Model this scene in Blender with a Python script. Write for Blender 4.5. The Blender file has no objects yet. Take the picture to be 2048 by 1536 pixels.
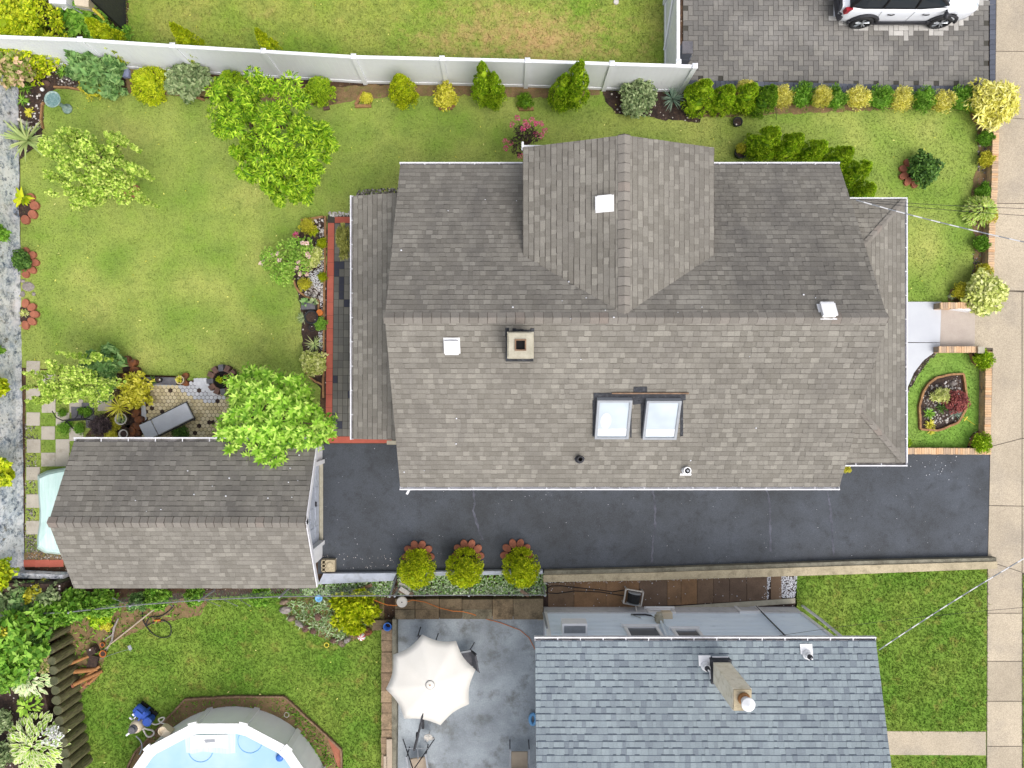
import bpy, bmesh, math, random
import numpy as np
from mathutils import Vector, Matrix

scene = bpy.context.scene
COL = scene.collection
R = math.radians
random.seed(7)

# ------------------------------------------------------------------ camera
CAM_H = 22.0            # drone height over the yard, metres
F, NX, NY = 1422.0, 1012.0, 776.0   # focal length and nadir in the 2048 px photograph
cam_d = bpy.data.cameras.new("camera"); cam = bpy.data.objects.new("camera", cam_d)
COL.objects.link(cam); scene.camera = cam
cam.location = (0, 0, CAM_H); cam.rotation_euler = (0, 0, 0)
cam_d.sensor_width = 36.0; cam_d.lens = 36.0 * F / 2048.0
cam_d.shift_x = (1024 - NX) / 2048.0; cam_d.shift_y = -(768 - NY) / 2048.0
cam_d.clip_end = 2000

# ------------------------------------------------------------------ sky, sun, exposure
SUN_EL, SUN_AZ = 58.0, 142.0         # azimuth from image-up, clockwise: light from the bottom of the picture
w = bpy.data.worlds.new("World"); scene.world = w; w.use_nodes = True
nt = w.node_tree
sky = nt.nodes.new("ShaderNodeTexSky"); sky.sky_type = 'NISHITA'; sky.sun_disc = False
sky.sun_elevation = R(SUN_EL); sky.sun_rotation = R(SUN_AZ)
sky.dust_density = 5.0; sky.air_density = 1.0; sky.ozone_density = 1.0
hs = nt.nodes.new("ShaderNodeHueSaturation"); hs.inputs["Saturation"].default_value = 0.35   # overcast: a nearly white sky
nt.links.new(sky.outputs[0], hs.inputs["Color"]); nt.links.new(hs.outputs[0], nt.nodes["Background"].inputs[0])
nt.nodes["Background"].inputs[1].default_value = 0.15
sd = bpy.data.lights.new("sun", 'SUN'); so = bpy.data.objects.new("sun", sd); COL.objects.link(so)
sd.energy = 0.5; sd.angle = R(50); sd.color = (1.0, 0.95, 0.88)
_d = Vector((math.sin(R(SUN_AZ)) * math.cos(R(SUN_EL)), math.cos(R(SUN_AZ)) * math.cos(R(SUN_EL)), math.sin(R(SUN_EL))))
so.rotation_euler = (-_d).to_track_quat('-Z', 'Y').to_euler(); so.location = _d * 60
scene.view_settings.view_transform = 'Standard'; scene.view_settings.look = 'None'
scene.view_settings.exposure = 0.78; scene.view_settings.gamma = 1.0
scene.view_settings.use_curve_mapping = False

# ------------------------------------------------------------------ small helpers
def P(px, py, z=0.0):
    k = (CAM_H - z) / F
    return Vector(((px - NX) * k, (NY - py) * k, z))
def G2(px, py, z=0.0):
    v = P(px, py, z); return (v.x, v.y)
def poly(pts, z=0.0):
    return [G2(x, y, z) for x, y in pts]
def lin(c):
    c /= 255.0
    return c / 12.92 if c <= 0.04045 else ((c + 0.055) / 1.055) ** 2.4
def S(r, g, b, k=0.85):
    return (lin(r) * k, lin(g) * k, lin(b) * k, 1.0)
def tag(o, label=None, cat=None, group=None, kind=None):
    if label: o["label"] = label
    if cat: o["category"] = cat
    if group: o["group"] = group
    if kind: o["kind"] = kind
    return o
def empty(name, loc=(0, 0, 0), rz=0.0, label=None, cat=None, group=None):
    o = bpy.data.objects.new(name, None); COL.objects.link(o)
    o.location = loc; o.rotation_euler = (0, 0, rz); o.empty_display_size = 0.1
    return tag(o, label, cat, group)
def copy_tree(o, parent=None, kids=None):
    c = o.copy(); COL.objects.link(c)
    if parent is not None: c.parent = parent
    for ch in list(o.children): copy_tree(ch, c)
    return c

class MB:
    """collects geometry for ONE mesh object"""
    def __init__(s): s.v = []; s.f = []; s.m = []; s.cur = 0
    def add(s, vs, fs, m=None):
        b = len(s.v); s.v.extend([tuple(v) for v in vs])
        mm = s.cur if m is None else m
        for f in fs: s.f.append(tuple(b + i for i in f)); s.m.append(mm)
        return s
    def box(s, c, size, rz=0.0, rot=None, m=None):
        hx, hy, hz = size[0] / 2, size[1] / 2, size[2] / 2
        M = rot if rot is not None else Matrix.Rotation(rz, 3, 'Z')
        c = Vector(c)
        vs = [c + M @ Vector((x * hx, y * hy, z * hz)) for x in (-1, 1) for y in (-1, 1) for z in (-1, 1)]
        fs = [(0, 1, 3, 2), (4, 6, 7, 5), (0, 4, 5, 1), (2, 3, 7, 6), (0, 2, 6, 4), (1, 5, 7, 3)]
        return s.add(vs, fs, m)
    def box2(s, x0, x1, y0, y1, z0, z1, m=None):
        return s.box(((x0 + x1) / 2, (y0 + y1) / 2, (z0 + z1) / 2), (abs(x1 - x0), abs(y1 - y0), abs(z1 - z0)), m=m)
    def prism(s, pts, z0, z1, m=None, cap_bottom=True):
        a = sum(pts[i][0] * pts[(i + 1) % len(pts)][1] - pts[(i + 1) % len(pts)][0] * pts[i][1] for i in range(len(pts)))
        if a < 0: pts = pts[::-1]
        n = len(pts)
        vs = [(x, y, z0) for x, y in pts] + [(x, y, z1) for x, y in pts]
        fs = [tuple(range(n, 2 * n))] + [(i, (i + 1) % n, n + (i + 1) % n, n + i) for i in range(n)]
        if cap_bottom: fs.append(tuple(range(n - 1, -1, -1)))
        return s.add(vs, fs, m)
    def flat(s, pts, z, m=None):
        a = sum(pts[i][0] * pts[(i + 1) % len(pts)][1] - pts[(i + 1) % len(pts)][0] * pts[i][1] for i in range(len(pts)))
        if a < 0: pts = pts[::-1]
        return s.add([(x, y, z) for x, y in pts], [tuple(range(len(pts)))], m)
    def tube(s, pts, r, seg=6, m=None, cap=True):
        pts = [Vector(p) for p in pts]; n = len(pts)
        rs = r if isinstance(r, (list, tuple)) else [r] * n
        vs = []; up = Vector((0.13, 0.21, 1)).normalized()
        for i, p in enumerate(pts):
            d = (pts[min(i + 1, n - 1)] - pts[max(i - 1, 0)])
            if d.length < 1e-9: d = Vector((0, 0, 1))
            d.normalize(); ref = up if abs(d.dot(up)) < 0.95 else Vector((1, 0, 0))
            a = d.cross(ref).normalized(); b = d.cross(a)
            for k in range(seg):
                t = 2 * math.pi * k / seg
                vs.append(p + (a * math.cos(t) + b * math.sin(t)) * rs[i])
        fs = []
        for i in range(n - 1):
            for k in range(seg):
                fs.append((i * seg + k, i * seg + (k + 1) % seg, (i + 1) * seg + (k + 1) % seg, (i + 1) * seg + k))
        if cap: fs.append(tuple(range(seg - 1, -1, -1))); fs.append(tuple((n - 1) * seg + k for k in range(seg)))
        return s.add(vs, fs, m)
    def lathe(s, prof, c=(0, 0, 0), seg=20, m=None, sx=1.0, sy=1.0, rz=0.0, rot=None):
        vs = []; c = Vector(c); M = rot if rot is not None else Matrix.Rotation(rz, 3, 'Z')
        for r, z in prof:
            for k in range(seg):
                t = 2 * math.pi * k / seg
                vs.append(c + M @ Vector((r * math.cos(t) * sx, r * math.sin(t) * sy, z)))
        fs = []
        for i in range(len(prof) - 1):
            for k in range(seg):
                fs.append((i * seg + k, i * seg + (k + 1) % seg, (i + 1) * seg + (k + 1) % seg, (i + 1) * seg + k))
        fs.append(tuple(range(seg - 1, -1, -1))); fs.append(tuple((len(prof) - 1) * seg + k for k in range(seg)))
        return s.add(vs, fs, m)
    def ball(s, c, r, seg=12, rings=8, m=None, jit=0.0, rng=None):
        rr = r if isinstance(r, (list, tuple)) else (r, r, r)
        c = Vector(c); vs = []; fs = []
        for i in range(rings + 1):
            ph = math.pi * i / rings
            for k in range(seg):
                t = 2 * math.pi * k / seg
                j = 1 + (rng.uniform(-jit, jit) if rng else 0)
                vs.append(c + Vector((rr[0] * math.sin(ph) * math.cos(t) * j, rr[1] * math.sin(ph) * math.sin(t) * j, -rr[2] * math.cos(ph) * j)))
        for i in range(rings):
            for k in range(seg):
                fs.append((i * seg + k, i * seg + (k + 1) % seg, (i + 1) * seg + (k + 1) % seg, (i + 1) * seg + k))
        return s.add(vs, fs, m)
    def build(s, name, mats, parent=None, smooth=False, loc=None):
        me = bpy.data.meshes.new(name)
        off = Vector(loc) if loc is not None else Vector((0, 0, 0))
        me.from_pydata([tuple(Vector(v) - off) for v in s.v] if loc is not None else s.v, [], s.f)
        mats = mats if isinstance(mats, (list, tuple)) else [mats]
        for mt in mats: me.materials.append(mt)
        if len(mats) > 1: me.polygons.foreach_set("material_index", s.m)
        if smooth: me.polygons.foreach_set("use_smooth", [True] * len(me.polygons))
        me.update()
        o = bpy.data.objects.new(name, me); COL.objects.link(o)
        if loc is not None: o.location = off
        if parent is not None: o.parent = parent
        return o

def part(mb, name, mats, root, smooth=False):
    """geometry given in world coordinates, parented under an un-rotated root empty"""
    o = mb.build(name, mats, root, smooth)
    o.location = -root.location if root.parent is None else (0, 0, 0)
    return o
def mesh_np(name, verts, faces, mats, parent=None):
    """verts (N,3), faces (M,k) as numpy arrays"""
    me = bpy.data.meshes.new(name); k = faces.shape[1]
    me.vertices.add(len(verts)); me.vertices.foreach_set("co", verts.astype(np.float32).ravel())
    me.loops.add(faces.size); me.loops.foreach_set("vertex_index", faces.astype(np.int32).ravel())
    me.polygons.add(len(faces)); me.polygons.foreach_set("loop_start", np.arange(0, faces.size, k, dtype=np.int32))
    me.polygons.foreach_set("loop_total", np.full(len(faces), k, dtype=np.int32))
    for mt in (mats if isinstance(mats, (list, tuple)) else [mats]): me.materials.append(mt)
    me.update(calc_edges=True); me.validate()
    o = bpy.data.objects.new(name, me); COL.objects.link(o)
    if parent is not None: o.parent = parent
    return o

# ------------------------------------------------------------------ materials
class N:
    def __init__(s, name):
        s.mat = bpy.data.materials.new(name); s.mat.use_nodes = True
        s.t = s.mat.node_tree; s.b = s.t.nodes["Principled BSDF"]; s.out = s.t.nodes["Material Output"]
        s._pos = None
    def n(s, typ, **kw):
        x = s.t.nodes.new(typ)
        for k, v in kw.items():
            if k in x.inputs: s.set(x.inputs[k], v)
            else: setattr(x, k, v)
        return x
    def set(s, inp, v):
        if isinstance(v, bpy.types.NodeSocket): s.t.links.new(v, inp)
        else: inp.default_value = v
    def pos(s):
        if s._pos is None: s._pos = s.n("ShaderNodeNewGeometry")
        return s._pos.outputs["Position"]
    def rnd(s):
        s.pos(); return s._pos.outputs["Random Per Island"]
    def noise(s, scale, detail=4, rough=0.6, vec=None, stretch=None, seed=None):
        v = vec if vec is not None else s.pos()
        if stretch is not None:
            mp = s.n("ShaderNodeMapping", Vector=v, Scale=stretch); v = mp.outputs[0]
        x = s.n("ShaderNodeTexNoise", Vector=v, Scale=scale, Detail=detail, Roughness=rough)
        return x.outputs["Fac"]
    def rng(s, v, a, b, lo=0.0, hi=1.0):
        x = s.n("ShaderNodeMapRange"); s.set(x.inputs["Value"], v)
        for k, q in (("From Min", a), ("From Max", b), ("To Min", lo), ("To Max", hi)): x.inputs[k].default_value = q
        x.clamp = True
        return x.outputs[0]
    def mix(s, f, a, b, mode='MIX'):
        x = s.n("ShaderNodeMix", data_type='RGBA', blend_type=mode)
        s.set(x.inputs[0], f); s.set(x.inputs[6], a); s.set(x.inputs[7], b)
        return x.outputs[2]
    def math(s, op, a, b=0.0):
        x = s.n("ShaderNodeMath", operation=op); s.set(x.inputs[0], a); s.set(x.inputs[1], b); return x.outputs[0]
    def ramp(s, f, stops, interp='LINEAR'):
        x = s.n("ShaderNodeValToRGB"); s.set(x.inputs[0], f); e = x.color_ramp.elements; x.color_ramp.interpolation = interp
        while len(e) < len(stops): e.new(0.5)
        for i, (p, c) in enumerate(stops): e[i].position = p; e[i].color = c
        return x.outputs[0]
    def bump(s, h, strength=0.4, dist=0.02):
        x = s.n("ShaderNodeBump", Strength=strength, Distance=dist); s.set(x.inputs["Height"], h)
        s.t.links.new(x.outputs[0], s.b.inputs["Normal"])
    def done(s, color, rough=0.8, spec=0.3, metal=0.0):
        s.set(s.b.inputs["Base Color"], color); s.set(s.b.inputs["Roughness"], rough)
        s.b.inputs["Specular IOR Level"].default_value = spec; s.b.inputs["Metallic"].default_value = metal
        return s.mat

def m_plain(name, c, rough=0.6, var=0.12, scale=6.0, spec=0.35, metal=0.0, bump=0.0):
    x = N(name)
    f = x.noise(scale, 5, 0.65)
    dark = tuple(v * (1 - var) for v in c[:3]) + (1,); lite = tuple(min(1, v * (1 + var)) for v in c[:3]) + (1,)
    if bump: x.bump(x.noise(scale * 6, 4), bump, 0.01)
    return x.done(x.mix(x.rng(f, 0.3, 0.7), dark, lite), x.rng(x.noise(scale * 2.3, 3), 0.3, 0.7, max(0.05, rough - 0.08), min(1, rough + 0.08)), spec, metal)

def m_stain(name, c1, c2, scale=1.2, c3=None, scale3=8.0, amt3=0.5, grain=60.0, gamt=0.25, speck=None, rough=0.85, bump=0.3, spec=0.25, stretch=None, lo=0.35, hi=0.65, lo3=0.5, hi3=0.7):
    x = N(name)
    col = x.mix(x.rng(x.noise(scale, 6, 0.62, stretch=stretch), lo, hi), c1, c2)
    if c3: col = x.mix(x.math('MULTIPLY', x.rng(x.noise(scale3, 6, 0.68, stretch=stretch), lo3, hi3), amt3), col, c3)
    g = x.noise(grain, 3, 0.7)
    v = x.rng(g, 0.3, 0.7, 1 - gamt, 1 + gamt)
    col = x.mix(1.0, col, v, 'MULTIPLY')
    if speck:
        sc, sscale, thr = speck
        vo = x.n("ShaderNodeTexVoronoi", Vector=x.pos(), Scale=sscale)
        cell = x.n("ShaderNodeSeparateColor"); x.t.links.new(vo.outputs["Color"], cell.inputs[0])
        near = x.math('LESS_THAN', vo.outputs["Distance"], x.math('MULTIPLY', cell.outputs[0], thr))
        pick = x.math('GREATER_THAN', cell.outputs[1], 0.72)
        col = x.mix(x.math('MULTIPLY', near, pick), col, sc)
    if bump: x.bump(g, bump, 0.008)
    return x.done(col, rough, spec)

def m_island(name, stops, noise_amt=0.3, nscale=1.0, grain=70.0, gamt=0.2, rough=0.9, stain=None, interp='LINEAR', spec=0.2, stretch=None, trans=0.0, bump=0.25):
    """one colour per loose piece (shingle, leaf, paver, brick), plus soft staining"""
    x = N(name)
    col = x.ramp(x.rnd(), stops, interp)
    col = x.mix(1.0, col, x.rng(x.noise(nscale, 5, 0.6), 0.3, 0.7, 1 - noise_amt, 1 + noise_amt), 'MULTIPLY')
    if stain:
        c, sc, lo, hi, amt = stain
        col = x.mix(x.math('MULTIPLY', x.rng(x.noise(sc, 6, 0.65, stretch=stretch), lo, hi), amt), col, c)
    if gamt:
        g = x.noise(grain, 3, 0.7); col = x.mix(1.0, col, x.rng(g, 0.3, 0.7, 1 - gamt, 1 + gamt), 'MULTIPLY')
        if bump: x.bump(g, bump, 0.006)
    x.done(col, rough, spec)
    if trans:
        t = x.n("ShaderNodeBsdfTranslucent"); x.t.links.new(x.b.inputs["Base Color"].links[0].from_socket, t.inputs[0])
        mx = x.n("ShaderNodeMixShader"); mx.inputs[0].default_value = trans
        x.t.links.new(x.b.outputs[0], mx.inputs[1]); x.t.links.new(t.outputs[0], mx.inputs[2]); x.t.links.new(mx.outputs[0], x.out.inputs[0])
    return x.mat
def m_leaf(name, dark, mid, light, var=0.25, nscale=2.5, rough=0.55, trans=0.25, spec=0.25):
    return m_island(name, [(0.0, dark), (0.45, mid), (1.0, light)], var, nscale, gamt=0.0, rough=rough, trans=trans, spec=spec)

def m_lawn(name, green, yellow, deep, dead=None, dead_at=None):
    x = N(name)
    a = x.rng(x.noise(0.55, 5, 0.6), 0.38, 0.64); b = x.rng(x.noise(2.2, 5, 0.65), 0.4, 0.68)
    col = x.mix(a, green, yellow); col = x.mix(x.math('MULTIPLY', b, 0.55), col, deep)
    col = x.mix(1.0, col, x.rng(x.noise(26, 3, 0.7), 0.3, 0.7, 0.72, 1.28), 'MULTIPLY')
    if dead:
        f = x.math('MULTIPLY', x.rng(x.noise(1.7, 7, 0.72), 0.54, 0.72), 0.7)
        if dead_at:
            cx, cy, rx, ry = dead_at
            sx = x.n("ShaderNodeSeparateXYZ"); x.t.links.new(x.pos(), sx.inputs[0])
            dx = x.math('DIVIDE', x.math('SUBTRACT', sx.outputs[0], cx), rx); dy = x.math('DIVIDE', x.math('SUBTRACT', sx.outputs[1], cy), ry)
            d = x.math('SQRT', x.math('ADD', x.math('MULTIPLY', dx, dx), x.math('MULTIPLY', dy, dy)))
            n2 = x.math('ADD', x.math('MULTIPLY', d, 0.4), x.math('MULTIPLY', x.noise(2.0, 8, 0.8), 1.5))
            f = x.math('MAXIMUM', x.math('MULTIPLY', f, 0.45), x.math('MULTIPLY', x.rng(n2, 1.1, 0.72), 0.9))
        col = x.mix(f, col, dead)
    r = x.rng(x.rnd(), 0, 1, 0.8, 1.2)
    col = x.mix(1.0, col, r, 'MULTIPLY')
    return x.done(col, 0.85, 0.15)

# ------------------------------------------------------------------ foliage
def unit(a): return a / np.maximum(np.linalg.norm(a, axis=1, keepdims=True), 1e-9)
def leaves_at(p, d, n, L, W, rng, fold=0.15):
    s = unit(np.cross(d, n)); nn = unit(np.cross(s, d)); k = len(p)
    Ls = (L * rng.uniform(0.7, 1.3, k))[:, None]; Ws = (W * rng.uniform(0.75, 1.25, k))[:, None]
    v = np.stack([p - d * Ls * 0.5, p + s * Ws * 0.5 + nn * Ws * fold, p + d * Ls * 0.5, p - s * Ws * 0.5 + nn * Ws * fold], 1)
    return v.reshape(-1, 3)
def clump_leaves(rng, cen, rad, per, L, W, mode, upbias=0.75):
    c = np.repeat(cen, per, 0); r = np.repeat(rad, per, 0); k = len(c)
    u = unit(rng.normal(size=(k, 3))); fl = rng.random(k) < upbias; u[fl, 2] = np.abs(u[fl, 2])
    p = c + r * u * rng.uniform(0.7, 1.08, (k, 1)); rn = rng.normal(size=(k, 3))
    up = np.array([0, 0, 1.0])
    if mode == 'spray':
        d = unit(u * 0.7 + up * 0.55 + rn * 0.35); n = rng.normal(size=(k, 3))
    elif mode == 'droop':
        h = u.copy(); h[:, 2] *= 0.25; d = unit(h * 0.9 + rn * 0.45 - up * 0.25); n = unit(up * 0.9 + u * 0.5 + rng.normal(size=(k, 3)) * 0.45)
    else:
        d = unit(u * 0.45 + rn * 0.6); n = unit(u * 0.6 + up * 0.7 + rng.normal(size=(k, 3)) * 0.45)
    return leaves_at(p, d, n, L, W, rng)
OCT = None
def core_balls(cen, rad, k=0.72):
    global OCT
    if OCT is None:
        bm = bmesh.new(); bmesh.ops.create_icosphere(bm, subdivisions=1, radius=1)
        bm.verts.ensure_lookup_table(); OCT = (np.array([v.co[:] for v in bm.verts]), np.array([[q.index for q in f.verts] for f in bm.faces])); bm.free()
    V, Fc = OCT; vs = (cen[:, None, :] + V[None] * rad[:, None, :] * k).reshape(-1, 3)
    fs = (np.arange(len(cen)) * len(V))[:, None, None] + Fc[None]
    fs = fs.reshape(-1, 3); fs = np.concatenate([fs, fs[:, 2:3]], 1)
    return vs, fs
def join_np(lv, cores=None):
    nq = len(lv) // 4; fq = np.arange(nq * 4).reshape(-1, 4)
    if cores is None: return lv, fq, None
    cv, cf = cores
    return np.concatenate([lv, cv]), fq, cf[:, :3] + len(lv)
def foliage_mesh(name, lv, cores, mat):
    v, fq, ft = join_np(lv, cores)
    me = bpy.data.meshes.new(name)
    nl = fq.size + (ft.size if ft is not None else 0)
    me.vertices.add(len(v)); me.vertices.foreach_set("co", v.astype(np.float32).ravel())
    idx = fq.ravel() if ft is None else np.concatenate([fq.ravel(), ft.ravel()])
    me.loops.add(nl); me.loops.foreach_set("vertex_index", idx.astype(np.int32))
    nf = len(fq) + (len(ft) if ft is not None else 0)
    st = np.arange(0, fq.size, 4); tt = np.full(len(fq), 4)
    if ft is not None: st = np.concatenate([st, fq.size + np.arange(0, ft.size, 3)]); tt = np.concatenate([tt, np.full(len(ft), 3)])
    me.polygons.add(nf); me.polygons.foreach_set("loop_start", st.astype(np.int32)); me.polygons.foreach_set("loop_total", tt.astype(np.int32))
    me.materials.append(mat); me.update(calc_edges=True); me.validate()
    return me
def link_mesh(name, me, loc=(0, 0, 0), parent=None, scale=(1, 1, 1), rz=0.0):
    o = bpy.data.objects.new(name, me); COL.objects.link(o); o.location = loc; o.scale = scale; o.rotation_euler = (0, 0, rz)
    if parent is not None: o.parent = parent
    return o

def egg_r(t, tip=0.75):      # radius of an upright conifer at height fraction t
    if tip > 0.8: return np.minimum(1, 0.45 + (t / .22) * .55) * np.clip(1 - np.clip(t, 0, 1) ** 1.5, 0, 1) ** 0.8
    return np.sin(np.pi * np.clip(0.16 + 0.84 * t, 0, 1) ** tip) ** 0.75
def conifer_mesh(name, seed, mat, Rr=0.45, H=1.8, clumps=150, per=46, L=0.058, W=0.024, lead=None, tip=0.75):
    rng = np.random.default_rng(seed)
    t = rng.random(clumps) ** 0.85; a = rng.uniform(0, 2 * np.pi, clumps)
    rr = egg_r(t, tip) * Rr * rng.uniform(0.80, 0.95, clumps)
    cen = np.stack([rr * np.cos(a), rr * np.sin(a), 0.04 + t * H * 0.93], 1)
    cr = Rr * rng.uniform(0.14, 0.21, clumps); cr = cr * (1.0 - (0.6 if tip > .8 else 0.35) * t)
    rad = np.stack([cr, cr, cr * 1.5], 1)
    if lead:
        lx, ly, lh = lead; k = 24; tt = rng.random(k)
        c2 = np.stack([lx + rng.normal(0, 0.06, k), ly + rng.normal(0, 0.06, k), H * 0.4 + tt * (lh - H * 0.4)], 1)
        cen = np.concatenate([cen, c2]); q = Rr * 0.3 * (1.05 - 0.7 * tt); rad = np.concatenate([rad, np.stack([q, q, q * 1.6], 1)])
    lv = clump_leaves(rng, cen, rad, per, L, W, 'spray', 0.85)
    tt = np.linspace(0.02, 0.95, 9); cc = np.stack([0 * tt, 0 * tt, tt * H], 1); q = egg_r(tt, tip) * Rr * 0.98
    cores = core_balls(cc, np.stack([q, q, np.full(9, H * 0.09)], 1), 0.66)
    return foliage_mesh(name, lv, cores, mat)
def ball_mesh(name, seed, mat, Rr=0.3, H=0.5, clumps=60, per=32, L=0.06, W=0.026, mode='spray', rough=1.0, corek=0.8):
    rng = np.random.default_rng(seed)
    u = unit(rng.normal(size=(clumps, 3))); u[:, 2] = np.abs(u[:, 2]) * 1.1 - 0.15
    cen = u * np.array([Rr, Rr, H * 0.55]) * rng.uniform(0.6 - 0.15 * rough, 0.82 + 0.12 * rough, (clumps, 1)) + np.array([0, 0, H * 0.45])
    cr = Rr * rng.uniform(0.18, 0.34, clumps); rad = np.stack([cr, cr, cr], 1)
    lv = clump_leaves(rng, cen, rad, per, L, W, mode, 0.8)
    cores = core_balls(np.array([[0, 0, H * 0.42]]), np.array([[Rr, Rr, H * 0.5]]), corek)
    return foliage_mesh(name, lv, cores, mat)
def blade_rosette(mb, c, n, Lr, W, el=(0.15, 1.0), rng=random, droop=0.4, m=None, seg=4):
    c = Vector(c)
    for i in range(n):
        a = rng.uniform(0, 2 * math.pi); e = rng.uniform(*el); L = Lr * rng.uniform(0.75, 1.1)
        h = Vector((math.cos(a), math.sin(a), 0)); s = Vector((-h.y, h.x, 0)); vs = []; z = c.z; x = 0
        for k in range(seg + 1):
            t = k / seg; ang = e - droop * t * t * 1.6
            if k: x += L / seg * math.cos(ang); z += L / seg * math.sin(ang)
            p = Vector((c.x, c.y, 0)) + h * (0.02 + x); p.z = z
            wv = W * (0.55 + 0.9 * t) * (1 - t) * 1.7 + (0.002 if k == seg else 0.0)
            vs += [p + s * wv * 0.5, p - s * wv * 0.5]
        mb.add(vs, [(2 * k, 2 * k + 1, 2 * k + 3, 2 * k + 2) for k in range(seg)], m)
    return mb
def flat_leaf(mb, p, d, n, L, W, m=None):
    """broad leaf with a rim row: rim faces take slot m+1 (pale margin)"""
    p, d, n = Vector(p), Vector(d).normalized(), Vector(n).normalized(); s = d.cross(n).normalized(); n = s.cross(d)
    b = p; t = p + d * L
    mid = [p + d * L * q + n * L * (0.10 * math.sin(q * 3.1)) for q in (0.3, 0.65)]
    ri = [mid[0] + s * W * 0.30, mid[1] + s * W * 0.26]; li = [mid[0] - s * W * 0.30, mid[1] - s * W * 0.26]
    ro = [mid[0] + s * W * 0.5, mid[1] + s * W * 0.42]; lo_ = [mid[0] - s * W * 0.5, mid[1] - s * W * 0.42]
    vs = [b] + ri + [p + d * L * 0.9] + li[::-1] + ro + [t] + lo_[::-1]
    # 0 b,1 r0,2 r1,3 it,4 l1,5 l0,6 R0,7 R1,8 t,9 L1,10 L0
    mb.add(vs, [(0, 1, 2, 3, 4, 5)], m or 0)
    mb.add(vs, [(0, 6, 1), (1, 6, 7, 2), (2, 7, 8, 3), (3, 8, 9, 4), (4, 9, 10, 5), (5, 10, 0)], (m or 0) + 1)

def inside(pts, pg):
    x, y = pts[:, 0], pts[:, 1]; c = np.zeros(len(pts), bool); n = len(pg)
    for i in range(n):
        x1, y1 = pg[i]; x2, y2 = pg[(i + 1) % n]
        with np.errstate(divide='ignore', invalid='ignore'):
            t = ((y1 > y) != (y2 > y)) & (x < (x2 - x1) * (y - y1) / (y2 - y1 + 1e-12) + x1)
        c ^= t
    return c
def scatter(pg, dens, rng, excl=()):
    a = np.array(pg); lo, hi = a.min(0), a.max(0); n = int(dens * np.prod(hi - lo))
    q = rng.uniform(lo, hi, (n, 2)); k = inside(q, pg)
    for e in excl: k &= ~inside(q, e)
    return q[k]
def grass(name, pg, mat, dens, seed, excl=(), z=0.0, h=(0.02, 0.05), wd=0.012, label=None):
    rng = np.random.default_rng(seed); q = scatter(pg, dens, rng, excl); k = len(q)
    a = rng.uniform(0, 2 * np.pi, k); b = rng.uniform(0, 2 * np.pi, k); hh = rng.uniform(*h, k); ln = rng.uniform(0.5, 1.5, k) * hh
    w_ = wd * rng.uniform(0.7, 1.3, k)
    v = np.zeros((k, 3, 3))
    v[:, 0, 0] = q[:, 0] - np.cos(a) * w_; v[:, 0, 1] = q[:, 1] - np.sin(a) * w_; v[:, 0, 2] = z
    v[:, 1, 0] = q[:, 0] + np.cos(a) * w_; v[:, 1, 1] = q[:, 1] + np.sin(a) * w_; v[:, 1, 2] = z
    v[:, 2, 0] = q[:, 0] + np.cos(b) * ln; v[:, 2, 1] = q[:, 1] + np.sin(b) * ln; v[:, 2, 2] = z + hh
    o = mesh_np(name, v.reshape(-1, 3), np.arange(3 * k).reshape(-1, 3), mat)
    return tag(o, label, "grass", None, "stuff")
def pebbles(name, pg, mats, dens, seed, size=(0.015, 0.04), z=0.0, excl=(), label=None, cat="gravel", flat=0.6):
    rng = np.random.default_rng(seed); q = scatter(pg, dens, rng, excl); k = len(q)
    r = rng.uniform(*size, k)
    cen = np.stack([q[:, 0], q[:, 1], z + r * 0.3], 1); rad = np.stack([r * rng.uniform(0.7, 1.3, k), r * rng.uniform(0.7, 1.3, k), r * flat], 1)
    vs, fs = core_balls(cen, rad, 1.0)
    o = mesh_np(name, vs, fs[:, :3], mats)
    return tag(o, label, cat, None, "stuff")

# ------------------------------------------------------------------ material set
M = {}
M['soil'] = m_stain("soil", S(92, 70, 52), S(58, 44, 36), 2.2, S(120, 92, 66), 7, 0.6, 40, 0.4, (S(190, 180, 165), 16, 0.28))
M['mulch'] = m_stain("mulch", S(74, 58, 52), S(46, 38, 36), 3.0, S(105, 84, 66), 11, 0.7, 38, 0.45, (S(200, 192, 186), 11, 0.34))
M['clay'] = m_stain("clay", S(144, 116, 86), S(116, 96, 68), 3.0, S(98, 112, 50), 5, 0.7, 40, 0.35)
M['lawn'] = m_lawn("lawn", S(120, 144, 60, 1.0), S(162, 166, 90, 1.0), S(88, 118, 48, 1.0))
M['lawn_dry'] = m_lawn("lawn_dry", S(120, 146, 52, 1.0), S(158, 158, 82, 1.0), S(78, 114, 38, 1.0), S(178, 148, 102, 1.0), (G2(1050, 76)[0], G2(1050, 76)[1], 4.2, 1.3))
M['lawn_front'] = m_lawn("lawn_front", S(110, 148, 58, 1.0), S(136, 158, 78, 1.0), S(84, 124, 46, 1.0))
M['lawn_rich'] = m_lawn("lawn_rich", S(100, 134, 46, 1.0), S(128, 146, 62, 1.0), S(74, 112, 36, 1.0), S(148, 132, 72, 1.0))
M['asphalt'] = m_stain("asphalt", S(57, 60, 64, 1.0), S(74, 79, 87, 1.0), 0.4, S(47, 49, 52, 1.0), 2.5, 0.6, 55, 0.38, (S(190, 190, 186), 9, 0.07), 0.7, 0.35)
M['crack'] = m_stain("crack", S(104, 106, 118), S(70, 72, 80), 3.0, grain=60)
M['sidewalk'] = m_island("sidewalk", [(0, S(192, 179, 158)), (0.5, S(185, 172, 152)), (1, S(175, 163, 144))], 0.1, 0.7, 34, 0.28, 0.9, (S(150, 142, 132), 0.6, 0.5, 0.72, 0.6))
M['joint'] = m_plain("joint", S(96, 88, 78), 0.95)
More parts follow.
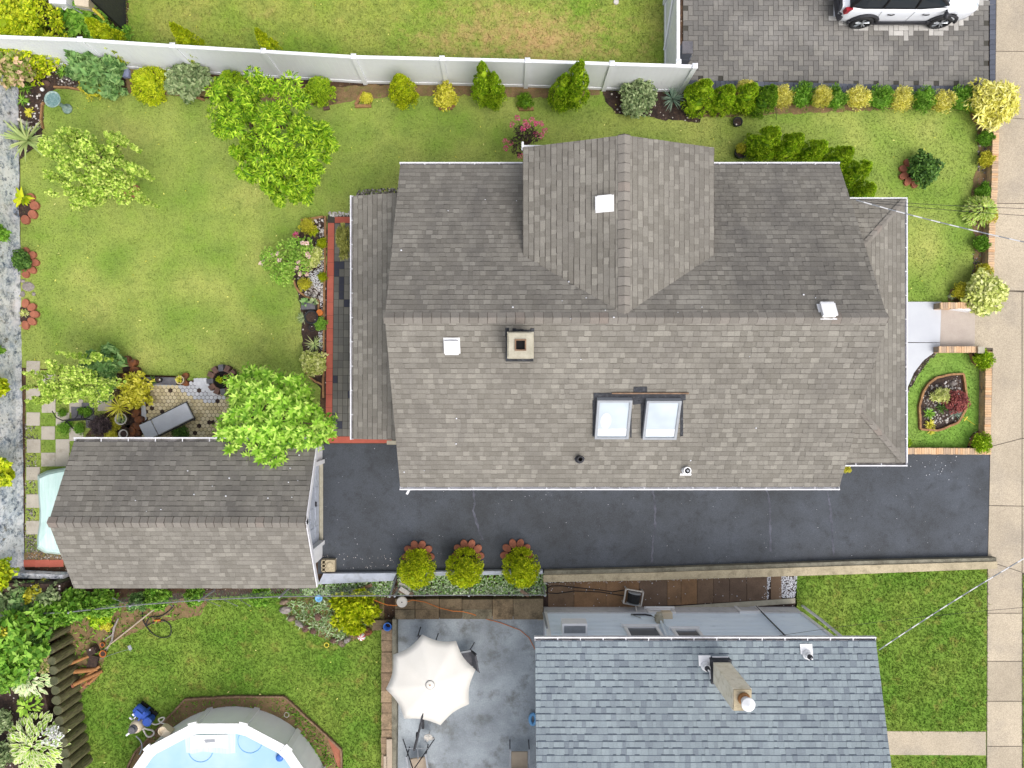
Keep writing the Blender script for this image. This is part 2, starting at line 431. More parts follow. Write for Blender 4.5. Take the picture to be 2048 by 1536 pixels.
M['walk'] = m_stain("walk", S(206, 209, 214), S(196, 199, 206), 0.8, grain=60, gamt=0.05, bump=0.1)
M['step'] = m_stain("step", S(190, 178, 168), S(178, 166, 156), 2.0, grain=50, gamt=0.1)
M['paver'] = m_island("paver", [(0, S(110, 108, 105)), (0.5, S(121, 118, 114)), (1, S(132, 129, 123))], 0.14, 0.5, 45, 0.2, 0.85, (S(158, 155, 150), 0.5, 0.5, 0.75, 0.5))
M['paver_dry'] = m_island("paver_dry", [(0, S(176, 173, 168)), (1, S(202, 199, 194))], 0.08, 1, 45, 0.15, 0.85)
M['paver_joint'] = m_plain("paver_joint", S(72, 70, 64), 0.95)
M['slate_border'] = m_island("slate_border", [(0, S(84, 88, 98)), (1, S(96, 100, 112))], 0.1, 2, 40, 0.12, 0.8)
M['brick'] = m_island("brick", [(0, S(206, 164, 124)), (0.35, S(216, 182, 146)), (0.7, S(200, 172, 142)), (1, S(176, 152, 130))], 0.12, 4, 60, 0.15, 0.85)
M['mortar'] = m_plain("mortar", S(150, 134, 118), 0.95)
M['edging'] = m_stain("edging", S(172, 132, 92), S(140, 104, 74), 5, S(112, 92, 62), 14, 0.5, 60, 0.25)
M['red_tile'] = m_island("red_tile", [(0, S(178, 94, 78)), (1, S(192, 108, 92))], 0.1, 3, 60, 0.1, 0.8)
M['grey_tile'] = m_island("grey_tile", [(0, S(62, 64, 76)), (0.10, S(64, 66, 78)), (0.13, S(104, 103, 99)), (0.6, S(116, 114, 108)), (1, S(130, 127, 120))], 0.08, 3, 60, 0.12, 0.85, interp='CONSTANT')
M['terracotta'] = m_stain("terracotta", S(176, 112, 88), S(154, 94, 74), 5, S(122, 82, 64), 9, 0.5, 50, 0.15)
M['rust_stone'] = m_stain("rust_stone", S(140, 86, 52), S(92, 62, 46), 6, S(84, 82, 84), 9, 0.6, 50, 0.2)
M['brown_stone'] = m_stain("brown_stone", S(120, 92, 80), S(96, 76, 70), 6, grain=50)
M['slate'] = m_stain("slate", S(112, 110, 114), S(92, 92, 98), 5, grain=50)
M['stone_tile'] = m_island("stone_tile", [(0, S(178, 170, 158)), (1, S(192, 184, 172))], 0.08, 2, 60, 0.12, 0.9, (S(140, 132, 116), 3, 0.52, 0.7, 0.5))
M['hex_beige'] = m_island("hex_beige", [(0, S(196, 180, 142)), (0.5, S(220, 204, 164)), (1, S(230, 216, 182))], 0.1, 3, 60, 0.15, 0.9)
M['hex_white'] = m_island("hex_white", [(0, S(196, 198, 204)), (1, S(216, 217, 222))], 0.05, 3, 60, 0.1, 0.9)
M['pebble'] = m_island("pebble", [(0, S(150, 140, 134)), (0.5, S(200, 194, 190)), (1, S(228, 224, 222))], 0.05, 3, gamt=0, rough=0.8)
M['pebble_dark'] = m_island("pebble_dark", [(0, S(70, 66, 64)), (0.6, S(124, 116, 110)), (1, S(190, 184, 178))], 0.05, 3, gamt=0, rough=0.8)
M['white_gravel'] = m_island("white_gravel", [(0, S(204, 206, 214)), (1, S(232, 233, 238))], 0.05, 3, gamt=0, rough=0.8)
M['rock'] = m_stain("rock", S(140, 122, 104), S(112, 98, 86), 4, S(160, 148, 132), 9, 0.5, 30, 0.25)
M['grey_rock'] = m_stain("grey_rock", S(160, 150, 146), S(130, 124, 120), 4, S(176, 168, 160), 9, 0.5, 30, 0.2)
M['retain'] = m_stain("retain", S(192, 178, 150), S(170, 158, 132), 1.6, S(118, 110, 88), 4, 0.6, 40, 0.2)
M['retain_dark'] = m_stain("retain_dark", S(142, 138, 122), S(110, 106, 92), 3, S(74, 70, 58), 7, 0.6, 40, 0.25)
M['white_paint'] = m_stain("white_paint", S(196, 202, 214), S(180, 186, 200), 1.6, S(140, 140, 140), 5, 0.5, 40, 0.08)
M['brown_tile'] = m_island("brown_tile", [(0, S(104, 88, 78)), (0.5, S(124, 102, 82)), (1, S(146, 114, 84))], 0.2, 2, 40, 0.2, 0.85, (S(84, 70, 62), 1.5, 0.5, 0.7, 0.5))
M['patio'] = m_stain("patio", S(176, 184, 190), S(136, 143, 149), 0.8, S(100, 100, 94), 1.4, 0.7, 25, 0.14, None, 0.6, 0.2, lo3=0.52, hi3=0.68)
M['block'] = m_island("block", [(0, S(104, 92, 74)), (0.6, S(130, 112, 88)), (1, S(120, 114, 96))], 0.25, 2, 30, 0.3, 0.9, (S(60, 54, 44), 3, 0.5, 0.7, 0.7))
M['wallstone'] = m_island("wallstone", [(0, S(128, 108, 88)), (1, S(160, 138, 112))], 0.2, 4, 30, 0.3, 0.9, (S(84, 78, 60), 5, 0.5, 0.7, 0.6))
M['mural'] = None
M['vinyl'] = m_plain("vinyl", S(236, 238, 243, 0.9), 0.45, 0.02, 3)
M['white'] = m_plain("white", S(238, 238, 240, 0.9), 0.5, 0.04, 3)
M['white_metal'] = m_stain("white_metal", S(232, 232, 236), S(214, 214, 220), 1.5, S(170, 165, 160), 6, 0.35, 60, 0.04, None, 0.45, 0.0, 0.4)
M['gutter_in'] = m_stain("gutter_in", S(176, 172, 168), S(120, 116, 110), 2.5, S(84, 80, 74), 6, 0.6, 50, 0.2)
M['siding'] = m_plain("siding", S(214, 210, 200), 0.7, 0.05, 2)
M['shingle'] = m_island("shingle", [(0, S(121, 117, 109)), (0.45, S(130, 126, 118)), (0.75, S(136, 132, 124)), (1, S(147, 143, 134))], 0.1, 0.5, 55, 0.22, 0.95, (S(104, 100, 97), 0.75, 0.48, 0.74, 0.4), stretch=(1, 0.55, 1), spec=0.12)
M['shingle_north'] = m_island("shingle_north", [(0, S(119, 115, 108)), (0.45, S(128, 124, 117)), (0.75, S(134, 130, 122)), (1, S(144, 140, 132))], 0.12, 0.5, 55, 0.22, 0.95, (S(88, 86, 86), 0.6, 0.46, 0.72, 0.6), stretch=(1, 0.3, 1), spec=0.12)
M['shingle_gap'] = m_plain("shingle_gap", S(92, 86, 80), 0.95, 0.15, 8)
M['shingle_cap'] = m_island("shingle_cap", [(0, S(124, 119, 112)), (0.8, S(138, 133, 126)), (1, S(136, 126, 118))], 0.12, 1, 55, 0.2, 0.95, spec=0.12)
M['blue_shingle'] = m_island("blue_shingle", [(0, S(118, 127, 136)), (0.16, S(132, 142, 149)), (0.5, S(138, 149, 155)), (1, S(146, 157, 162))], 0.08, 0.6, 60, 0.2, 0.92, spec=0.15)
M['blue_gap'] = m_plain("blue_gap", S(84, 93, 105), 0.95, 0.15, 8)
M['tar'] = m_stain("tar", S(58, 60, 66), S(40, 41, 46), 6, S(100, 102, 106), 14, 0.5, 60, 0.3, None, 0.6)
M['concrete'] = m_stain("concrete", S(188, 182, 164), S(172, 166, 148), 4, S(150, 146, 130), 12, 0.5, 60, 0.12)
M['black'] = m_plain("black", S(26, 26, 28), 0.7, 0.2)
M['near_black'] = m_plain("near_black", (0.006, 0.005, 0.005, 1), 0.95, 0.2)  # plain near-black fill: flue, pipe mouths, wheel wells, planter soil
M['dark_metal'] = m_plain("dark_metal", S(48, 48, 54), 0.5, 0.15, 8, 0.4)
M['rail_metal'] = m_plain("rail_metal", S(120, 122, 126), 0.5, 0.15, 8, 0.4)
M['grey_metal'] = m_plain("grey_metal", S(150, 154, 160), 0.45, 0.1, 8, 0.5)
M['steel'] = m_plain("steel", S(176, 180, 184), 0.35, 0.08, 8, 0.5, 0.6)
M['wood'] = m_stain("wood", S(150, 122, 98), S(116, 92, 74), 6, grain=60, stretch=(1, 1, 6))
M['bark'] = m_stain("bark", S(112, 92, 72), S(82, 66, 52), 9, grain=60)
M['log'] = m_stain("log", S(124, 118, 86), S(80, 76, 56), 7, S(126, 138, 78), 5, 0.6, 40, 0.3, stretch=(4, 4, 0.7))
M['log_top'] = m_stain("log_top", S(96, 96, 72), S(66, 72, 46), 5, S(110, 106, 90), 10, 0.5, 40, 0.3)
M['pot_white'] = m_plain("pot_white", S(210, 204, 196), 0.7, 0.08)
M['pot_black'] = m_plain("pot_black", S(40, 42, 46), 0.6, 0.15)
M['cushion'] = m_stain("cushion", S(200, 202, 210), S(190, 192, 200), 3, grain=120, gamt=0.12)
M['beige'] = m_stain("beige", S(186, 170, 150), S(172, 156, 138), 3, grain=120, gamt=0.12)
M['canvas'] = m_stain("canvas", S(228, 225, 218, 0.8), S(224, 220, 212, 0.8), 1.5, grain=140, gamt=0.05)
M['tarp'] = m_stain("tarp", S(204, 226, 222, 0.9), S(178, 212, 204, 0.9), 2.0, S(228, 240, 238), 4, 0.7, 60, 0.05, None, 0.5, 0.1, stretch=(9, 0.5, 1))
M['blue_plastic'] = m_plain("blue_plastic", S(58, 112, 196), 0.4, 0.1)
M['deep_blue'] = m_plain("deep_blue", S(52, 88, 178), 0.45, 0.15, 10)
M['sky_plastic'] = m_plain("sky_plastic", S(112, 172, 222), 0.4, 0.1)
M['yellow'] = m_plain("yellow", S(222, 206, 70), 0.5, 0.1)
M['orange'] = m_plain("orange", S(206, 118, 50), 0.7, 0.1)
M['cream'] = m_plain("cream", S(222, 206, 180), 0.5, 0.05)
M['rust'] = m_stain("rust", S(172, 122, 76), S(134, 92, 58), 6, S(214, 164, 110), 12, 0.5, 60, 0.25)
M['rubber'] = m_plain("rubber", S(44, 44, 46), 0.75, 0.15)
M['red'] = m_plain("red", S(170, 30, 40), 0.3, 0.1)

def m_glass(name, tint, rough=0.08):
    x = N(name); c = x.mix(x.rng(x.noise(1.2, 2), 0.35, 0.65), tint, tuple(min(1, v * 1.25) for v in tint[:3]) + (1,))
    x.done(c, rough, 0.5); return x.mat
M['glass_dark'] = m_glass("glass_dark", S(44, 50, 56))
M['glass_pale'] = m_glass("glass_pale", S(174, 184, 192), 0.2)
M['glass_grey'] = m_glass("glass_grey", S(100, 106, 112), 0.1)
M['lamp_red'] = m_plain("lamp_red", S(160, 34, 46), 0.25, 0.1)
M['car_paint'] = m_plain("car_paint", S(232, 235, 242, 0.9), 0.22, 0.01, 2, 0.5)
x = N("water"); cc = x.mix(x.rng(x.noise(0.8, 3), 0.35, 0.65), S(160, 196, 222), S(182, 208, 230)); x.bump(x.noise(5, 3), 0.06, 0.02)
M['water'] = x.done(cc, 0.12, 0.4)
x = N("mural")
a = x.mix(x.rng(x.noise(3.4, 7, 0.72, stretch=(1, 0.8, 1.6)), 0.4, 0.6), S(222, 225, 233), S(150, 162, 182))
a = x.mix(x.rng(x.noise(1.4, 7, 0.75), 0.44, 0.58), a, S(236, 234, 236)); a = x.mix(x.math('MULTIPLY', x.rng(x.noise(2.1, 7, 0.75), 0.54, 0.66), 0.75), a, S(78, 92, 98))
a = x.mix(x.math('MULTIPLY', x.rng(x.noise(9, 6, 0.75), 0.48, 0.58), 0.8), a, S(240, 241, 246)); a = x.mix(x.math('MULTIPLY', x.rng(x.noise(5.3, 7, 0.78), 0.53, 0.61), 0.85), a, S(72, 86, 108)); a = x.mix(x.math('MULTIPLY', x.rng(x.noise(3.7, 7, 0.78, stretch=(1, 1.4, 1)), 0.57, 0.64), 0.8), a, S(112, 104, 84))
M['mural'] = x.done(a, 0.85, 0.2)
x = N("clap")    # painted lap siding with chipped courses
a = x.mix(x.rng(x.noise(0.9, 5), 0.4, 0.65), S(226, 237, 247, .95), S(234, 243, 250, .95)); a = x.mix(x.math('MULTIPLY', x.rng(x.noise(5, 6, 0.7, stretch=(0.35, 1, 5)), 0.58, 0.68), 0.45), a, S(134, 152, 166))
M['clap'] = x.done(a, 0.6, 0.3)
M['stucco'] = m_stain("stucco", (.86, .80, .66, 1), (.78, .71, .55, 1), 3, S(190, 176, 140), 6, 0.5, 50, 0.1)
M['pool_wall'] = m_plain("pool_wall", (.84, .85, .87, 1), 0.6, 0.03, 2)
M['found'] = m_stain("found", S(216, 216, 220), S(206, 206, 210), 1.5, S(150, 150, 150), 5, 0.4, 50, 0.08)

# foliage colours
D = lambda r, g, b: S(r, g, b, 1.0)
M['conifer'] = m_leaf("conifer", D(80, 122, 16), D(146, 184, 26), D(202, 222, 62))
M['conifer_mix'] = m_leaf("rose_leaf", D(92, 136, 40), D(136, 180, 62), D(184, 212, 104))
M['conifer_bright'] = m_leaf("conifer_bright", D(108, 136, 12), D(176, 194, 18), D(222, 224, 56))
M['conifer_dark'] = m_leaf("conifer_dark", D(58, 100, 20), D(104, 146, 32), D(152, 186, 56))
M['gold'] = m_leaf("gold", D(176, 172, 56), D(226, 220, 104), D(246, 240, 160))
M['cream_leaf'] = m_leaf("cream_leaf", D(140, 158, 66), D(200, 208, 112), D(232, 232, 168))
M['green'] = m_leaf("green", D(68, 116, 30), D(112, 160, 46), D(156, 196, 80))
M['deep'] = m_leaf("deep", D(40, 70, 28), D(72, 108, 42), D(112, 148, 66))
M['grey_green'] = m_leaf("grey_green", D(92, 116, 72), D(136, 156, 104), D(182, 194, 146))
M['peach_leaf'] = m_leaf("peach_leaf", D(58, 98, 8), D(126, 172, 20), D(196, 222, 66))
M['lime_leaf'] = m_leaf("lime_leaf", D(100, 138, 34), D(168, 198, 74), D(220, 232, 128))
M['magnolia'] = m_leaf("magnolia", D(80, 126, 28), D(148, 196, 60), D(208, 236, 116))
M['blue_green'] = m_leaf("blue_green", D(74, 112, 62), D(116, 156, 88), D(160, 192, 120))
M['yucca'] = m_leaf("yucca", D(120, 146, 84), D(164, 184, 116), D(198, 206, 140))
M['blue_blade'] = m_leaf("blue_blade", D(98, 128, 110), D(134, 160, 142), D(170, 190, 166))
M['hosta_in'] = m_leaf("hosta_in", D(112, 156, 44), D(154, 194, 66), D(190, 216, 100))
M['hosta_rim'] = m_leaf("hosta_rim", D(204, 212, 150), D(222, 226, 176), D(236, 238, 200))
M['plum'] = m_leaf("plum", D(44, 32, 34), D(66, 50, 50), D(92, 70, 66))
M['pink'] = m_leaf("pink", D(186, 56, 104), D(212, 84, 132), D(232, 136, 170))
M['rose'] = m_leaf("rose", D(214, 176, 164), D(234, 206, 196), D(246, 228, 220))
M['maple'] = m_leaf("maple", D(92, 40, 46), D(138, 66, 66), D(176, 106, 96))
M['yellow_leaf'] = m_leaf("yellow_leaf", D(160, 160, 30), D(204, 200, 58), D(228, 220, 98))
M['ivy_white'] = m_leaf("ivy_white", D(112, 146, 84), D(160, 188, 130), D(216, 226, 196))
M['white_flower'] = m_leaf("white_flower", D(220, 220, 216), D(234, 234, 232), D(246, 246, 246))
M['purple'] = m_leaf("purple", D(52, 44, 46), D(76, 64, 66), D(104, 88, 88))
M['fern'] = m_leaf("fern", D(96, 102, 40), D(136, 140, 64), D(170, 168, 92))
M['autumn'] = m_leaf("autumn", D(96, 124, 40), D(150, 164, 78), D(222, 184, 156))

# ------------------------------------------------------------------ the ground and everything paved
def sheet(name, pts, z, mat, label=None):
    if name == "flower_bed":            # uneven, hand-dug outline
        rg = random.Random(len(pts) * 7 + int(pts[0][0] * 100)); q = []
        for (a, b), (c, d) in zip(pts, pts[1:] + pts[:1]):
            n = max(1, int(math.hypot(c - a, d - b) / .12)); q += [(a + (c - a) * k / n + rg.uniform(-.035, .035), b + (d - b) * k / n + rg.uniform(-.035, .035)) for k in range(n)]
        pts = q
    o = MB().flat(pts, z).build(name, mat); return tag(o, label, None, None, "structure")
MB_g = MB().flat([(-220, -220), (220, -220), (220, 220), (-220, 220)], -0.03)
tag(MB_g.build("ground", M['soil']), None, None, None, "structure")
pg_main = poly([(40, 168), (255, 182), (420, 198), (700, 176), (1000, 176), (1350, 186), (1380, 205), (1560, 210), (1950, 208), (1958, 240), (1984, 250), (1976, 604), (1790, 606), (1700, 640), (790, 640), (652, 560), (640, 800), (640, 900), (420, 880), (360, 752), (300, 750), (220, 745), (42, 735)])
sheet("lawn", pg_main, 0.0, M['lawn'])
pg_front2 = poly([(1790, 790), (1812, 776), (1845, 722), (1877, 703), (1972, 703), (1970, 898), (1790, 898)])
sheet("lawn", pg_front2, 0.0, M['lawn_front'])
pg_top = poly([(252, -160), (252, 66), (262, 112), (420, 128), (600, 150), (760, 164), (1000, 170), (1338, 178), (1334, -160)])
sheet("lawn", pg_top, 0.0, M['lawn_dry'])
pg_nl = poly([(150, 1240), (240, 1206), (400, 1196), (560, 1188), (768, 1190), (768, 1640), (130, 1640), (128, 1400)])
sheet("lawn", pg_nl, 0.0, M['lawn_rich'])
pg_nr = poly([(1590, 1146), (1974, 1132), (1972, 1640), (1590, 1640)])
sheet("lawn", pg_nr, 0.0, M['lawn_rich'])
pg_far = poly([(2043.5, 1147), (2160, 1147), (2160, 1640), (2043.5, 1640)])
sheet("lawn", pg_far, 0.0, M['lawn_rich'])
pg_strip = poly([(52, 738), (225, 748), (250, 770), (250, 900), (175, 900), (175, 1110), (50, 1110)])
sheet("lawn", pg_strip, 0.0, M['lawn'])
# driveway
pg_drive = poly([(636, 888), (799, 888), (830, 930), (1660, 930), (1700, 905), (1979, 907), (1981, 960), (1980, 1060), (1975, 1117), (1700, 1126), (1400, 1134), (1088, 1141), (760, 1146), (636, 1148)])
sheet("driveway", pg_drive, 0.006, M['asphalt'])
ck = MB(); rc = random.Random(3)
for pts in ([(946, 975), (950, 1005), (946, 1022), (958, 1060), (966, 1082)], [(1305, 978), (1310, 1010), (1310, 1050), (1306, 1085), (1303, 1130)],
            [(1534, 980), (1540, 1010), (1540, 1050), (1542, 1110)], [(1655, 980), (1661, 1020), (1664, 1070), (1668, 1118)]):
    L = []
    for (a, b), (c, d) in zip(pts, pts[1:]):
        for k in range(8): t = k / 8; L.append((a + (c - a) * t + rc.uniform(-1, 1), b + (d - b) * t))
    for i in range(len(L) - 1):
        w0 = rc.uniform(0.8, 2.6); (a, b), (c, d) = L[i], L[i + 1]
        ck.flat([G2(a - w0, b), G2(a + w0, b), G2(c + w0, d + 0.2), G2(c - w0, d + 0.2)], 0.010)
tag(ck.build("driveway_seams", M['crack']), None, None, None, "structure")
# sidewalk slabs
sw = MB(); sw.flat(poly([(1990, -160), (2200, -160), (2200, 1150), (2046, 1150), (2046, 1660), (1972, 1660), (1974, 1130), (1982, 905), (1984, 700), (1946, 696), (1948, 612), (1984, 606)]), 0.004, 1)
def lx(y): return np.interp(y, [-160, 190, 606, 612.1, 694, 696, 905, 1130, 1660], [1994, 1990, 1985, 1949, 1948, 1985, 1980, 1975, 1973])
def slab(y0, y1, xr, yr0=None, yr1=None, g=0.7, xl=None):
    yr0 = y0 if yr0 is None else yr0; yr1 = y1 if yr1 is None else yr1
    ys = [y0 + g] + [y for y in (190, 606, 612.1, 694, 696, 905, 1130) if y0 + 2 < y < y1 - 2] + [y1 - g]
    L = [(float(lx(y)) if xl is None else xl, y) for y in ys]
    sw.prism(poly(L + [(xr, yr1 - g), (xr, yr0 + g)]), 0.0, 0.02, 0, False)
for a in ((-160, 103, 2200, -160, 105), (103, 234, 2200, 105, 250), (234, 407, 2200, 250, 408), (407, 581, 2200, 408, 584), (581, 893, 2042.5, 584, 877), (893, 1011, 2042.5, 877, 1012), (1011, 1122, 2042.5, 1012, 1144),
          (1122, 1226, 2042.5, 1144, 1226), (1226, 1322, 2042.5), (1322, 1402, 2042.5), (1402, 1492, 2042.5), (1492, 1660, 2042.5)): slab(*a)
for a in ((584, 877), (877, 1012), (1012, 1146)): slab(a[0], a[1], 2200, xl=2044)
tag(sw.build("sidewalk", [M['sidewalk'], M['joint']]), None, None, None, "structure")
fw = MB(); fw.prism(poly([(1760, 1462), (1971, 1463), (1971, 1510), (1760, 1509)]), 0, 0.02)
tag(fw.build("front_path", M['sidewalk']), None, None, None, "structure")
wk = MB(); wk.prism(poly([(1770, 604), (1881, 604), (1878, 685), (1770, 684)]), 0.0, 0.05); wk.prism(poly([(1770, 686), (1878, 686), (1877, 703), (1868, 704), (1845, 721), (1826, 746), (1812, 778), (1770, 800)]), 0.0, 0.05)
tag(wk.build("front_path", M['walk']), None, None, None, "structure")
st = MB(); st.prism(poly([(1881.5, 609), (1949, 612), (1948, 696), (1878.5, 696)]), 0.0, 0.035)
tag(st.build("front_step", M['step']), None, None, None, "structure")
# block-paved drive (herringbone), each paver its own island
pv = MB(); pg_pave = poly([(1366, -170), (1979, -170), (1976, 172), (1700, 168), (1396, 160), (1366, 158)])
pg_dry = poly([(1660, -60), (1990, -60), (1962, 22), (1935, 40), (1918, 48), (1895, 66), (1880, 76), (1862, 62), (1838, 66), (1812, 74), (1793, 72), (1770, 62), (1740, 60), (1718, 62), (1690, 58), (1672, 50), (1662, 34)])
pv.flat(pg_pave, 0.0, 2)
pa = np.array(pg_pave); x0, y0 = pa.min(0); x1, y1 = pa.max(0); aw = 0.155
cand = []
for i in range(int((x1 - x0) / aw) + 2):
    for j in range(int((y1 - y0) / aw) + 2):
        q = (i - j) % 4; bx, by = x0 + i * aw, y0 + j * aw
        if q == 0: cand.append((bx, by, bx + 2 * aw, by + aw))
        elif q == 3: cand.append((bx, by, bx + aw, by + 2 * aw))
ctr = np.array([((a + c) / 2, (b + d) / 2) for a, b, c, d in cand]); ok = inside(ctr, pg_pave); dry = inside(ctr, pg_dry); rp = random.Random(5)
for (a, b, c, d), k, dr in zip(cand, ok, dry):
    if k:
        g = 0.006; zt = 0.012 + rp.uniform(0, 0.003)
        pv.prism([(a + g, b + g), (c - g, b + g), (c - g, d - g), (a + g, d - g)], 0.0, zt, 1 if dr else 0, False)
tag(pv.build("paver_driveway", [M['paver'], M['paver_dry'], M['paver_joint']]), None, None, None, "structure")
bd = MB()
xs = np.linspace(1372, 1948, 60)
for a, b in zip(xs, xs[1:]):
    ya, yb = 161 + (a - 1396) * 0.0225, 161 + (b - 1396) * 0.0225
    bd.prism(poly([(a + .3, ya), (b - .3, yb), (b - .3, yb + 18), (a + .3, ya + 20)]), 0.0, 0.014, 0, False)
for y in range(-160, 186, 10):
    bd.prism(poly([(1979.3, y + .3), (1991, y + .3), (1990.6, y + 9.7), (1978.7, y + 9.7)]), 0.0, 0.014, 0, False)
tag(bd.build("paver_border", M['slate_border']), None, None, None, "structure")
# grey tile terrace and its red tile border behind the house
tt = MB(); tt.flat(poly([(655, 430), (740, 430), (740, 450), (800, 878), (800, 890), (650, 888)]), 0.003, 2)
rt = random.Random(11)
for j, y in enumerate(np.arange(447, 872, 15.2)):
    xo = np.interp(y, [447, 878], [669.5, 664])
    for k in range(8):
        tt.prism(poly([(xo + k * 10.2 + .4, y + .4), (xo + k * 10.2 + 9.8, y + .4), (xo + k * 10.2 + 9.8, y + 14.8), (xo + k * 10.2 + .4, y + 14.8)]), 0.0, 0.016 + rt.uniform(0, .003), 0, False)
for y in np.arange(446, 860, 26.4):
    xo = np.interp(y, [446, 872], [656, 651]); x2 = np.interp(y + 26.4, [446, 872], [656, 651])
    tt.prism(poly([(xo + .2, y + .3), (xo + 12.8, y + .3), (x2 + 12.8, y + 26.1), (x2 + .2, y + 26.1)]), 0.0, 0.02, 1, False)
tt.prism(poly([(670, 434), (706, 434), (706, 446), (670, 446)]), 0.0, 0.02, 1, False); tt.prism(poly([(706.3, 434), (742, 434), (742, 446), (706.3, 446)]), 0.0, 0.02, 1, False)
for k in range(5): tt.prism(poly([(651.3 + k * 26.6, 873), (677.5 + k * 26.6, 873), (677.5 + k * 26.6, 886), (650.6 + k * 26.6, 886)]), 0.0, 0.02, 1, False)
tag(tt.build("tile_terrace", [M['grey_tile'], M['red_tile'], M['paver_joint']]), None, None, None, "structure")
ds = MB(); ds.prism(poly([(774, 881), (800, 881), (800, 889), (774, 889)]), 0, 0.04); tag(ds.build("door_step", M['concrete']), None, None, None, "structure")
# checkerboard stones, hexagon patio
cs = MB()
for (px, py) in [(67, 786), (98, 812), (67, 838), (126, 838), (97, 866), (153, 812), (210, 808), (153, 868), (68, 892), (126, 892), (97, 919), (125, 919), (67, 947), (67, 1002), (67, 1055), (97, 758), (67, 735)]:
    j = rt.uniform(-.7, .7); cs.prism(poly([(px - 13.6 + j, py - 13.4), (px + 13.6, py - 13.4 + j), (px + 13.6 - j, py + 13.4), (px - 13.6, py + 13.4 - j)]), 0.0, 0.022, 0, False)
tag(cs.build("stepping_slabs", M['stone_tile']), None, None, None, "structure")
sl = MB()
for (px, py) in [(155, 826), (184, 843), (176, 818)]:
    sl.prism(poly([(px - 12, py - 13), (px + 12, py - 12), (px + 12.5, py + 12), (px - 11, py + 13)]), 0.0, 0.026, 0, False)
tag(sl.build("slate_slabs", M['slate']), None, None, None, "structure")
pg_hex = poly([(288, 776), (300, 770), (368, 772), (372, 762), (412, 756), (432, 780), (470, 800), (500, 880), (286, 880), (284, 846), (294, 835)]); pg_hw = poly([(358, 770), (372, 762), (412, 756), (440, 784), (452, 800), (415, 806), (396, 800), (376, 790), (360, 782)])
hx = MB(); hx.flat(pg_hex, 0.004, 2); hr = 0.072
ha = np.array(pg_hex); hx0, hy0 = ha.min(0); hx1, hy1 = ha.max(0)
hc = [(hx0 + i * hr * 1.76 + (j % 2) * hr * 0.88, hy0 + j * hr * 1.52) for i in range(40) for j in range(30)]
hk = inside(np.array(hc), pg_hex); hw = inside(np.array(hc), pg_hw)
for (a, b), k, wq in zip(hc, hk, hw):
    if k and rt.random() > 0.05: hx.prism([(a + hr * .9 * math.cos(R(30 + 60 * q)), b + hr * .9 * math.sin(R(30 + 60 * q))) for q in range(6)], 0.0, 0.024, 1 if wq else 0, False)
tag(hx.build("hexagon_patio", [M['hex_beige'], M['hex_white'], M['mulch']]), None, None, None, "structure")
cp = MB(); cp.prism(poly([(388, 757), (414, 756), (420, 772), (444, 784), (444, 790), (424, 790), (410, 780), (388, 768)]), 0, .02); cp.prism(poly([(283, 795), (290, 795), (294, 838), (284, 846)]), 0, .02); cp.prism(poly([(300, 769), (372, 771), (372, 775), (300, 773)]), 0, .02)
tag(cp.build("cement_apron", M['walk']), None, None, None, "structure")
# neighbour's patio, brown side path
sheet("patio", poly([(790, 1232), (1110, 1232), (1110, 1660), (790, 1660)]), 0.004, M['patio'])
bp = MB(); bp.flat(poly([(1086, 1150), (1594, 1146), (1594, 1215), (1086, 1240)]), 0.0, 1)
xb = [1096, 1148, 1212, 1278, 1334, 1362, 1394, 1427, 1459, 1493, 1534, 1541, 1563]
for i, (a, b) in enumerate(zip(xb, xb[1:])):
    if a == 1534: continue
    yt0, yt1 = np.interp([a, b], [1090, 1590], [1166, 1149]); yb0, yb1 = np.interp([a, b], [1090, 1590], [1224, 1196])
    if a == 1541: yt0 = yt1 = 1146
    bp.prism(poly([(a + .4, yt0), (b - .4, yt1), (b - .4, yb1), (a + .4, yb0)]), 0.0, 0.018, 0, False)
tag(bp.build("side_path", [M['brown_tile'], M['mulch']]), None, None, None, "structure")
bs = MB(); bs.prism(poly([(1075, 1226), (1240, 1220), (1590, 1196), (1590, 1206), (1240, 1232), (1075, 1240)]), 0, 0.03); tag(bs.build("foundation_strip", M['concrete']), None, None, None, "structure")
# beds
sheet("flower_bed", poly([(42, 172), (62, 112), (160, 118), (250, 138), (250, 186), (178, 184), (150, 178), (115, 176), (95, 190), (86, 214), (88, 255), (76, 292), (40, 318), (36, 250)]), 0.012, M['mulch'])
sheet("flower_bed", poly([(250, 136), (430, 156), (640, 176), (760, 170), (1000, 170), (1200, 178), (1200, 190), (1090, 196), (960, 190), (780, 192), (742, 197), (640, 212), (420, 194), (345, 190), (255, 186)]), 0.012, M['clay'])
sheet("flower_bed", poly([(1206, 182), (1360, 186), (1410, 200), (1400, 245), (1330, 240), (1230, 226), (1212, 205)]), 0.014, M['mulch'])
sheet("flower_bed", poly([(1380, 184), (1960, 192), (1958, 214), (1700, 222), (1400, 236)]), 0.010, M['clay'])
sheet("flower_bed", poly([(594, 476), (608, 438), (654, 433), (652, 792), (634, 770), (618, 752), (606, 730), (604, 640), (598, 600), (586, 560)]), 0.012, M['mulch'])
sheet("flower_bed", poly([(1952, 238), (1990, 238), (1978, 606), (1895, 604), (1900, 580), (1945, 560), (1950, 480), (1938, 430), (1946, 360), (1958, 320)]), 0.012, M['clay'])
sheet("flower_bed", poly([(1838, 858), (1836, 812), (1844, 784), (1860, 760), (1876, 752), (1924, 748), (1930, 790), (1928, 820), (1912, 845), (1886, 858), (1870, 862)]), 0.012, M['mulch'])
sheet("flower_bed", poly([(1938, 704), (1972, 704), (1971, 742), (1952, 730)]), 0.012, M['mulch'])
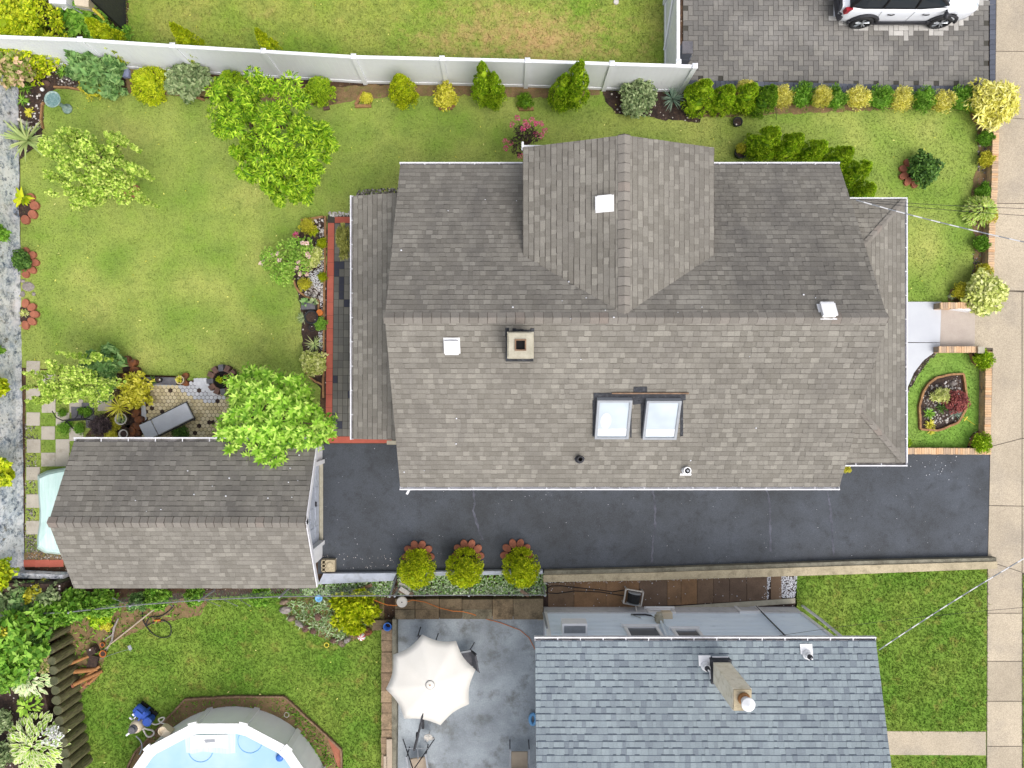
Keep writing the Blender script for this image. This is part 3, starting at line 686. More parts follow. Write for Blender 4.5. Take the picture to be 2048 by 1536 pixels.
sheet("flower_bed", poly([(1930, 898), (1944, 868), (1964, 858), (1970, 870), (1970, 898)]), 0.012, M['mulch'])
sheet("flower_bed", poly([(1812, 778), (1845, 722), (1868, 704), (1874, 708), (1850, 730), (1832, 756), (1806, 800)]), 0.014, M['mulch'])
sheet("flower_bed", poly([(150, 755), (300, 752), (296, 800), (288, 850), (286, 880), (165, 880), (230, 800)]), 0.012, M['soil'])
sheet("flower_bed", poly([(-120, -120), (256, -120), (256, 66), (262, 112), (-120, 70)]), 0.010, M['soil'])
sheet("flower_bed", poly([(120, 1232), (240, 1205), (420, 1195), (400, 1230), (300, 1250), (215, 1290), (200, 1350), (160, 1390), (130, 1390), (125, 1300)]), 0.008, M['clay'])
sheet("flower_bed", poly([(560, 1196), (768, 1194), (768, 1240), (740, 1268), (680, 1290), (630, 1270), (575, 1235)]), 0.008, M['clay'])
sheet("flower_bed", poly([(258, 1560), (260, 1530), (270, 1505), (372, 1397), (570, 1391), (684, 1498), (684, 1660), (258, 1660)]), 0.008, M['clay'])
sheet("flower_bed", poly([(605, 1160), (1092, 1146), (1092, 1194), (605, 1192)]), 0.006, M['soil'])
sheet("flower_bed", poly([(48, 1105), (175, 1090), (175, 1130), (48, 1130)]), 0.012, M['clay'])
rd = MB()
for k in range(3): rd.prism(poly([(44 + k * 28, 1120), (71.5 + k * 28, 1119), (71.5 + k * 28, 1133), (43 + k * 28, 1134)]), 0, .03, 0, False)
tag(rd.build("red_tile_strip", M['red_tile']), None, None, None, "structure")

# ------------------------------------------------------------------ roofs
def on_plane(px, py, O, Nn):
    d = Vector(((px - NX) / F, (NY - py) / F, -1.0)); c = Vector((0, 0, CAM_H))
    t = (Vector(O) - c).dot(Nn) / d.dot(Nn); return c + d * t
def roof_plane(mb, O, U, V, pg, seed, row=0.143, tabs=(0.10, 0.27), strip=0.022, lift=(0.005, 0.016), deck=0.1, raised=0.5, m=(0, 1, 0)):
    O, U, V = Vector(O), Vector(U).normalized(), Vector(V).normalized(); Nn = U.cross(V).normalized()
    W = lambda u, v, h=0.0: O + U * u + V * v + Nn * h
    n = len(pg); vs = [W(u, v, -0.004) for u, v in pg] + [W(u, v, -deck) for u, v in pg]
    mb.add(vs, [tuple(range(n)), tuple(range(2 * n - 1, n - 1, -1))] + [(i, n + i, n + (i + 1) % n, (i + 1) % n) for i in range(n)], m[2])
    rg = random.Random(seed); vmax = max(p[1] for p in pg)
    def span(v):
        xs = []
        for i in range(n):
            (a, b), (c, d) = pg[i], pg[(i + 1) % n]
            if abs(d - b) < 1e-9: continue
            t = (v - b) / (d - b)
            if -1e-9 <= t <= 1 + 1e-9: xs.append(a + (c - a) * t)
        return (min(xs), max(xs)) if len(xs) > 1 else None
    k = 0
    while k * row < vmax - 0.01:
        v0 = k * row; v1 = min(v0 + row, vmax)
        s0, s1 = span(v0 + 1e-5), span(v1 - 1e-5); k += 1
        if not s0 or not s1: continue
        lo, hi = min(s0[0], s1[0]), max(s0[1], s1[1]); u = lo - rg.uniform(0, tabs[1]); h_prev = None
        cl = lambda u_, s_: min(max(u_, s_[0]), s_[1])
        while u < hi:
            ub = u + rg.uniform(*tabs); rz = rg.random() < raised
            if rz: ub = min(ub, u + tabs[0] * 1.7)
            a0, b0, a1, b1 = cl(u, s0), cl(ub, s0), cl(u, s1), cl(ub, s1); u = ub
            if b0 - a0 < 0.004 and b1 - a1 < 0.004: continue
            h = lift[1] if rz else lift[0] + rg.uniform(0, 0.003); sp = strip if rz else strip * 0.55
            g = 0.0025
            q = [W(a0 + g, v0, h), W(b0 - g, v0, h), W(b1 - g, v1, 0.003), W(a1 + g, v1, 0.003), W(a0 + g, v0 - sp, 0.0045 + sp / row * (lift[1] - .003)), W(b0 - g, v0 - sp, 0.0045 + sp / row * (lift[1] - .003))]
            mb.add(q, [(0, 1, 2, 3)], m[0]); b_ = len(mb.v) - 6
            mb.f.append((b_ + 4, b_ + 5, b_ + 1, b_)); mb.m.append(m[1])
    return Nn
def cap_row(mb, A, B, Nl, Nr, seed, w=0.15, step=0.215, m=0, h=0.022):
    """ridge shingles from A to B; Nl/Nr unit vectors running down the two slopes"""
    A, B = Vector(A), Vector(B); L = (B - A).length; D = (B - A) / L; up = Vector((0, 0, 1)); n = max(1, int(L / step)); rg = random.Random(seed)
    for i in range(n):
        a = A + D * (i * L / n); b = A + D * ((i + 1) * L / n + 0.03); j = rg.uniform(0.94, 1.05) * w
        hb = h + rg.uniform(0, 0.006); ha = hb + 0.012
        vs = [a + Nl * j + up * ha * .8, a + up * (ha + 0.012), a + Nr * j + up * ha * .8, b + Nl * j + up * hb * .5, b + up * (hb * .6 + 0.01), b + Nr * j + up * hb * .5]
        q_ = D * .028; vs += [a + Nl * j - up * .004 - q_, a + up * (hb * .6 + .008) - q_, a + Nr * j - up * .004 - q_]
        mb.add(vs, [(0, 1, 4, 3), (1, 2, 5, 4)], m); k = len(mb.v) - 9
        mb.f += [(k + 6, k + 7, k + 1, k), (k + 7, k + 8, k + 2, k + 1)]; mb.m += [m + 1, m + 1]
def gutter(name, a, b, out, root, w=0.11, h=0.10, hangers=0.62, clean=False):
    """open trough from a to b; out = horizontal unit vector away from the roof"""
    a, b, out = Vector(a), Vector(b), Vector(out).normalized(); D = (b - a).normalized(); up = Vector((0, 0, 1)); L = (b - a).length
    mb = MB(); rot = Matrix((D, out, up)).transposed()
    c = (a + b) / 2
    mb.box(c + out * w / 2 - up * h, (L, w, 0.012), rot=rot, m=0 if clean else 1)
    mb.box(c + out * (w + 0.012) - up * (h / 2 - 0.004), (L + .03, 0.034, h + 0.014), rot=rot, m=0)
    mb.box(c + out * 0.004 - up * h / 2, (L, 0.008, h), rot=rot, m=0)
    for e in (a, b): mb.box(e + out * w / 2 - up * h / 2, (0.012, w, h), rot=rot, m=0)
    n = int(L / hangers)
    for i in range(1, n): mb.box(a + D * (i * L / n) + out * w / 2 + up * 0.004, (0.022, w, 0.012), rot=rot, m=0)
    return part(mb, name, [M['white_metal'], M['gutter_in']], root)
def slope_of(z0, z1, run): return (z1 - z0) / run

# ================= the main house
EV, RD = 3.0, 5.4
hx0, hx1 = -2.83, 8.91; hyT, hyB = 5.96, -2.63; yR = 1.64
house = empty("house", (3.0, 1.6, 0), 0, "large house with grey brown shingle roofs, a cross gable and two skylights", "house")
sN, sS = slope_of(EV, RD, hyT - yR), slope_of(EV, RD, yR - hyB)
rf = MB()
LN = math.hypot(hyT - yR, RD - EV); LS = math.hypot(yR - hyB, RD - EV)
W_ = hx1 - hx0
UN, VN = Vector((-1, 0, 0)), Vector((0, -(hyT - yR), RD - EV)).normalized()
US, VS = Vector((1, 0, 0)), Vector((0, (yR - hyB), RD - EV)).normalized()
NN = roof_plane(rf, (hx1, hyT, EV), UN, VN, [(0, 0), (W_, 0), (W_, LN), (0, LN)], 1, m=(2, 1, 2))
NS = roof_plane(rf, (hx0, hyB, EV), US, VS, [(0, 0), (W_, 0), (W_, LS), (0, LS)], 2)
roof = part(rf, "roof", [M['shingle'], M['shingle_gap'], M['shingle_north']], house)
cp_ = MB(); cap_row(cp_, (hx1, yR, RD), (hx0, yR, RD), -VN, -VS, 3); part(cp_, "ridge_cap", [M['shingle_cap'], M['shingle_gap']], house)
# cross gable
DE, DR = 4.5, 5.36; dx0, dx1, dxr, dyF = 0.431, 5.107, 2.769, 5.92
zN = lambda y: RD - (y - yR) * sN
yE = yR + (RD - DE) / sN; yRr = yR + (RD - DR) / sN
dg = MB(); run = dxr - dx0; Ld = math.hypot(run, DR - DE)
roof_plane(dg, (dx0, dyF, DE), (0, -1, 0), (run, 0, DR - DE), [(0, 0), (dyF - yE, 0), (dyF - yRr, Ld), (0, Ld)], 4, deck=0.08)
run2 = dx1 - dxr; Ld2 = math.hypot(run2, DR - DE)
roof_plane(dg, (dx1, yE, DE), (0, 1, 0), (-run2, 0, DR - DE), [(0, 0), (dyF - yE, 0), (dyF - yE, Ld2), (yE - yRr, Ld2)][:0] or [(0, 0), (dyF - yE, 0), (dyF - yE, Ld2), (-(yE - yRr), Ld2)], 5, deck=0.08)
part(dg, "gable_roof", [M['shingle'], M['shingle_gap']], house)
cg = MB(); cap_row(cg, (dxr, dyF, DR), (dxr, yRr, DR), Vector((-run, 0, DE - DR)).normalized(), Vector((run2, 0, DE - DR)).normalized(), 6, 0.155); part(cg, "gable_ridge_cap", [M['shingle_cap'], M['shingle_gap']], house)
# walls
wb = MB()
def gable_prism(mb, x0, x1, y0, y1, zb, ztop_y0, ztop_y1, yr, zr, m=0):
    pr = [(y0, zb), (y1, zb), (y1, ztop_y1), (yr, zr), (y0, ztop_y0)]
    vs = [(x0, y, z) for y, z in pr] + [(x1, y, z) for y, z in pr]
    mb.add(vs, [(4, 3, 2, 1, 0), (5, 6, 7, 8, 9)] + [(i, (i + 1) % 5, 5 + (i + 1) % 5, 5 + i) for i in range(5)], m)
wx0, wx1, wy0, wy1 = -2.58, 8.62, -2.33, 5.66
gable_prism(wb, wx0, wx1, wy0, wy1, 0.0, EV + (wy0 - hyB) * sS - .13, EV + (hyT - wy1) * sN - .13, yR, RD - .13)
wb.add([(dx0 + .25, 5.70, 2.9), (dx1 - .25, 5.70, 2.9), (dx1 - .25, 5.70, DE - .02), (dxr, 5.70, DR - .12), (dx0 + .25, 5.70, DE - .02), (dx0 + .25, 2.6, 2.9), (dx1 - .25, 2.6, 2.9), (dx1 - .25, 2.6, DE - .02), (dxr, 2.6, DR - .12), (dx0 + .25, 2.6, DE - .02)],
       [(4, 3, 2, 1, 0), (5, 6, 7, 8, 9), (0, 1, 6, 5), (1, 2, 7, 6), (2, 3, 8, 7), (3, 4, 9, 8), (4, 0, 5, 9)])
part(wb, "wall", M['siding'], house)
# rake boards
rk = MB()
def rake(mb, p, q, th=0.03, hh=0.16, out=(0, 0, 0), drop=0.13, show=False):
    if show: drop = .03
    p, q = Vector(p), Vector(q); D = (q - p).normalized(); side = Vector(out).normalized(); up = D.cross(side);
    if up.z < 0: up = -up
    rot = Matrix((D, side, up)).transposed(); mb.box((p + q) / 2 - side * (th / 2 + .006) * (-1 if show else 1) - up * (hh / 2 + drop), ((q - p).length, th, hh), rot=rot)
for xx, o in ((hx0, (-1, 0, 0)), (hx1, (1, 0, 0))):
    rake(rk, (xx, hyT, EV), (xx, yR, RD), out=o); rake(rk, (xx, hyB, EV), (xx, yR, RD), out=o); part(rk, "fascia", M['white_metal'], house); rk = MB()
rake(rk, (dx0, dyF, DE), (dxr, dyF, DR), out=(0, 1, 0)); rake(rk, (dx1, dyF, DE), (dxr, dyF, DR), out=(0, 1, 0))
part(rk, "fascia", M['white_metal'], house); rk = MB(); rk.box2(dx0 + .01, dx0 + .04, yE + .05, dyF - .04, DE - .2, DE - .08); part(rk, "fascia", M['white_metal'], house); rk = MB(); rk.box2(dx1 - .04, dx1 - .01, yE + .05, dyF - .04, DE - .2, DE - .08)
part(rk, "fascia", M['white_metal'], house)
gutter("gutter", (hx0, hyT, EV - .01), (dx0 + 0.05, hyT, EV - .01), (0, 1, 0), house, w=0.05, clean=True)
gutter("gutter", (dx1 - .05, hyT, EV - .01), (hx1, hyT, EV - .01), (0, 1, 0), house, w=0.05, clean=True)
gutter("gutter", (hx0, hyB, EV - .01), (hx1, hyB, EV - .01), (0, -1, 0), house, w=0.07, clean=True)
dn = MB(); dn.box((hx0 + .05, hyT - .12, EV - .06), (.06, .26, .09)); dn.box((hx0 + .05, hyB + .12, EV - .06), (.06, .3, .09)); dn.box((hx0 + .2, hyB - .15, EV - .2), (.06, .2, .06), rot=Matrix.Rotation(-.5, 3, 'Z'))
dn.box((dx0 - .02, dyF + .05, DE - .05), (.05, .2, .06)); dn.box((dx0 + .3, dyF + .05, DE - .06), (.62, .04, .06)); dn.tube([(hx0 + .1, wy0 - .05, EV - .3), (hx0 + .1, wy0 - .05, .1)], .045)
part(dn, "downspout", M['white_metal'], house)
# rear lean-to roof
lx0, lx1, ly0, ly1 = -4.18, -2.5, -1.40, 5.27
lr = MB(); Ll = math.hypot(lx1 - lx0, .42)
roof_plane(lr, (lx0, ly1, 2.5), (0, -1, 0), (lx1 - lx0, 0, .42), [(0, 0), (ly1 - ly0, 0), (ly1 - ly0, Ll), (0, Ll)], 7, deck=.08)
part(lr, "rear_roof", [M['shingle'], M['shingle_gap']], house)
gutter("gutter", (lx0, ly1, 2.49), (lx0, ly0, 2.49), (-1, 0, 0), house, w=0.07)
lw = MB(); lw.prism([(-3.85, -1.2), (-2.6, -1.2), (-2.6, 5.05), (-3.85, 5.05)], 0, 2.36); part(lw, "rear_wall", M['siding'], house)
# front porch, hipped
px1, pyT, pyB, pz, pw = 10.93, 5.16, -2.04, 2.5, 2.28; pr = .68
po = MB(); Lp = math.hypot(pw, pr)
roof_plane(po, (px1, pyB, pz), (0, 1, 0), (-pw, 0, pr), [(0, 0), (pyT - pyB, 0), (pyT - pyB - pw, Lp), (pw, Lp)], 8, deck=.08)
roof_plane(po, (px1, pyT, pz), (-1, 0, 0), (0, -pw, pr), [(0, 0), (pw, 0), (pw, Lp)], 9, deck=.08)
roof_plane(po, (px1 - pw, pyB, pz), (1, 0, 0), (0, pw, pr), [(0, 0), (pw, 0), (0, Lp)], 10, deck=.08)
part(po, "porch_roof", [M['shingle'], M['shingle_gap']], house)
pc = MB(); cap_row(pc, (px1, pyT, pz), (px1 - pw, pyT - pw, pz + pr), Vector((-1, .0, .1)).normalized(), Vector((0, -1, .1)).normalized(), 12, .12); part(pc, "porch_hip_cap", [M['shingle_cap'], M['shingle_gap']], house); pc = MB(); cap_row(pc, (px1, pyB, pz), (px1 - pw, pyB + pw, pz + pr), Vector((-1, 0, .1)).normalized(), Vector((0, 1, .1)).normalized(), 13, .12)
part(pc, "porch_hip_cap", [M['shingle_cap'], M['shingle_gap']], house)
gutter("gutter", (px1, pyT, pz - .01), (px1, pyB, pz - .01), (1, 0, 0), house, w=.06, clean=True)
gutter("gutter", (px1 - pw + .3, pyT, pz - .01), (px1 + .07, pyT, pz - .01), (0, 1, 0), house, w=.04)
gutter("gutter", (px1 - pw + .25, pyB, pz - .01), (px1 + .07, pyB, pz - .01), (0, -1, 0), house, w=.08)
pf = MB(); pf.prism([(8.64, -1.75), (10.6, -1.75), (10.6, 4.9), (8.64, 4.9)], 0.06, 0.45); part(pf, "porch_floor", M['concrete'], house)
for yy in (-1.6, .5, 2.6, 4.75):
    q = MB(); q.box((10.45, yy, 1.4), (.14, .14, 1.95)); part(q, "porch_post", M['white'], house)
# chimney
ct = P(1041, 690, 6.0); ch = MB(); cs_ = .27
ch.box2(ct.x - cs_, ct.x + cs_, ct.y - cs_, ct.y + cs_, 4.7, 5.88); ch.box2(ct.x - cs_ - .03, ct.x + cs_ + .03, ct.y - cs_ - .03, ct.y + cs_ + .03, 5.88, 5.95)
for (a, b, c, d) in ((-cs_, cs_, .1, cs_), (-cs_, cs_, -cs_, -.1), (-cs_, -.1, -.1, .1), (.1, cs_, -.1, .1)): ch.box2(ct.x + a, ct.x + b, ct.y + c, ct.y + d, 5.95, 6.0)
chimney = part(ch, "chimney", M['concrete'], house)
fl = MB()
for (a, b, c, d, e) in ((-.1, .1, .1, .13, 0), (-.1, .1, -.13, -.1, 0), (-.13, -.1, -.13, .13, 0), (.1, .13, -.13, .13, 0)): fl.box2(ct.x + a, ct.x + b, ct.y + c, ct.y + d, 5.9, 6.03, 0)
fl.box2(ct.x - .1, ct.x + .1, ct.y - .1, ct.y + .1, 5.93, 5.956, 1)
q = fl.build("flue", [M['wood'], M['near_black']], chimney)
fh = MB(); rg = random.Random(2)
zf = lambda y: (RD - (yR - y) * sS)
base = Vector((ct.x, ct.y, zf(ct.y)))
for i in range(8):
    xx = ct.x - .3 + .085 * i; fh.box((xx, ct.y + .31 + rg.uniform(-.03, .05), zf(ct.y + .31) + .03), (.09, .16 + rg.uniform(0, .06), .03), rot=Matrix.Rotation(math.atan(sS), 3, 'X'))
for sx in (-1, 1): fh.box((ct.x + sx * .3, ct.y, zf(ct.y) + .06), (.06, .6, .14), rot=Matrix.Rotation(math.atan(sS), 3, 'X'))
fh.box((ct.x, ct.y - .3, zf(ct.y - .3) + .04), (.66, .06, .1))
fh.build("flashing", M['tar'], chimney)
# skylights
RS = Matrix((US, VS, NS)).transposed(); OS = Vector((hx0, hyB, EV))
for cx, cy, lb in ((1226, 838, "skylight with a pale round shape behind its glass"), (1323, 839, "skylight with plain pale glass")):
    c = on_plane(cx, cy, OS + NS * .12, NS); b = MB(); w2, l2 = .43, .57
    for s in (-1, 1):
        b.box(c + US * s * (w2 - .03) - NS * .04, (.06, 2 * l2, .2), rot=RS); b.box(c + VS * s * (l2 - .03) - NS * .04, (2 * w2 - .12, .06, .2), rot=RS)
    sky_ = part(b, "skylight", M['grey_metal'], house)
    g = MB(); g.box(c + NS * .02, (2 * w2 - .121, 2 * l2 - .121, .02), rot=RS); g.build("pane", M['glass_pale'], sky_)
    g = MB(); g.box(c + NS * .034 - VS * (l2 - .2), (2 * w2 - .15, .2, .006), rot=RS); g.build("shade", M['white'], sky_)
    if cx < 1300:
        g = MB(); n = 20; g.add([c + NS * .034 + US * (-.18 + .14 * math.cos(t * 2 * math.pi / n)) + VS * (-.04 + .24 * math.sin(t * 2 * math.pi / n)) for t in range(n)], [tuple(range(n))]); g.build("round_shade", M['walk'], sky_)
fl = MB(); rg = random.Random(4)
def onS(px, py, h=.02): return on_plane(px, py, OS, NS) + NS * h
def flash(mb, x0, y0, x1, y1, h=.025, j=1.2):
    n = max(2, int(abs(x1 - x0) / 9)); top = [onS(x0 + (x1 - x0) * i / n, y0 + rg.uniform(-j, j), h) for i in range(n + 1)]; bot = [onS(x0 + (x1 - x0) * i / n, y1 + rg.uniform(-j, j), h) for i in range(n + 1)]
    v = top + bot[::-1]; m_ = len(v); mb.add(v + [p - NS * .03 for p in v], [tuple(range(m_ - 1, -1, -1))] + [(i, (i + 1) % m_, m_ + (i + 1) % m_, m_ + i) for i in range(m_)])
flash(fl, 1187, 786, 1371, 800); flash(fl, 1267, 773, 1294, 786, .03, .6); flash(fl, 1266, 800, 1293, 808, .022, .8); flash(fl, 1185, 800, 1197, 872, .022, .5); flash(fl, 1260, 806, 1263, 874, .022, .3); flash(fl, 1282, 806, 1290, 876, .022, .4); flash(fl, 1360, 800, 1366, 872, .022, .5)
part(fl, "skylight_flashing", M['tar'], house)
wl = MB(); wl.box(onS(1300, 784.5, .05), (1.9, .03, .03), rot=RS); part(wl, "flashing_batten", M['wood'], house)
# vents
def box_vent(px, py, O, Nn, U, V, w_, l_, h_=.14, root=house):
    c = on_plane(px, py, Vector(O) + Nn * h_, Nn); rot = Matrix((U, V, Nn)).transposed(); b = MB()
    b.box(c - Nn * (h_ / 2), (w_ * .9, l_ * .9, h_), rot=rot); b.box(c + V * l_ * .06, (w_, l_ * .88, .03), rot=rot); b.box(c - V * l_ * .46 - Nn * .03, (w_ * .94, l_ * .12, .05), rot=rot)
    b.box(c - Nn * (h_ - .01), (w_ * 1.15, l_ * 1.15, .012), rot=rot)
    return part(b, "roof_vent", M['white'], root)
box_vent(903, 696, OS, NS, US, VS, .34, .36)
VDl = Vector((run, 0, DR - DE)).normalized(); UDl = Vector((0, -1, 0)); NDl = UDl.cross(VDl)
box_vent(1207, 405, (dx0, dyF, DE), NDl, UDl, VDl, .34, .38)
ON = Vector((hx1, hyT, EV)); box_vent(1658, 617, ON, NN, UN, VN, .34, .38)
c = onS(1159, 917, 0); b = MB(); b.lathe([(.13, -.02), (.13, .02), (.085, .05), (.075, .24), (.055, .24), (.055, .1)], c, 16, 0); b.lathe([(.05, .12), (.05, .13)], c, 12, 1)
part(b, "vent_pipe", [M['dark_metal'], M['near_black']], house)
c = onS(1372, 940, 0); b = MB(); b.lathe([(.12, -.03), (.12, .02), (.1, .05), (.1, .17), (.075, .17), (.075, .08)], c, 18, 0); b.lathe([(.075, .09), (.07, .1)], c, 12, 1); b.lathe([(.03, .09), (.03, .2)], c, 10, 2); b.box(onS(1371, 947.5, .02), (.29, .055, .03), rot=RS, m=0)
part(b, "vent_pipe", [M['white'], M['near_black'], M['grey_metal']], house)

# ================= the garage
garage = empty("garage", (-8.5, -3.1, 0), 0, "detached garage with a grey brown gable roof at the end of the asphalt drive", "garage")
ge, gr_ = 2.4, 3.5; gx0, gx1 = G2(148, 0, ge)[0], G2(632, 0, ge)[0]; gyT, gyB = (NY - 884) * (CAM_H - ge) / F, (NY - 1176) * (CAM_H - ge) / F; gyR = (gyT + gyB) / 2
g = MB(); Lg = math.hypot(gyT - gyR, gr_ - ge); Wg = gx1 - gx0
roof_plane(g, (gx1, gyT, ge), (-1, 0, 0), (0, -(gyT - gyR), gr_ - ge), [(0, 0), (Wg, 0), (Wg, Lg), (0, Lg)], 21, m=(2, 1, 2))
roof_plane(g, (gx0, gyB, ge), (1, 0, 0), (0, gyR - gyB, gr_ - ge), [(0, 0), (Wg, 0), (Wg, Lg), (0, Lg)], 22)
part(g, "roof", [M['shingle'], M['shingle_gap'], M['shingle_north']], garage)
g = MB(); cap_row(g, (gx1, gyR, gr_), (gx0, gyR, gr_), Vector((0, gyT - gyR, ge - gr_)).normalized(), Vector((0, gyB - gyR, ge - gr_)).normalized(), 23, .16); part(g, "ridge_cap", [M['shingle_cap'], M['shingle_gap']], garage)
gutter("gutter", (gx0, gyT, ge - .01), (gx1 + .05, gyT, ge - .01), (0, 1, 0), garage, w=.10, hangers=.68)
g = MB(); rake(g, (gx1, gyT, ge), (gx1, gyR, gr_), out=(1, 0, 0), hh=.16, show=True); rake(g, (gx1, gyB, ge), (gx1, gyR, gr_), out=(1, 0, 0), hh=.16, show=True); part(g, "fascia", M['white_metal'], garage); g = MB()
rake(g, (gx0, gyT, ge), (gx0, gyR, gr_), out=(-1, 0, 0), hh=.16); rake(g, (gx0, gyB, ge), (gx0, gyR, gr_), out=(-1, 0, 0), hh=.16); part(g, "fascia", M['white_metal'], garage)
gwx1 = G2(645, 0)[0]; gwx0 = gx0 + .35; sG = (gr_ - ge) / (gyT - gyR)
yb0, yb1 = gyB + .28, gyT - .28
dT, dB = G2(0, 926)[1], G2(0, 1080)[1]
g = MB()
def wall_piece(mb, y0, y1, x0, x1):
    zt = lambda y: ge + (min(gyT - y, y - gyB)) * sG - .12
    ys = [y0] + ([gyR] if y0 < gyR < y1 else []) + [y1]
    pts = [(y0, 0), (y1, 0)] + [(y, zt(y)) for y in ys[::-1]]; n = len(pts)
    mb.add([(x0, y, z) for y, z in pts] + [(x1, y, z) for y, z in pts], [tuple(range(n - 1, -1, -1)), tuple(range(n, 2 * n))] + [(i, (i + 1) % n, n + (i + 1) % n, n + i) for i in range(n)])
wall_piece(g, yb0, yb1, gwx0, gwx1 - .14)
part(g, "wall", M['siding'], garage)
g = MB(); g.box2(gwx1 - .139, gwx1, dT, yb1, 0, 2.2); g.box2(gwx1 - .139, gwx1, yb0, dB, 0, 2.2); g.box2(gwx1 - .139, gwx1, yb0, yb1, 2.203, 2.44)
part(g, "front_wall", M['white'], garage)
for yy in (dT, dB):
    g = MB(); s = 1 if yy == dT else -1; g.box((gwx1 + .03, yy + s * .06, 1.1), (.08, .12, 2.2)); part(g, "door_jamb", M['white'], garage)
g = MB(); g.box2(gwx1 - .135, gwx1 - .10, dB + .003, dT - .003, .03, 2.2, 0)
for z in (.56, 1.1, 1.64): g.box2(gwx1 - .11, gwx1 - .095, dB + .01, dT - .01, z - .01, z + .01, 0)
for k in range(4):
    for z in (.3, .83, 1.37, 1.9):
        yy = dB + (dT - dB) * (k + .5) / 4; g.box((gwx1 - .097, yy, z), (.02, .4, .32))
gd = part(g, "garage_door", M['white_paint'], garage)
g = MB(); g.box((gwx1 - .07, (dB + dT) / 2, .5), (.05, .14, .03)); g.build("handle", M['dark_metal'], gd)
g = MB(); g.box2(gwx1 - .09, gwx1 + .02, dB + .01, dT - .01, .006, .03); part(g, "door_sill", M['concrete'], garage)

# ================= the neighbour's house
nb = empty("house", (5.2, -9.5, 0), 0, "neighbouring house with blue grey shingles and pale blue siding", "house")
ne, nyE, nx0, nx1 = 3.2, -6.70, .767, 9.78; nyR, nzR = -12.4, 3.2 + (12.4 - 6.70) * .26
n_ = MB(); Lb = math.hypot(nyE - nyR, nzR - ne)
NBN = roof_plane(n_, (nx1, nyE, ne), (-1, 0, 0), (0, nyR - nyE, nzR - ne), [(0, 0), (nx1 - nx0, 0), (nx1 - nx0, Lb), (0, Lb)], 31, row=.162, tabs=(.08, .19), strip=.034, raised=.5, lift=(.004, .016))
roof_plane(n_, (nx0, nyR * 2 - nyE, ne), (1, 0, 0), (0, nyE - nyR, nzR - ne), [(0, 0), (nx1 - nx0, 0), (nx1 - nx0, Lb), (0, Lb)], 32, row=.5, tabs=(1, 2))
part(n_, "roof", [M['blue_shingle'], M['blue_gap']], nb)
gutter("gutter", (nx0, nyE, ne - .01), (nx1, nyE, ne - .01), (0, 1, 0), nb, w=.085, hangers=.6)
n_ = MB(); rake(n_, (nx0, nyE, ne), (nx0, nyR, nzR), out=(-1, 0, 0)); part(n_, "fascia", M['white_metal'], nb); n_ = MB(); rake(n_, (nx1, nyE, ne), (nx1, nyR, nzR), out=(1, 0, 0)); part(n_, "fascia", M['white_metal'], nb)
nwx0, nwx1, nwy = 1.18, 8.92, -6.80
n_ = MB(); n_.box2(nwx0, nwx1, -18, nwy, .55, 3.1, 0); n_.box2(nwx0 - .02, nwx1 + .02, -18, nwy + .03, 0, .55, 1)
z = .66
while z < 3.06:
    n_.box2(nwx0 - .006, nwx1 + .006, nwy, nwy + .012, z, z + .012, 0); z += .115
part(n_, "wall", [M['clap'], M['found']], nb)
n_ = MB(); n_.box2(nwx1 - .06, nwx1 + .03, nwy - .2, nwy + .04, .55, 3.08); part(n_, "corner_board", M['white'], nb); n_ = MB(); n_.box2(nwx0 - .03, nwx0 + .06, nwy - .2, nwy + .04, .55, 3.08); part(n_, "corner_board", M['white'], nb)
def onwall(px, py, d=0.0):
    t = (nwy + d - 0) / ((NY - py) / F); return Vector(((px - NX) / F * t, nwy + d, CAM_H - t))
def wall_window(px0, px1, pyA, pyB, zlo=None):
    a = onwall(px0, pyA); b = onwall(px1, pyA); zt = a.z; z1 = onwall(px0, pyB).z if zlo is None else zlo
    x0, x1 = min(a.x, b.x), max(a.x, b.x); lo, hi = min(zt, z1), max(zt, z1); f = MB(); y = nwy
    for (p, q, r, s) in ((x0, x1, lo, lo + .09), (x0, x1, hi - .09, hi), (x0, x0 + .08, lo + .09, hi - .09), (x1 - .08, x1, lo + .09, hi - .09)): f.box2(p, q, y, y + .07, r, s)
    w_ = part(f, "window", M['white'], nb)
    g = MB(); g.box2(x0 + .08, x1 - .08, y + .005, y + .028, lo + .09, hi - .09); g.build("pane", M['glass_grey'], w_)
    s = MB(); s.box2(x0 - .05, x1 + .05, y, y + .10, lo - .05, lo - .002); s.build("sill", M['white'], w_)
wall_window(1247, 1315, 1256, 1283, 2.95); wall_window(1342, 1396, 1261, 1283, 2.95)
wall_window(1292, 1346, 1220, 1228.5); wall_window(1466, 1512, 1214, 1227)
# air conditioner in its window opening
a = onwall(1120, 1250); b = onwall(1168, 1250); n_ = MB(); zt = 2.45; x0, x1 = a.x, b.x
n_.box2(x0, x1, nwy, nwy + .32, zt - .45, zt, 0)
ac = part(n_, "air_conditioner", M['white'], nb)
n_ = MB(); n_.box2(x0 + .05, x1 - .05, nwy + .06, nwy + .26, zt, zt + .008)
for k in range(8): n_.box2(x0 + .06, x1 - .06, nwy + .07 + k * .024, nwy + .08 + k * .024, zt + .008, zt + .014)
n_.build("grille", M['grey_metal'], ac)
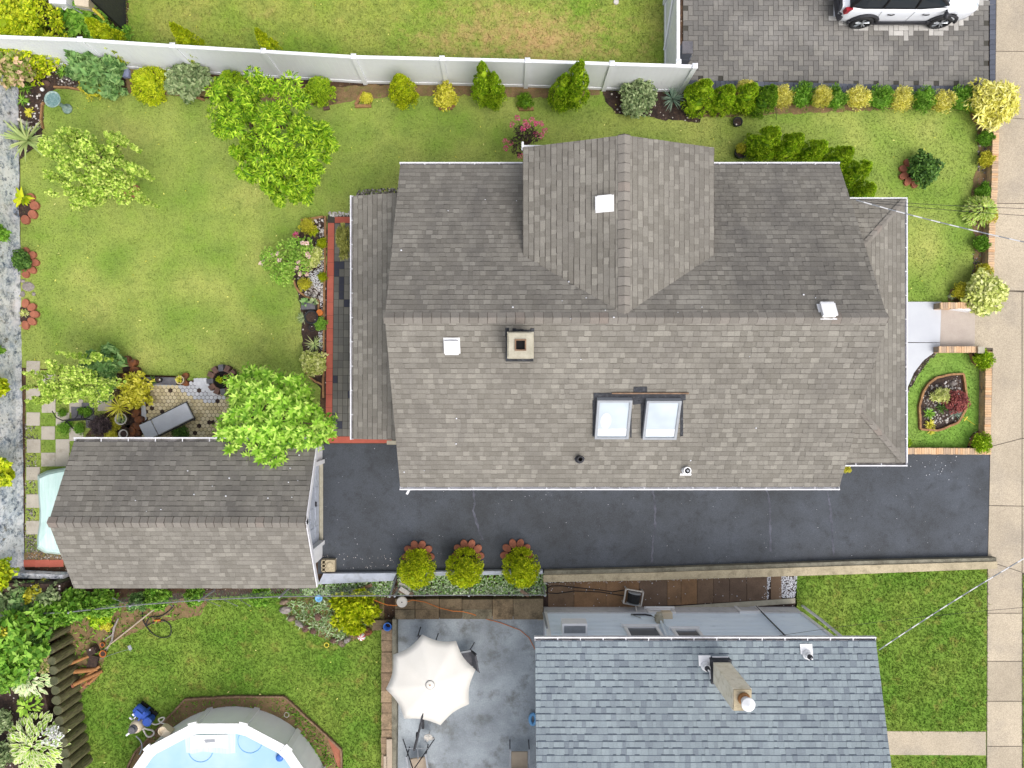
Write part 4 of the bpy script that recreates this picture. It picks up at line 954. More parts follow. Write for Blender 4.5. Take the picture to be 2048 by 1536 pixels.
# downspouts, meter, box, pipes
def wtube(pts, r, d=.06): return [onwall(x, y, d) for x, y in pts]
n_ = MB(); n_.tube(wtube([(1584, 1187), (1588, 1199), (1640, 1238), (1686, 1276)], .04), .045, 6); part(n_, "downspout", M['white_metal'], nb)
n_ = MB(); n_.tube(wtube([(1502, 1202), (1537, 1238), (1577, 1278)], .03), .02, 6); part(n_, "wall_cable", M['rubber'], nb)
n_ = MB(); n_.tube(wtube([(1087, 1226), (1094, 1256)], .03), .03, 6); part(n_, "downspout", M['grey_metal'], nb)
m0 = onwall(1318, 1244, .0); n_ = MB(); n_.box(m0 + Vector((0, .09, 0)), (.2, .18, .28)); n_.lathe([(.09, 0), (.09, .1), (.06, .12)], m0 + Vector((0, .17, .02)), 14, rot=Matrix.Rotation(R(-90), 3, 'X')); part(n_, "electric_meter", M['concrete'], nb)
m1 = onwall(1333, 1236, 0); n_ = MB(); n_.box(m1 + Vector((0, .09, 0)), (.3, .18, .26)); n_.box(m1 + Vector((0, .19, .0)), (.26, .02, .2)); part(n_, "utility_box", M['cream'], nb)
n_ = MB(); n_.tube([m0 + Vector((.03, .06, .1)), onwall(1337, 1283, .06)], .035, 8); n_.tube([m0 + Vector((.12, .06, 0)), onwall(1349, 1283, .05)], .014, 6); part(n_, "conduit", M['clap'], nb)
n_ = MB(); n_.tube(wtube([(1311, 1236), (1302, 1231), (1290, 1229), (1277, 1229), (1262, 1229)], .07), .025, 6, 0); n_.tube(wtube([(1262, 1229), (1282, 1236)], .07), .012, 6, 1); part(n_, "gas_pipe", [M['dark_metal'], M['steel']], nb)
# chimney, flues on the blue roof
ONB = Vector((nx1, nyE, ne)); onB = lambda px, py, h=0.0: on_plane(px, py, ONB, NBN) + NBN * h
cb = onB(1443, 1344); cb.z -= .2; ctp = P(1486, 1401, 5.2)
cxy = Vector((ctp.x, ctp.y)); n_ = MB(); hw_, hl = .22, .26
n_.box2(cxy.x - hw_, cxy.x + hw_, cxy.y - hl, cxy.y + hl, cb.z, 5.14); n_.box2(cxy.x - hw_ + .01, cxy.x + hw_ - .01, cxy.y - hl + .01, cxy.y + hl - .01, 5.143, 5.18, 1)
nch = part(n_, "chimney", [M['stucco'], M['retain']], nb)
k = P(1500, 1414, 5.5); n_ = MB(); n_.lathe([(.11, 5.21), (.11, 5.42), (.16, 5.42), (.16, 5.46), (.03, 5.56)], (k.x - .02, k.y + .03, 0), 20); n_.build("chimney_cap", M['white'], nch)
n_ = MB(); n_.lathe([(.15, 5.2), (.14, 5.25)], (k.x - .04, k.y + .06, 0), 14); n_.build("flue_collar", M['rust'], nch)
zb = on_plane(1443, 1340, ONB, NBN).z
n_ = MB(); n_.box2(cxy.x - hw_ - .04, cxy.x + hw_ + .04, cxy.y - hl - .05, cxy.y + hl + .05, zb - .2, zb + .16); n_.build("flashing", M['tar'], nch)
n_ = MB(); RB = Matrix((Vector((-1, 0, 0)), Vector((0, nyR - nyE, nzR - ne)).normalized(), NBN)).transposed(); n_.box(onB(1440, 1316, .03), (.42, .09, .02), rot=RB); n_.box(onB(1420, 1337, .03), (.06, .5, .02), rot=RB); n_.build("flashing_trim", M['white'], nch)
for px, py in ((1409, 1323), (1612, 1300)):
    n_ = MB(); n_.box(onB(px, py - 2, .02), (.32, .26, .02), rot=RB, m=0); c = onB(px + 1, py + 8, 0); n_.lathe([(.12, -.02), (.12, .06), (.09, .1), (.09, .2), (.07, .2)], c, 16, 0); n_.lathe([(.07, .2), (.065, .26), (.03, .3)], c, 14, 1); n_.lathe([(.018, .3), (.018, .36)], c, 8, 0)
    part(n_, "roof_vent", [M['white'], M['dark_metal']], nb)

# ================= white vinyl fences
FH = 1.76
tops = [(-230, 68), (-45, 71), (160, 79), (345, 91), (527, 102), (707, 113), (884, 117), (1055, 121), (1224, 127), (1390, 132)]
fw_ = [P(x, y, FH) for x, y in tops]
fence = empty("fence", (fw_[5].x, fw_[5].y, 0), 0, "long white vinyl privacy fence between the two back gardens", "fence")
def vinyl(root, pts, first=True, last=True):
    for i, p in enumerate(pts):
        b = MB(); b.box((p.x, p.y, FH / 2), (.127, .127, FH)); po_ = part(b, "post", M['vinyl'], root)
        c = MB(); c.box((p.x, p.y, FH + .012), (.15, .15, .025)); h = .075
        c.add([(p.x - h, p.y - h, FH + .0247), (p.x + h, p.y - h, FH + .0247), (p.x + h, p.y + h, FH + .0247), (p.x - h, p.y + h, FH + .0247), (p.x, p.y, FH + .07)], [(0, 1, 4), (1, 2, 4), (2, 3, 4), (3, 0, 4)]); c.build("post_cap", M['vinyl'], po_)
    for a, b in zip(pts, pts[1:]):
        a, b = Vector((a.x, a.y, 0)), Vector((b.x, b.y, 0)); D = (b - a).normalized(); L = (b - a).length - .13; s = Vector((-D.y, D.x, 0)); c = (a + b) / 2; rot = Matrix((D, s, Vector((0, 0, 1)))).transposed()
        p = MB(); p.box(c + Vector((0, 0, FH - .06)), (L, .09, .09), rot=rot); p.box(c + Vector((0, 0, .1)), (L, .06, .14), rot=rot)
        n = max(1, int(L / .155))
        for k in range(n): p.box(c + D * (-L / 2 + (k + .5) * L / n) + Vector((0, 0, FH / 2)), (L / n - .006, .024, FH - .3), rot=rot)
        p.box(c + Vector((0, 0, FH / 2)), (L, .016, FH - .3), rot=rot)
        part(p, "panel", M['vinyl'], root)
vinyl(fence, fw_)
f2 = empty("fence", tuple(P(1357, 60, 0)), 0, "white vinyl fence turned along the block paved drive with the grey bin", "fence")
f2.location = (P(1357, 0, FH).x, P(0, 60, FH).y, 0)
xx = P(1357, 0, FH).x; vinyl(f2, [Vector((xx, P(0, y, FH).y, 0)) for y in (124, -60, -240)])
b = MB(); b.tube([(xx - .05, P(0, -45, FH).y, FH - .1), (xx - .05, P(0, 46, FH).y, .15)], .03, 4); part(b, "brace", M['vinyl'], f2)
# dark mesh screen fence in the top left corner
ms = empty("mesh_fence", tuple(P(252, 20, 0)), 0, "dark mesh windscreen fence beside the top lawn", "fence"); ms.location = tuple(P(252, 65, 0))
p0 = P(252, 65, 0); b = MB(); b.box2(p0.x - .012, p0.x + .012, p0.y, p0.y + 3.4, .03, 1.78)
for k in range(40): b.box2(p0.x - .016, p0.x + .016, p0.y + k * .085, p0.y + k * .085 + .008, .03, 1.78)
part(b, "screen", M['dark_metal'], ms)
for k in range(3):
    b = MB(); b.tube([(p0.x, p0.y + k * 1.6, 0), (p0.x, p0.y + k * 1.6, 1.84)], .03, 8); part(b, "post", M['black'], ms)

# ================= painted garden wall on the left, low wall at its foot
a0, a1 = P(36, 168, 0), P(49, 1146, 0); HW = 1.02
gw = MB(); D = (a1 - a0).normalized(); nrm = Vector((-D.y, D.x, 0));
if nrm.x > 0: nrm = -nrm
n = 70; rg = random.Random(9)
fr = []; 
for i in range(n + 1):
    q = a0 + (a1 - a0) * i / n; fr.append([q + nrm * (0.0 + rg.uniform(-.012, .012)), q + nrm * .035 + Vector((0, 0, .22)) + nrm * rg.uniform(-.02, .02), q + nrm * .05 + Vector((0, 0, .6)) + nrm * rg.uniform(-.025, .025), q + nrm * .06 + Vector((0, 0, HW + rg.uniform(-.02, .02))), q + nrm * .36 + Vector((0, 0, HW)), q + nrm * .36 + Vector((0, 0, -.02))])
vs = [v for r_ in fr for v in r_]; fs = [(i * 6 + k, (i + 1) * 6 + k, (i + 1) * 6 + k + 1, i * 6 + k + 1) for i in range(n) for k in range(5)]
fs += [(0, 1, 2, 3, 4, 5), tuple(n * 6 + k for k in (5, 4, 3, 2, 1, 0))]
gwall = gw.add(vs, fs).build("garden_wall", M['mural'])
tag(gwall, "rough wall painted in mottled blue, grey and white along the left side", "wall")
lo = MB(); lo.prism(poly([(20, 1139), (140, 1144), (140, 1152), (20, 1150)], .0), 0, .35); tag(lo.build("garden_wall", M['mural']), "low mottled wall running beside the red tiles toward the garage corner", "wall")

# ------------------------------------------------------------------ brick walls, edging, retaining walls
def brick_run(mb, a, b, width, z0, h, unit=0.072, m=(0, 1), seed=1):
    """a wall topped by bricks laid across it, from a to b (centre line)"""
    a, b = Vector((a[0], a[1], 0)), Vector((b[0], b[1], 0)); D = (b - a).normalized(); s = Vector((-D.y, D.x, 0)); L = (b - a).length; rg = random.Random(seed)
    rot = Matrix((D, s, Vector((0, 0, 1)))).transposed(); c = (a + b) / 2
    mb.box(c + Vector((0, 0, z0 + (h - .06) / 2)), (L, width * .86, h - .06), rot=rot, m=m[1])
    n = max(1, int(L / unit))
    for k in range(n):
        mb.box(a + D * ((k + .5) * L / n) + Vector((0, 0, z0 + h - .028 + rg.uniform(-.003, .004))) + s * rg.uniform(-.005, .005), (L / n - .008, width, .062), rot=rot, m=m[0])
    for r_ in range(int((h - .07) / .075)):
        nn = max(1, int(L / .21))
        for k in range(nn):
            for sd_ in (-1, 1):
                mb.box(a + D * ((k + .5 + (r_ % 2) * .4) * L / (nn + .5)) + s * sd_ * width * .43 + Vector((0, 0, z0 + .04 + r_ * .075)), (L / (nn + .5) - .012, .02, .062), rot=rot, m=m[0])
def bwall(label, pts, width=.19, h=.3, seed=1):
    mb = MB()
    for i, (p, q) in enumerate(zip(pts, pts[1:])): brick_run(mb, G2(*p, h), G2(*q, h), width, 0, h, seed=seed + i)
    o = mb.build("brick_wall", [M['brick'], M['mortar']]); return tag(o, label, "brick wall", "low brick garden walls along the sidewalk")
bwall("low brick wall between the front lawn bed and the sidewalk, uphill of the steps", [(1993, 236), (1989, 380), (1984, 470), (1981, 592)], seed=1)
bwall("short brick wall on the variegated shrub side of the front step", [(1881, 611), (1966, 611)], h=.4, seed=4)
bwall("short brick wall on the driveway side of the front step", [(1878, 699), (1958, 699)], h=.34, seed=6)
bwall("low brick wall between the teardrop bed lawn and the sidewalk", [(1978, 703), (1977, 780), (1975, 893)], seed=8)
bwall("brick wall separating the teardrop bed lawn from the asphalt drive", [(1800, 902), (1983, 903)], h=.28, seed=10)
mb = MB(); mb.prism(poly([(1896, 618), (1958, 618), (1958, 623), (1930, 625), (1896, 620)]), 0.0, .36); tag(mb.build("cheek_wall", M['white']), "white painted cheek wall beside the front step", "wall")
mb = MB()
for px, py, sx in ((1956, 700, 10), ): mb.box(tuple(P(px + 6, py, .4)), (.2, .2, .05))
tag(mb.build("cap_stone", M['concrete']), "pale square cap stone at the end of the lower step wall", "stone")

def edging(label, pts, w_=.055, h=.09, mat='edging', name="bed_edging", cat="edging", z=0.0):
    mb = MB(); rg = random.Random(len(label))
    for (a, b) in zip(pts, pts[1:]):
        A, B = P(*a), P(*b); L = (B - A).length; D = (B - A) / L; s = Vector((-D.y, D.x, 0)); rot = Matrix((D, s, Vector((0, 0, 1)))).transposed(); n = max(1, int(L / .19))
        for k in range(n): mb.box(A + D * ((k + .5) * L / n) + s * rg.uniform(-.006, .006) + Vector((0, 0, z + h / 2 + rg.uniform(-.005, .005))), (L / n - .006, w_, h), rot=rot)
    return tag(mb.build(name, M[mat]), label, cat)
edging("long straight tan edging beside the red tile border", [(652, 433), (650, 560), (648, 700), (647, 796)])
edging("short tan edging across the pink rose bed, farthest from the drive", [(603, 441), (648, 434)])
edging("curved tan edging round the pebble end of the rose bed", [(588, 560), (592, 573), (600, 585), (612, 594), (638, 601), (638, 625)])
edging("slanted tan edging below the cream shrub", [(608, 733), (618, 752), (634, 764), (648, 771)])
edging("curved brown edging beside the bird bath", [(88, 258), (84, 238), (86, 214), (90, 206)])
edging("brown edging running from the bird bath to the lobed leaf bush", [(110, 176), (140, 177), (170, 182), (205, 187)])
edging("short brown edging under the grey green fence shrub", [(384, 193), (410, 201)])
edging("brown edging round the tar dark bed at the golden corner shrub", [(1941, 228), (1947, 243), (1962, 252), (1981, 257)])
edging("tan edging around the teardrop flower bed", [(1838, 858), (1836, 812), (1844, 784), (1854, 768), (1871, 755), (1900, 749), (1924, 748), (1927, 765), (1930, 796), (1928, 820), (1914, 844), (1886, 857), (1870, 861), (1838, 858)], .062, .1)
edging("tan edging round the small corner bed next to the front step", [(1938, 707), (1945, 724), (1955, 732), (1970, 739)])
edging("tan edging round the small corner bed next to the drive", [(1936, 892), (1944, 872), (1962, 860)])
edging("brown timber edging round the above ground pool", [(258, 1600), (258, 1531), (272, 1503), (372, 1397)], .05, .1, 'wood')
edging("brown timber and brick edging behind the grey pool wall", [(372, 1396), (470, 1391), (570, 1391), (612, 1430), (650, 1464), (684, 1497), (685, 1600)], .05, .12, 'wood')
mb = MB(); mb.prism(poly([(652, 1464), (684, 1498), (685, 1536), (676, 1530), (664, 1495)]), 0, .06); tag(mb.build("paving_slab", M['terracotta']), "pink broken slab at the bend of the pool edging", "slab")
# retaining kerb along the drive
mb = MB(); mb.prism(poly([(1086, 1146), (1300, 1141), (1700, 1127), (1983, 1119), (1983, 1133), (1700, 1144), (1300, 1156), (1086, 1160)]), -.02, .26, 0); mb.prism(poly([(1088, 1138), (1300, 1133), (1700, 1119), (1983, 1112), (1983, 1119), (1700, 1127), (1300, 1141), (1088, 1146)]), -.02, .22, 1)
tag(mb.build("retaining_wall", [M['retain'], M['retain_dark']]), "long beige concrete retaining wall along the asphalt drive", "wall")
mb = MB(); mb.prism(poly([(650, 1144), (795, 1143), (788, 1158), (640, 1165)]), -.02, .2); tag(mb.build("retaining_wall", M['white_paint']), "wide white painted wall top between the garage and the dark boards", "wall")
mb = MB(); mb.prism(poly([(800, 1141), (1085, 1138), (1085, 1145), (800, 1149)]), -.02, .2); tag(mb.build("retaining_wall", M['white_paint']), "narrow white painted kerb behind the three potted conifers", "wall")
# stone block row above the patio, stone wall along it
mb = MB(); rg = random.Random(21)
xs = [792, 832, 880, 925, 985, 1026, 1086]
for a, b in zip(xs, xs[1:]):
    for (y0, y1) in ((1193, 1214), (1214, 1234)) if a < 950 else ((1193, 1234),):
        mb.prism(poly([(a + .5, y0 + rg.uniform(0, 1.5)), (b - .5, y0 + rg.uniform(0, 1.5)), (b - .5, y1 - .4), (a + .5, y1 - .4)]), 0, rg.uniform(.2, .26), 0)
tag(mb.build("stone_step", M['block']), "row of mossy stone blocks across the head of the grey patio", "stone row")
mb = MB(); y = 1252; k = 0
while y < 1560:
    hh = rg.uniform(8, 24); mb.prism(poly([(766 + rg.uniform(-.8, .8), y), (787, y), (787, y + hh - .7), (766 + rg.uniform(-.8, .8), y + hh - .7)]), 0, .3 + rg.uniform(-.02, .03), 0); y += hh
mb.prism(poly([(788, 1232), (796, 1232), (797, 1400), (795, 1570), (787, 1570), (787, 1400)]), 0, .33, 1)
tag(mb.build("stone_wall", [M['wallstone'], M['retain_dark']]), "stone and concrete wall between the rear lawn and the grey patio", "wall")
mb = MB(); mb.prism(poly([(746, 1238), (785, 1238), (785, 1258), (746, 1258)]), 0, .12, 0); tag(mb.build("paving_slab", M['block']), "grey stone slab under the blue bucket", "slab")
for (a, b, c, d, lb) in ((773, 1479, 784, 1575, "longer pinkish board lying on the stone wall"), (767, 1513, 774, 1575, "shorter pinkish board lying on the stone wall")):
    mb = MB(); mb.prism(poly([(a, b), (c, b), (c, d), (a, d)], .38), .34, .375); tag(mb.build("board", M['beige']), lb, "board", "boards on the stone wall")

# ------------------------------------------------------------------ terracotta scallop rings
def ring(px, py, rr, a0, a1, n, label, mat='terracotta', h=.09, name="stone_ring", grp="scalloped stone planting rings", z=0):
    c = P(px, py); r = rr / 64.64; e = empty(name, tuple(c), 0, label, "planting ring", grp)
    q = MB(); q.lathe([(r * .66, 0), (r * .6, .035)], (0, 0, 0), 16); q.build("soil", M['mulch'], e)
    proto = None; da = (a1 - a0) / n; half = r * math.sin(R(abs(da)) / 2) * 1.0
    for i in range(n):
        a = R(a0 + da * (i + .5))
        if proto is None:
            mb = MB(); pts = [(.14 * math.cos(2 * math.pi * q / 18), half * .80 * math.sin(2 * math.pi * q / 18)) for q in range(18)]
            mb.prism(pts, 0, h); proto = mb.build("stone", M[mat], e); o = proto
        else: o = proto.copy(); COL.objects.link(o); o.parent = e
        o.location = (math.cos(a) * r * .85, math.sin(a) * r * .85, z + (i % 2) * .006); o.rotation_euler = (0, 0, a)
    return e
ring(47, 416, 30, 70, -95, 4, "terracotta stone ring round the bright broad leaf plant at the painted wall")
ring(50, 526, 26, 100, -100, 5, "terracotta stone ring round the dark leaved plant at the painted wall")
ring(50, 629, 26, 100, -100, 5, "terracotta stone ring round the small white flowers at the painted wall")
ring(254, 376, 20, 20, -110, 3, "terracotta stones showing from under the lime green lawn tree")
ring(1826, 346, 26, 70, 290, 6, "terracotta stone ring round the dark shrub on the front lawn")
ring(837, 1112, 28, -20, 200, 6, "terracotta stone ring under the drive conifer closest to the garage")
ring(936, 1110, 28, -20, 200, 6, "terracotta stone ring under the middle conifer on the drive edge")
ring(1033, 1109, 28, -20, 200, 6, "terracotta stone ring under the drive conifer closest to the blue house")
ring(258, 738, 20, 110, -120, 5, "rust brown stones stacked at the corner of the lawn by the lobed bush", 'rust_stone', .2)
ring(366, 759, 10, 90, -90, 2, "two small rust stones beside the stone head planter", 'rust_stone', .12)
ring(262, 842, 24, 70, -90, 4, "rust brown scalloped stones between the white pots and the lounge chair", 'rust_stone', .14)
ring(258, 862, 20, 60, -80, 3, "rust brown scalloped stones next to the garage gutter", 'rust_stone', .1)
# round brick planter near the magnolia
c = P(449, 760); e = empty("brick_planter", tuple(c), 0, "round planter of red and grey bricks with a lime green plant", "planter")
for i in range(12):
    a = R(30 * i + 5); mb = MB(); mb.box((0, 0, .11), (.2, .15, .22)); o = mb.build("brick", M['slate'] if i % 3 == 0 else M['brown_stone'], e); o.location = (math.cos(a) * .37, math.sin(a) * .37, 0); o.rotation_euler = (0, 0, a)
mb = MB(); mb.lathe([(.28, 0), (.28, .12)], (0, 0, 0), 18); mb.build("soil", M['near_black'], e)
pl = link_mesh("plant", ball_mesh("lime_plant", 70, M['conifer_bright'], .13, .2, 20, 20, .05, .024), (-.05, 0, .14), e)
mb = MB()
for (x_, y_) in ((.12, .12), (.2, .02), (.14, -.1)): mb.tube([(x_ + .06 * math.cos(t), y_ + .06 * math.sin(t), .22) for t in np.linspace(0, 6.28, 14)], .006, 5)
mb.build("wire_hoop", M['rust'], e)

# ------------------------------------------------------------------ shrubs and conifers
MESH = {}
def shared(key, fn):
    if key not in MESH: MESH[key] = fn()
    return MESH[key]
def conifer(base, tip, wpx, label, mat='conifer', var=0, group=None, Hmin=.4, name="conifer", cat="conifer", lead=None):
    bx, by = P(*base).xy; k = math.hypot(tip[0] - NX, tip[1] - NY) / math.hypot(base[0] - NX, base[1] - NY); H = max(Hmin, CAM_H * (1 - 1 / max(1.001, k)))
    me = shared(('c', mat, var), lambda: conifer_mesh(name, 100 + var * 7 + len(mat), M[mat], lead=lead, tip=.75 if var in (0, 6, 8) and mat != 'conifer' else .9))
    rw = wpx / 2 / 66.5
    o = link_mesh(name, me, (bx, by, 0), None, (rw / .375, rw / .375, H / 1.66), rz=(bx * 7.3 + by * 3.1) % 6.28)
    return tag(o, label, cat, group)
def shrub(px, py, wpx, H, label, mat='green', kind='spray', var=0, group=None, name="shrub", cat="shrub", zoff=0.0, stretch=1.0, **kw):
    me = shared(('s', mat, kind, var, tuple(sorted(kw.items()))), lambda: ball_mesh(name, 300 + var * 11 + len(mat), M[mat], mode=kind, **kw))
    Q = .275 if kind == 'droop' else .26 if kind == 'flat' else .225
    p = P(px, py, zoff + H * .5); rw = wpx / 2 * (CAM_H - zoff - H * .5) / F
    o = link_mesh(name, me, (p.x, p.y, zoff), None, (rw / Q, rw * stretch / Q, H / .5), rz=(p.x * 5.1 + p.y * 2.7) % 6.28 if stretch == 1 else 0)
    return tag(o, label, cat, group)
FC = "conifers along the white fence"
conifer((308, 176), (300, 142), 66, "round bright conifer between the lobed leaf bush and the grey green shrub", 'conifer_bright', 0, FC)
conifer((470, 172), (462, 140), 50, "conifer half hidden behind the top of the peach tree", 'conifer', 1, FC)
conifer((644, 190), (640, 160), 60, "conifer between the peach tree and the brick triangle", 'conifer', 2, FC)
conifer((813, 202), (808, 150), 56, "single pointed conifer on the far side of the gable from the drive", 'conifer_bright', 1, FC)
for (b, t, w_, lb) in (((970, 206), (968, 128), 48, "taller slim conifer of the pair facing the dormer ridge"), ((990, 210), (990, 148), 42, "shorter slim conifer of the pair facing the dormer ridge"),
                       ((1143, 208), (1156, 124), 56, "tall conifer of the broad pair close to the variegated ball"), ((1120, 210), (1126, 150), 50, "lower conifer of the broad pair close to the pink bush")):
    conifer(b, t, w_, lb, 'conifer', 0 if w_ > 45 else 2, FC)
HC = "dense conifers at the end of the white fence"
for i, (b, t, w_, lb) in enumerate((((1383, 216), (1410, 160), 60, "first dense conifer beside the blue green yucca"), ((1430, 219), (1452, 166), 52, "second dense conifer counted from the yucca"),
                     ((1474, 215), (1499, 162), 52, "third dense conifer counted from the yucca"), ((1510, 219), (1537, 166), 54, "darkest dense conifer, last before the low yellow hedge"))):
    conifer(b, t, w_, lb, 'conifer' if i < 3 else 'conifer_dark', 3 + i % 2, HC)
conifer((1400, 186), (1405, 164), 34, "yellow tufted conifer peeking behind the first dense conifer", 'gold', 0, HC); conifer((1486, 186), (1492, 162), 34, "yellow tufted conifer peeking behind the third dense conifer", 'gold', 0, HC)
DCG = "dense conifers in a slanting line beside the house"
for i, (b, t, w_, lb) in enumerate((((1508, 304), (1552, 258), 62, "large dense conifer next to the black pot"), ((1558, 310), (1598, 266), 52, "second conifer of the slanting line, counted from the black pot"), ((1605, 322), (1648, 284), 54, "third conifer of the slanting line, counted from the black pot"),
                     ((1652, 334), (1698, 292), 52, "fourth conifer of the slanting line, counted from the black pot"), ((1690, 358), (1734, 320), 50, "fifth conifer of the slanting line, under the main roof corner"), ((1712, 392), (1750, 376), 46, "last low conifer of the slanting line, against the porch gutter"))):
    conifer(b, t, w_, lb, 'conifer', 3 + i % 2, DCG)
LH = "alternating yellow and green shrubs of the low hedge"
low = [(1565, 195, 36, 0, .6, "yellow hedge shrub closest to the dense conifers"), (1607, 193, 40, 1, .6, "green hedge shrub next to the leaning yellow shrub, on its conifer side"), (1639, 195, 32, 2, .95, "tall narrow yellow shrub squeezed between two green hedge shrubs"), (1669, 197, 38, 3, .65, "green hedge shrub next to the tall yellow shrub, on its sidewalk side"),
       (1715, 196, 40, 4, .55, "round yellow hedge shrub standing apart in the middle of the row"), (1760, 197, 40, 1, .55, "round green hedge shrub, third green from the sidewalk"), (1803, 199, 40, 0, .55, "yellow hedge shrub, second yellow from the sidewalk"), (1845, 199, 40, 3, .55, "round green hedge shrub, second green from the sidewalk"), (1885, 203, 38, 4, .55, "yellow hedge shrub, last yellow ball before the golden corner shrub"), (1925, 199, 42, 1, .6, "green hedge shrub touching the golden corner shrub")]
for px, py, w_, v, h, lb in low: shrub(px, py, w_, h, lb, 'gold' if lb.find('yellow hedge') >= 0 or 'narrow yellow' in lb else 'green', 'spray', v, LH, L=.07, W=.02)
shrub(1985, 207, 86, 1.0, "large golden shrub at the sidewalk corner of the lawn", 'gold', 'droop', 9, None, clumps=90, per=34, L=.09, W=.022, rough=1.6)
WB = "small clipped shrubs beside the low brick wall"
for px, py, w_, mt, lb in ((1971, 277, 26, 'green', "green clipped ball below the golden corner shrub"), (1972, 319, 25, 'yellow_leaf', "yellow clipped ball at the bend of the wall bed"), (1967, 383, 27, 'green', "green clipped ball just above the white rimmed hosta"), (1977, 432, 26, 'yellow_leaf', "yellow clipped ball overlapping the white rimmed hosta"), (1963, 487, 27, 'green', "loose green ball under the overhead cable"), (1967, 543, 25, 'yellow_leaf', "yellow clipped ball above the variegated step shrub"), (1923, 583, 28, 'yellow_leaf', "yellow clipped ball beside the top step wall")):
    shrub(px, py, w_, .42, lb, mt, 'spray', 20, WB, L=.06, W=.03)
shrub(1970, 586, 72, .8, "big variegated cream shrub spilling over the step wall", 'cream_leaf', 'flat', 21, None, clumps=80, per=34, L=.075, W=.04)
for px, py, lb in ((1967, 717, "bright green clipped ball in the small bed by the step"), (1964, 886, "bright green clipped ball in the small bed by the drive")): shrub(px, py, 33, .5, lb, 'conifer', 'spray', 22, WB, L=.07, W=.022)
shrub(1810, 884, 20, .3, "little green plant tucked against the porch gutter", 'conifer', 'spray', 22); shrub(1692, 936, 18, .3, "weedy green tuft at the house corner on the drive", 'yellow_leaf', 'flat', 23)
shrub(1847, 338, 54, .75, "dark green rose shrub in the terracotta ring on the front lawn", 'deep', 'flat', 24, None, clumps=70, per=30, L=.08, W=.045, rough=1.5)
shrub(1275, 193, 64, .9, "trimmed grey green variegated shrub at the foot of the fence", 'grey_green', 'flat', 25, None, clumps=90, per=36, L=.055, W=.035)
shrub(379, 159, 74, .9, "loose grey green shrub left of the peach tree", 'grey_green', 'flat', 26, None, clumps=80, per=30, L=.07, W=.035, rough=1.5)
shrub(892, 191, 46, .7, "yellowing small shrub with a brick corner at its foot", 'yellow_leaf', 'flat', 27, None, clumps=50, per=24, L=.06, W=.035, rough=1.5)
shrub(1050, 203, 26, .35, "little green plant in a tiny brick bed facing the dormer", 'conifer_dark', 'spray', 28); shrub(733, 196, 22, .3, "small olive plant inside the brick triangle", 'yellow_leaf', 'flat', 29)
shrub(24, 121, 84, 1.1, "pink tinged bush at the corner of fence and painted wall", 'autumn', 'flat', 30, None, clumps=110, per=34, L=.085, W=.05, rough=1.4)
for px, py, w_, h, lb in ((168, 130, 54, 1.0, "lobed leaf bush touching the white fence"), (198, 148, 70, 1.1, "large lobed leaf bush in the middle of its group"), (232, 140, 36, .9, "lobed leaf bush closest to the blue box"), (228, 176, 34, .6, "low lobed leaf plant spilling on the lawn")):
    shrub(px, py, w_, h, lb, 'blue_green', 'flat', 31, "blue green lobed leaf bushes", clumps=26, per=44, L=.15, W=.07, rough=1.9, corek=.55)
shrub(188, 172, 44, .35, "low yellow green mound under the lobed leaf bush", 'yellow_leaf', 'spray', 32)
shrub(710, 1221, 62, .8, "bright green clumpy bush in the stone edged corner bed", 'conifer_bright', 'spray', 33, None, clumps=46, per=90, L=.11, W=.04, rough=1.7, corek=.62)
# three drive conifers
PC = "bright conifers in terracotta rings on the drive"
for (b, t, w_, lb) in (((838, 1129), (836, 1160), 64, "bright conifer on the drive closest to the garage"), ((931, 1127), (928, 1158), 62, "bright conifer in the middle of the three on the drive"), ((1041, 1126), (1044, 1158), 62, "bright conifer on the drive closest to the blue house")):
    conifer(b, t, w_, lb, 'conifer_bright', 6, PC)
# conifers beyond the fence
NC = "conifers behind the white fence"
for (b, t, w_, lb) in (((262, 116), (174, 44), 56, "pointed bright conifer behind the fence beside the mesh screen"), ((416, 128), (341, 54), 48, "pointed bright conifer in the middle of the three behind the fence"), ((565, 134), (510, 64), 42, "smallest pointed conifer behind the fence, nearest the bare lawn")):
    conifer(b, t, w_, lb, 'conifer_bright', 7, NC)
conifer((62, 88), (20, 30), 150, "big rounded bright conifer in the top left corner", 'conifer_bright', 8, NC)

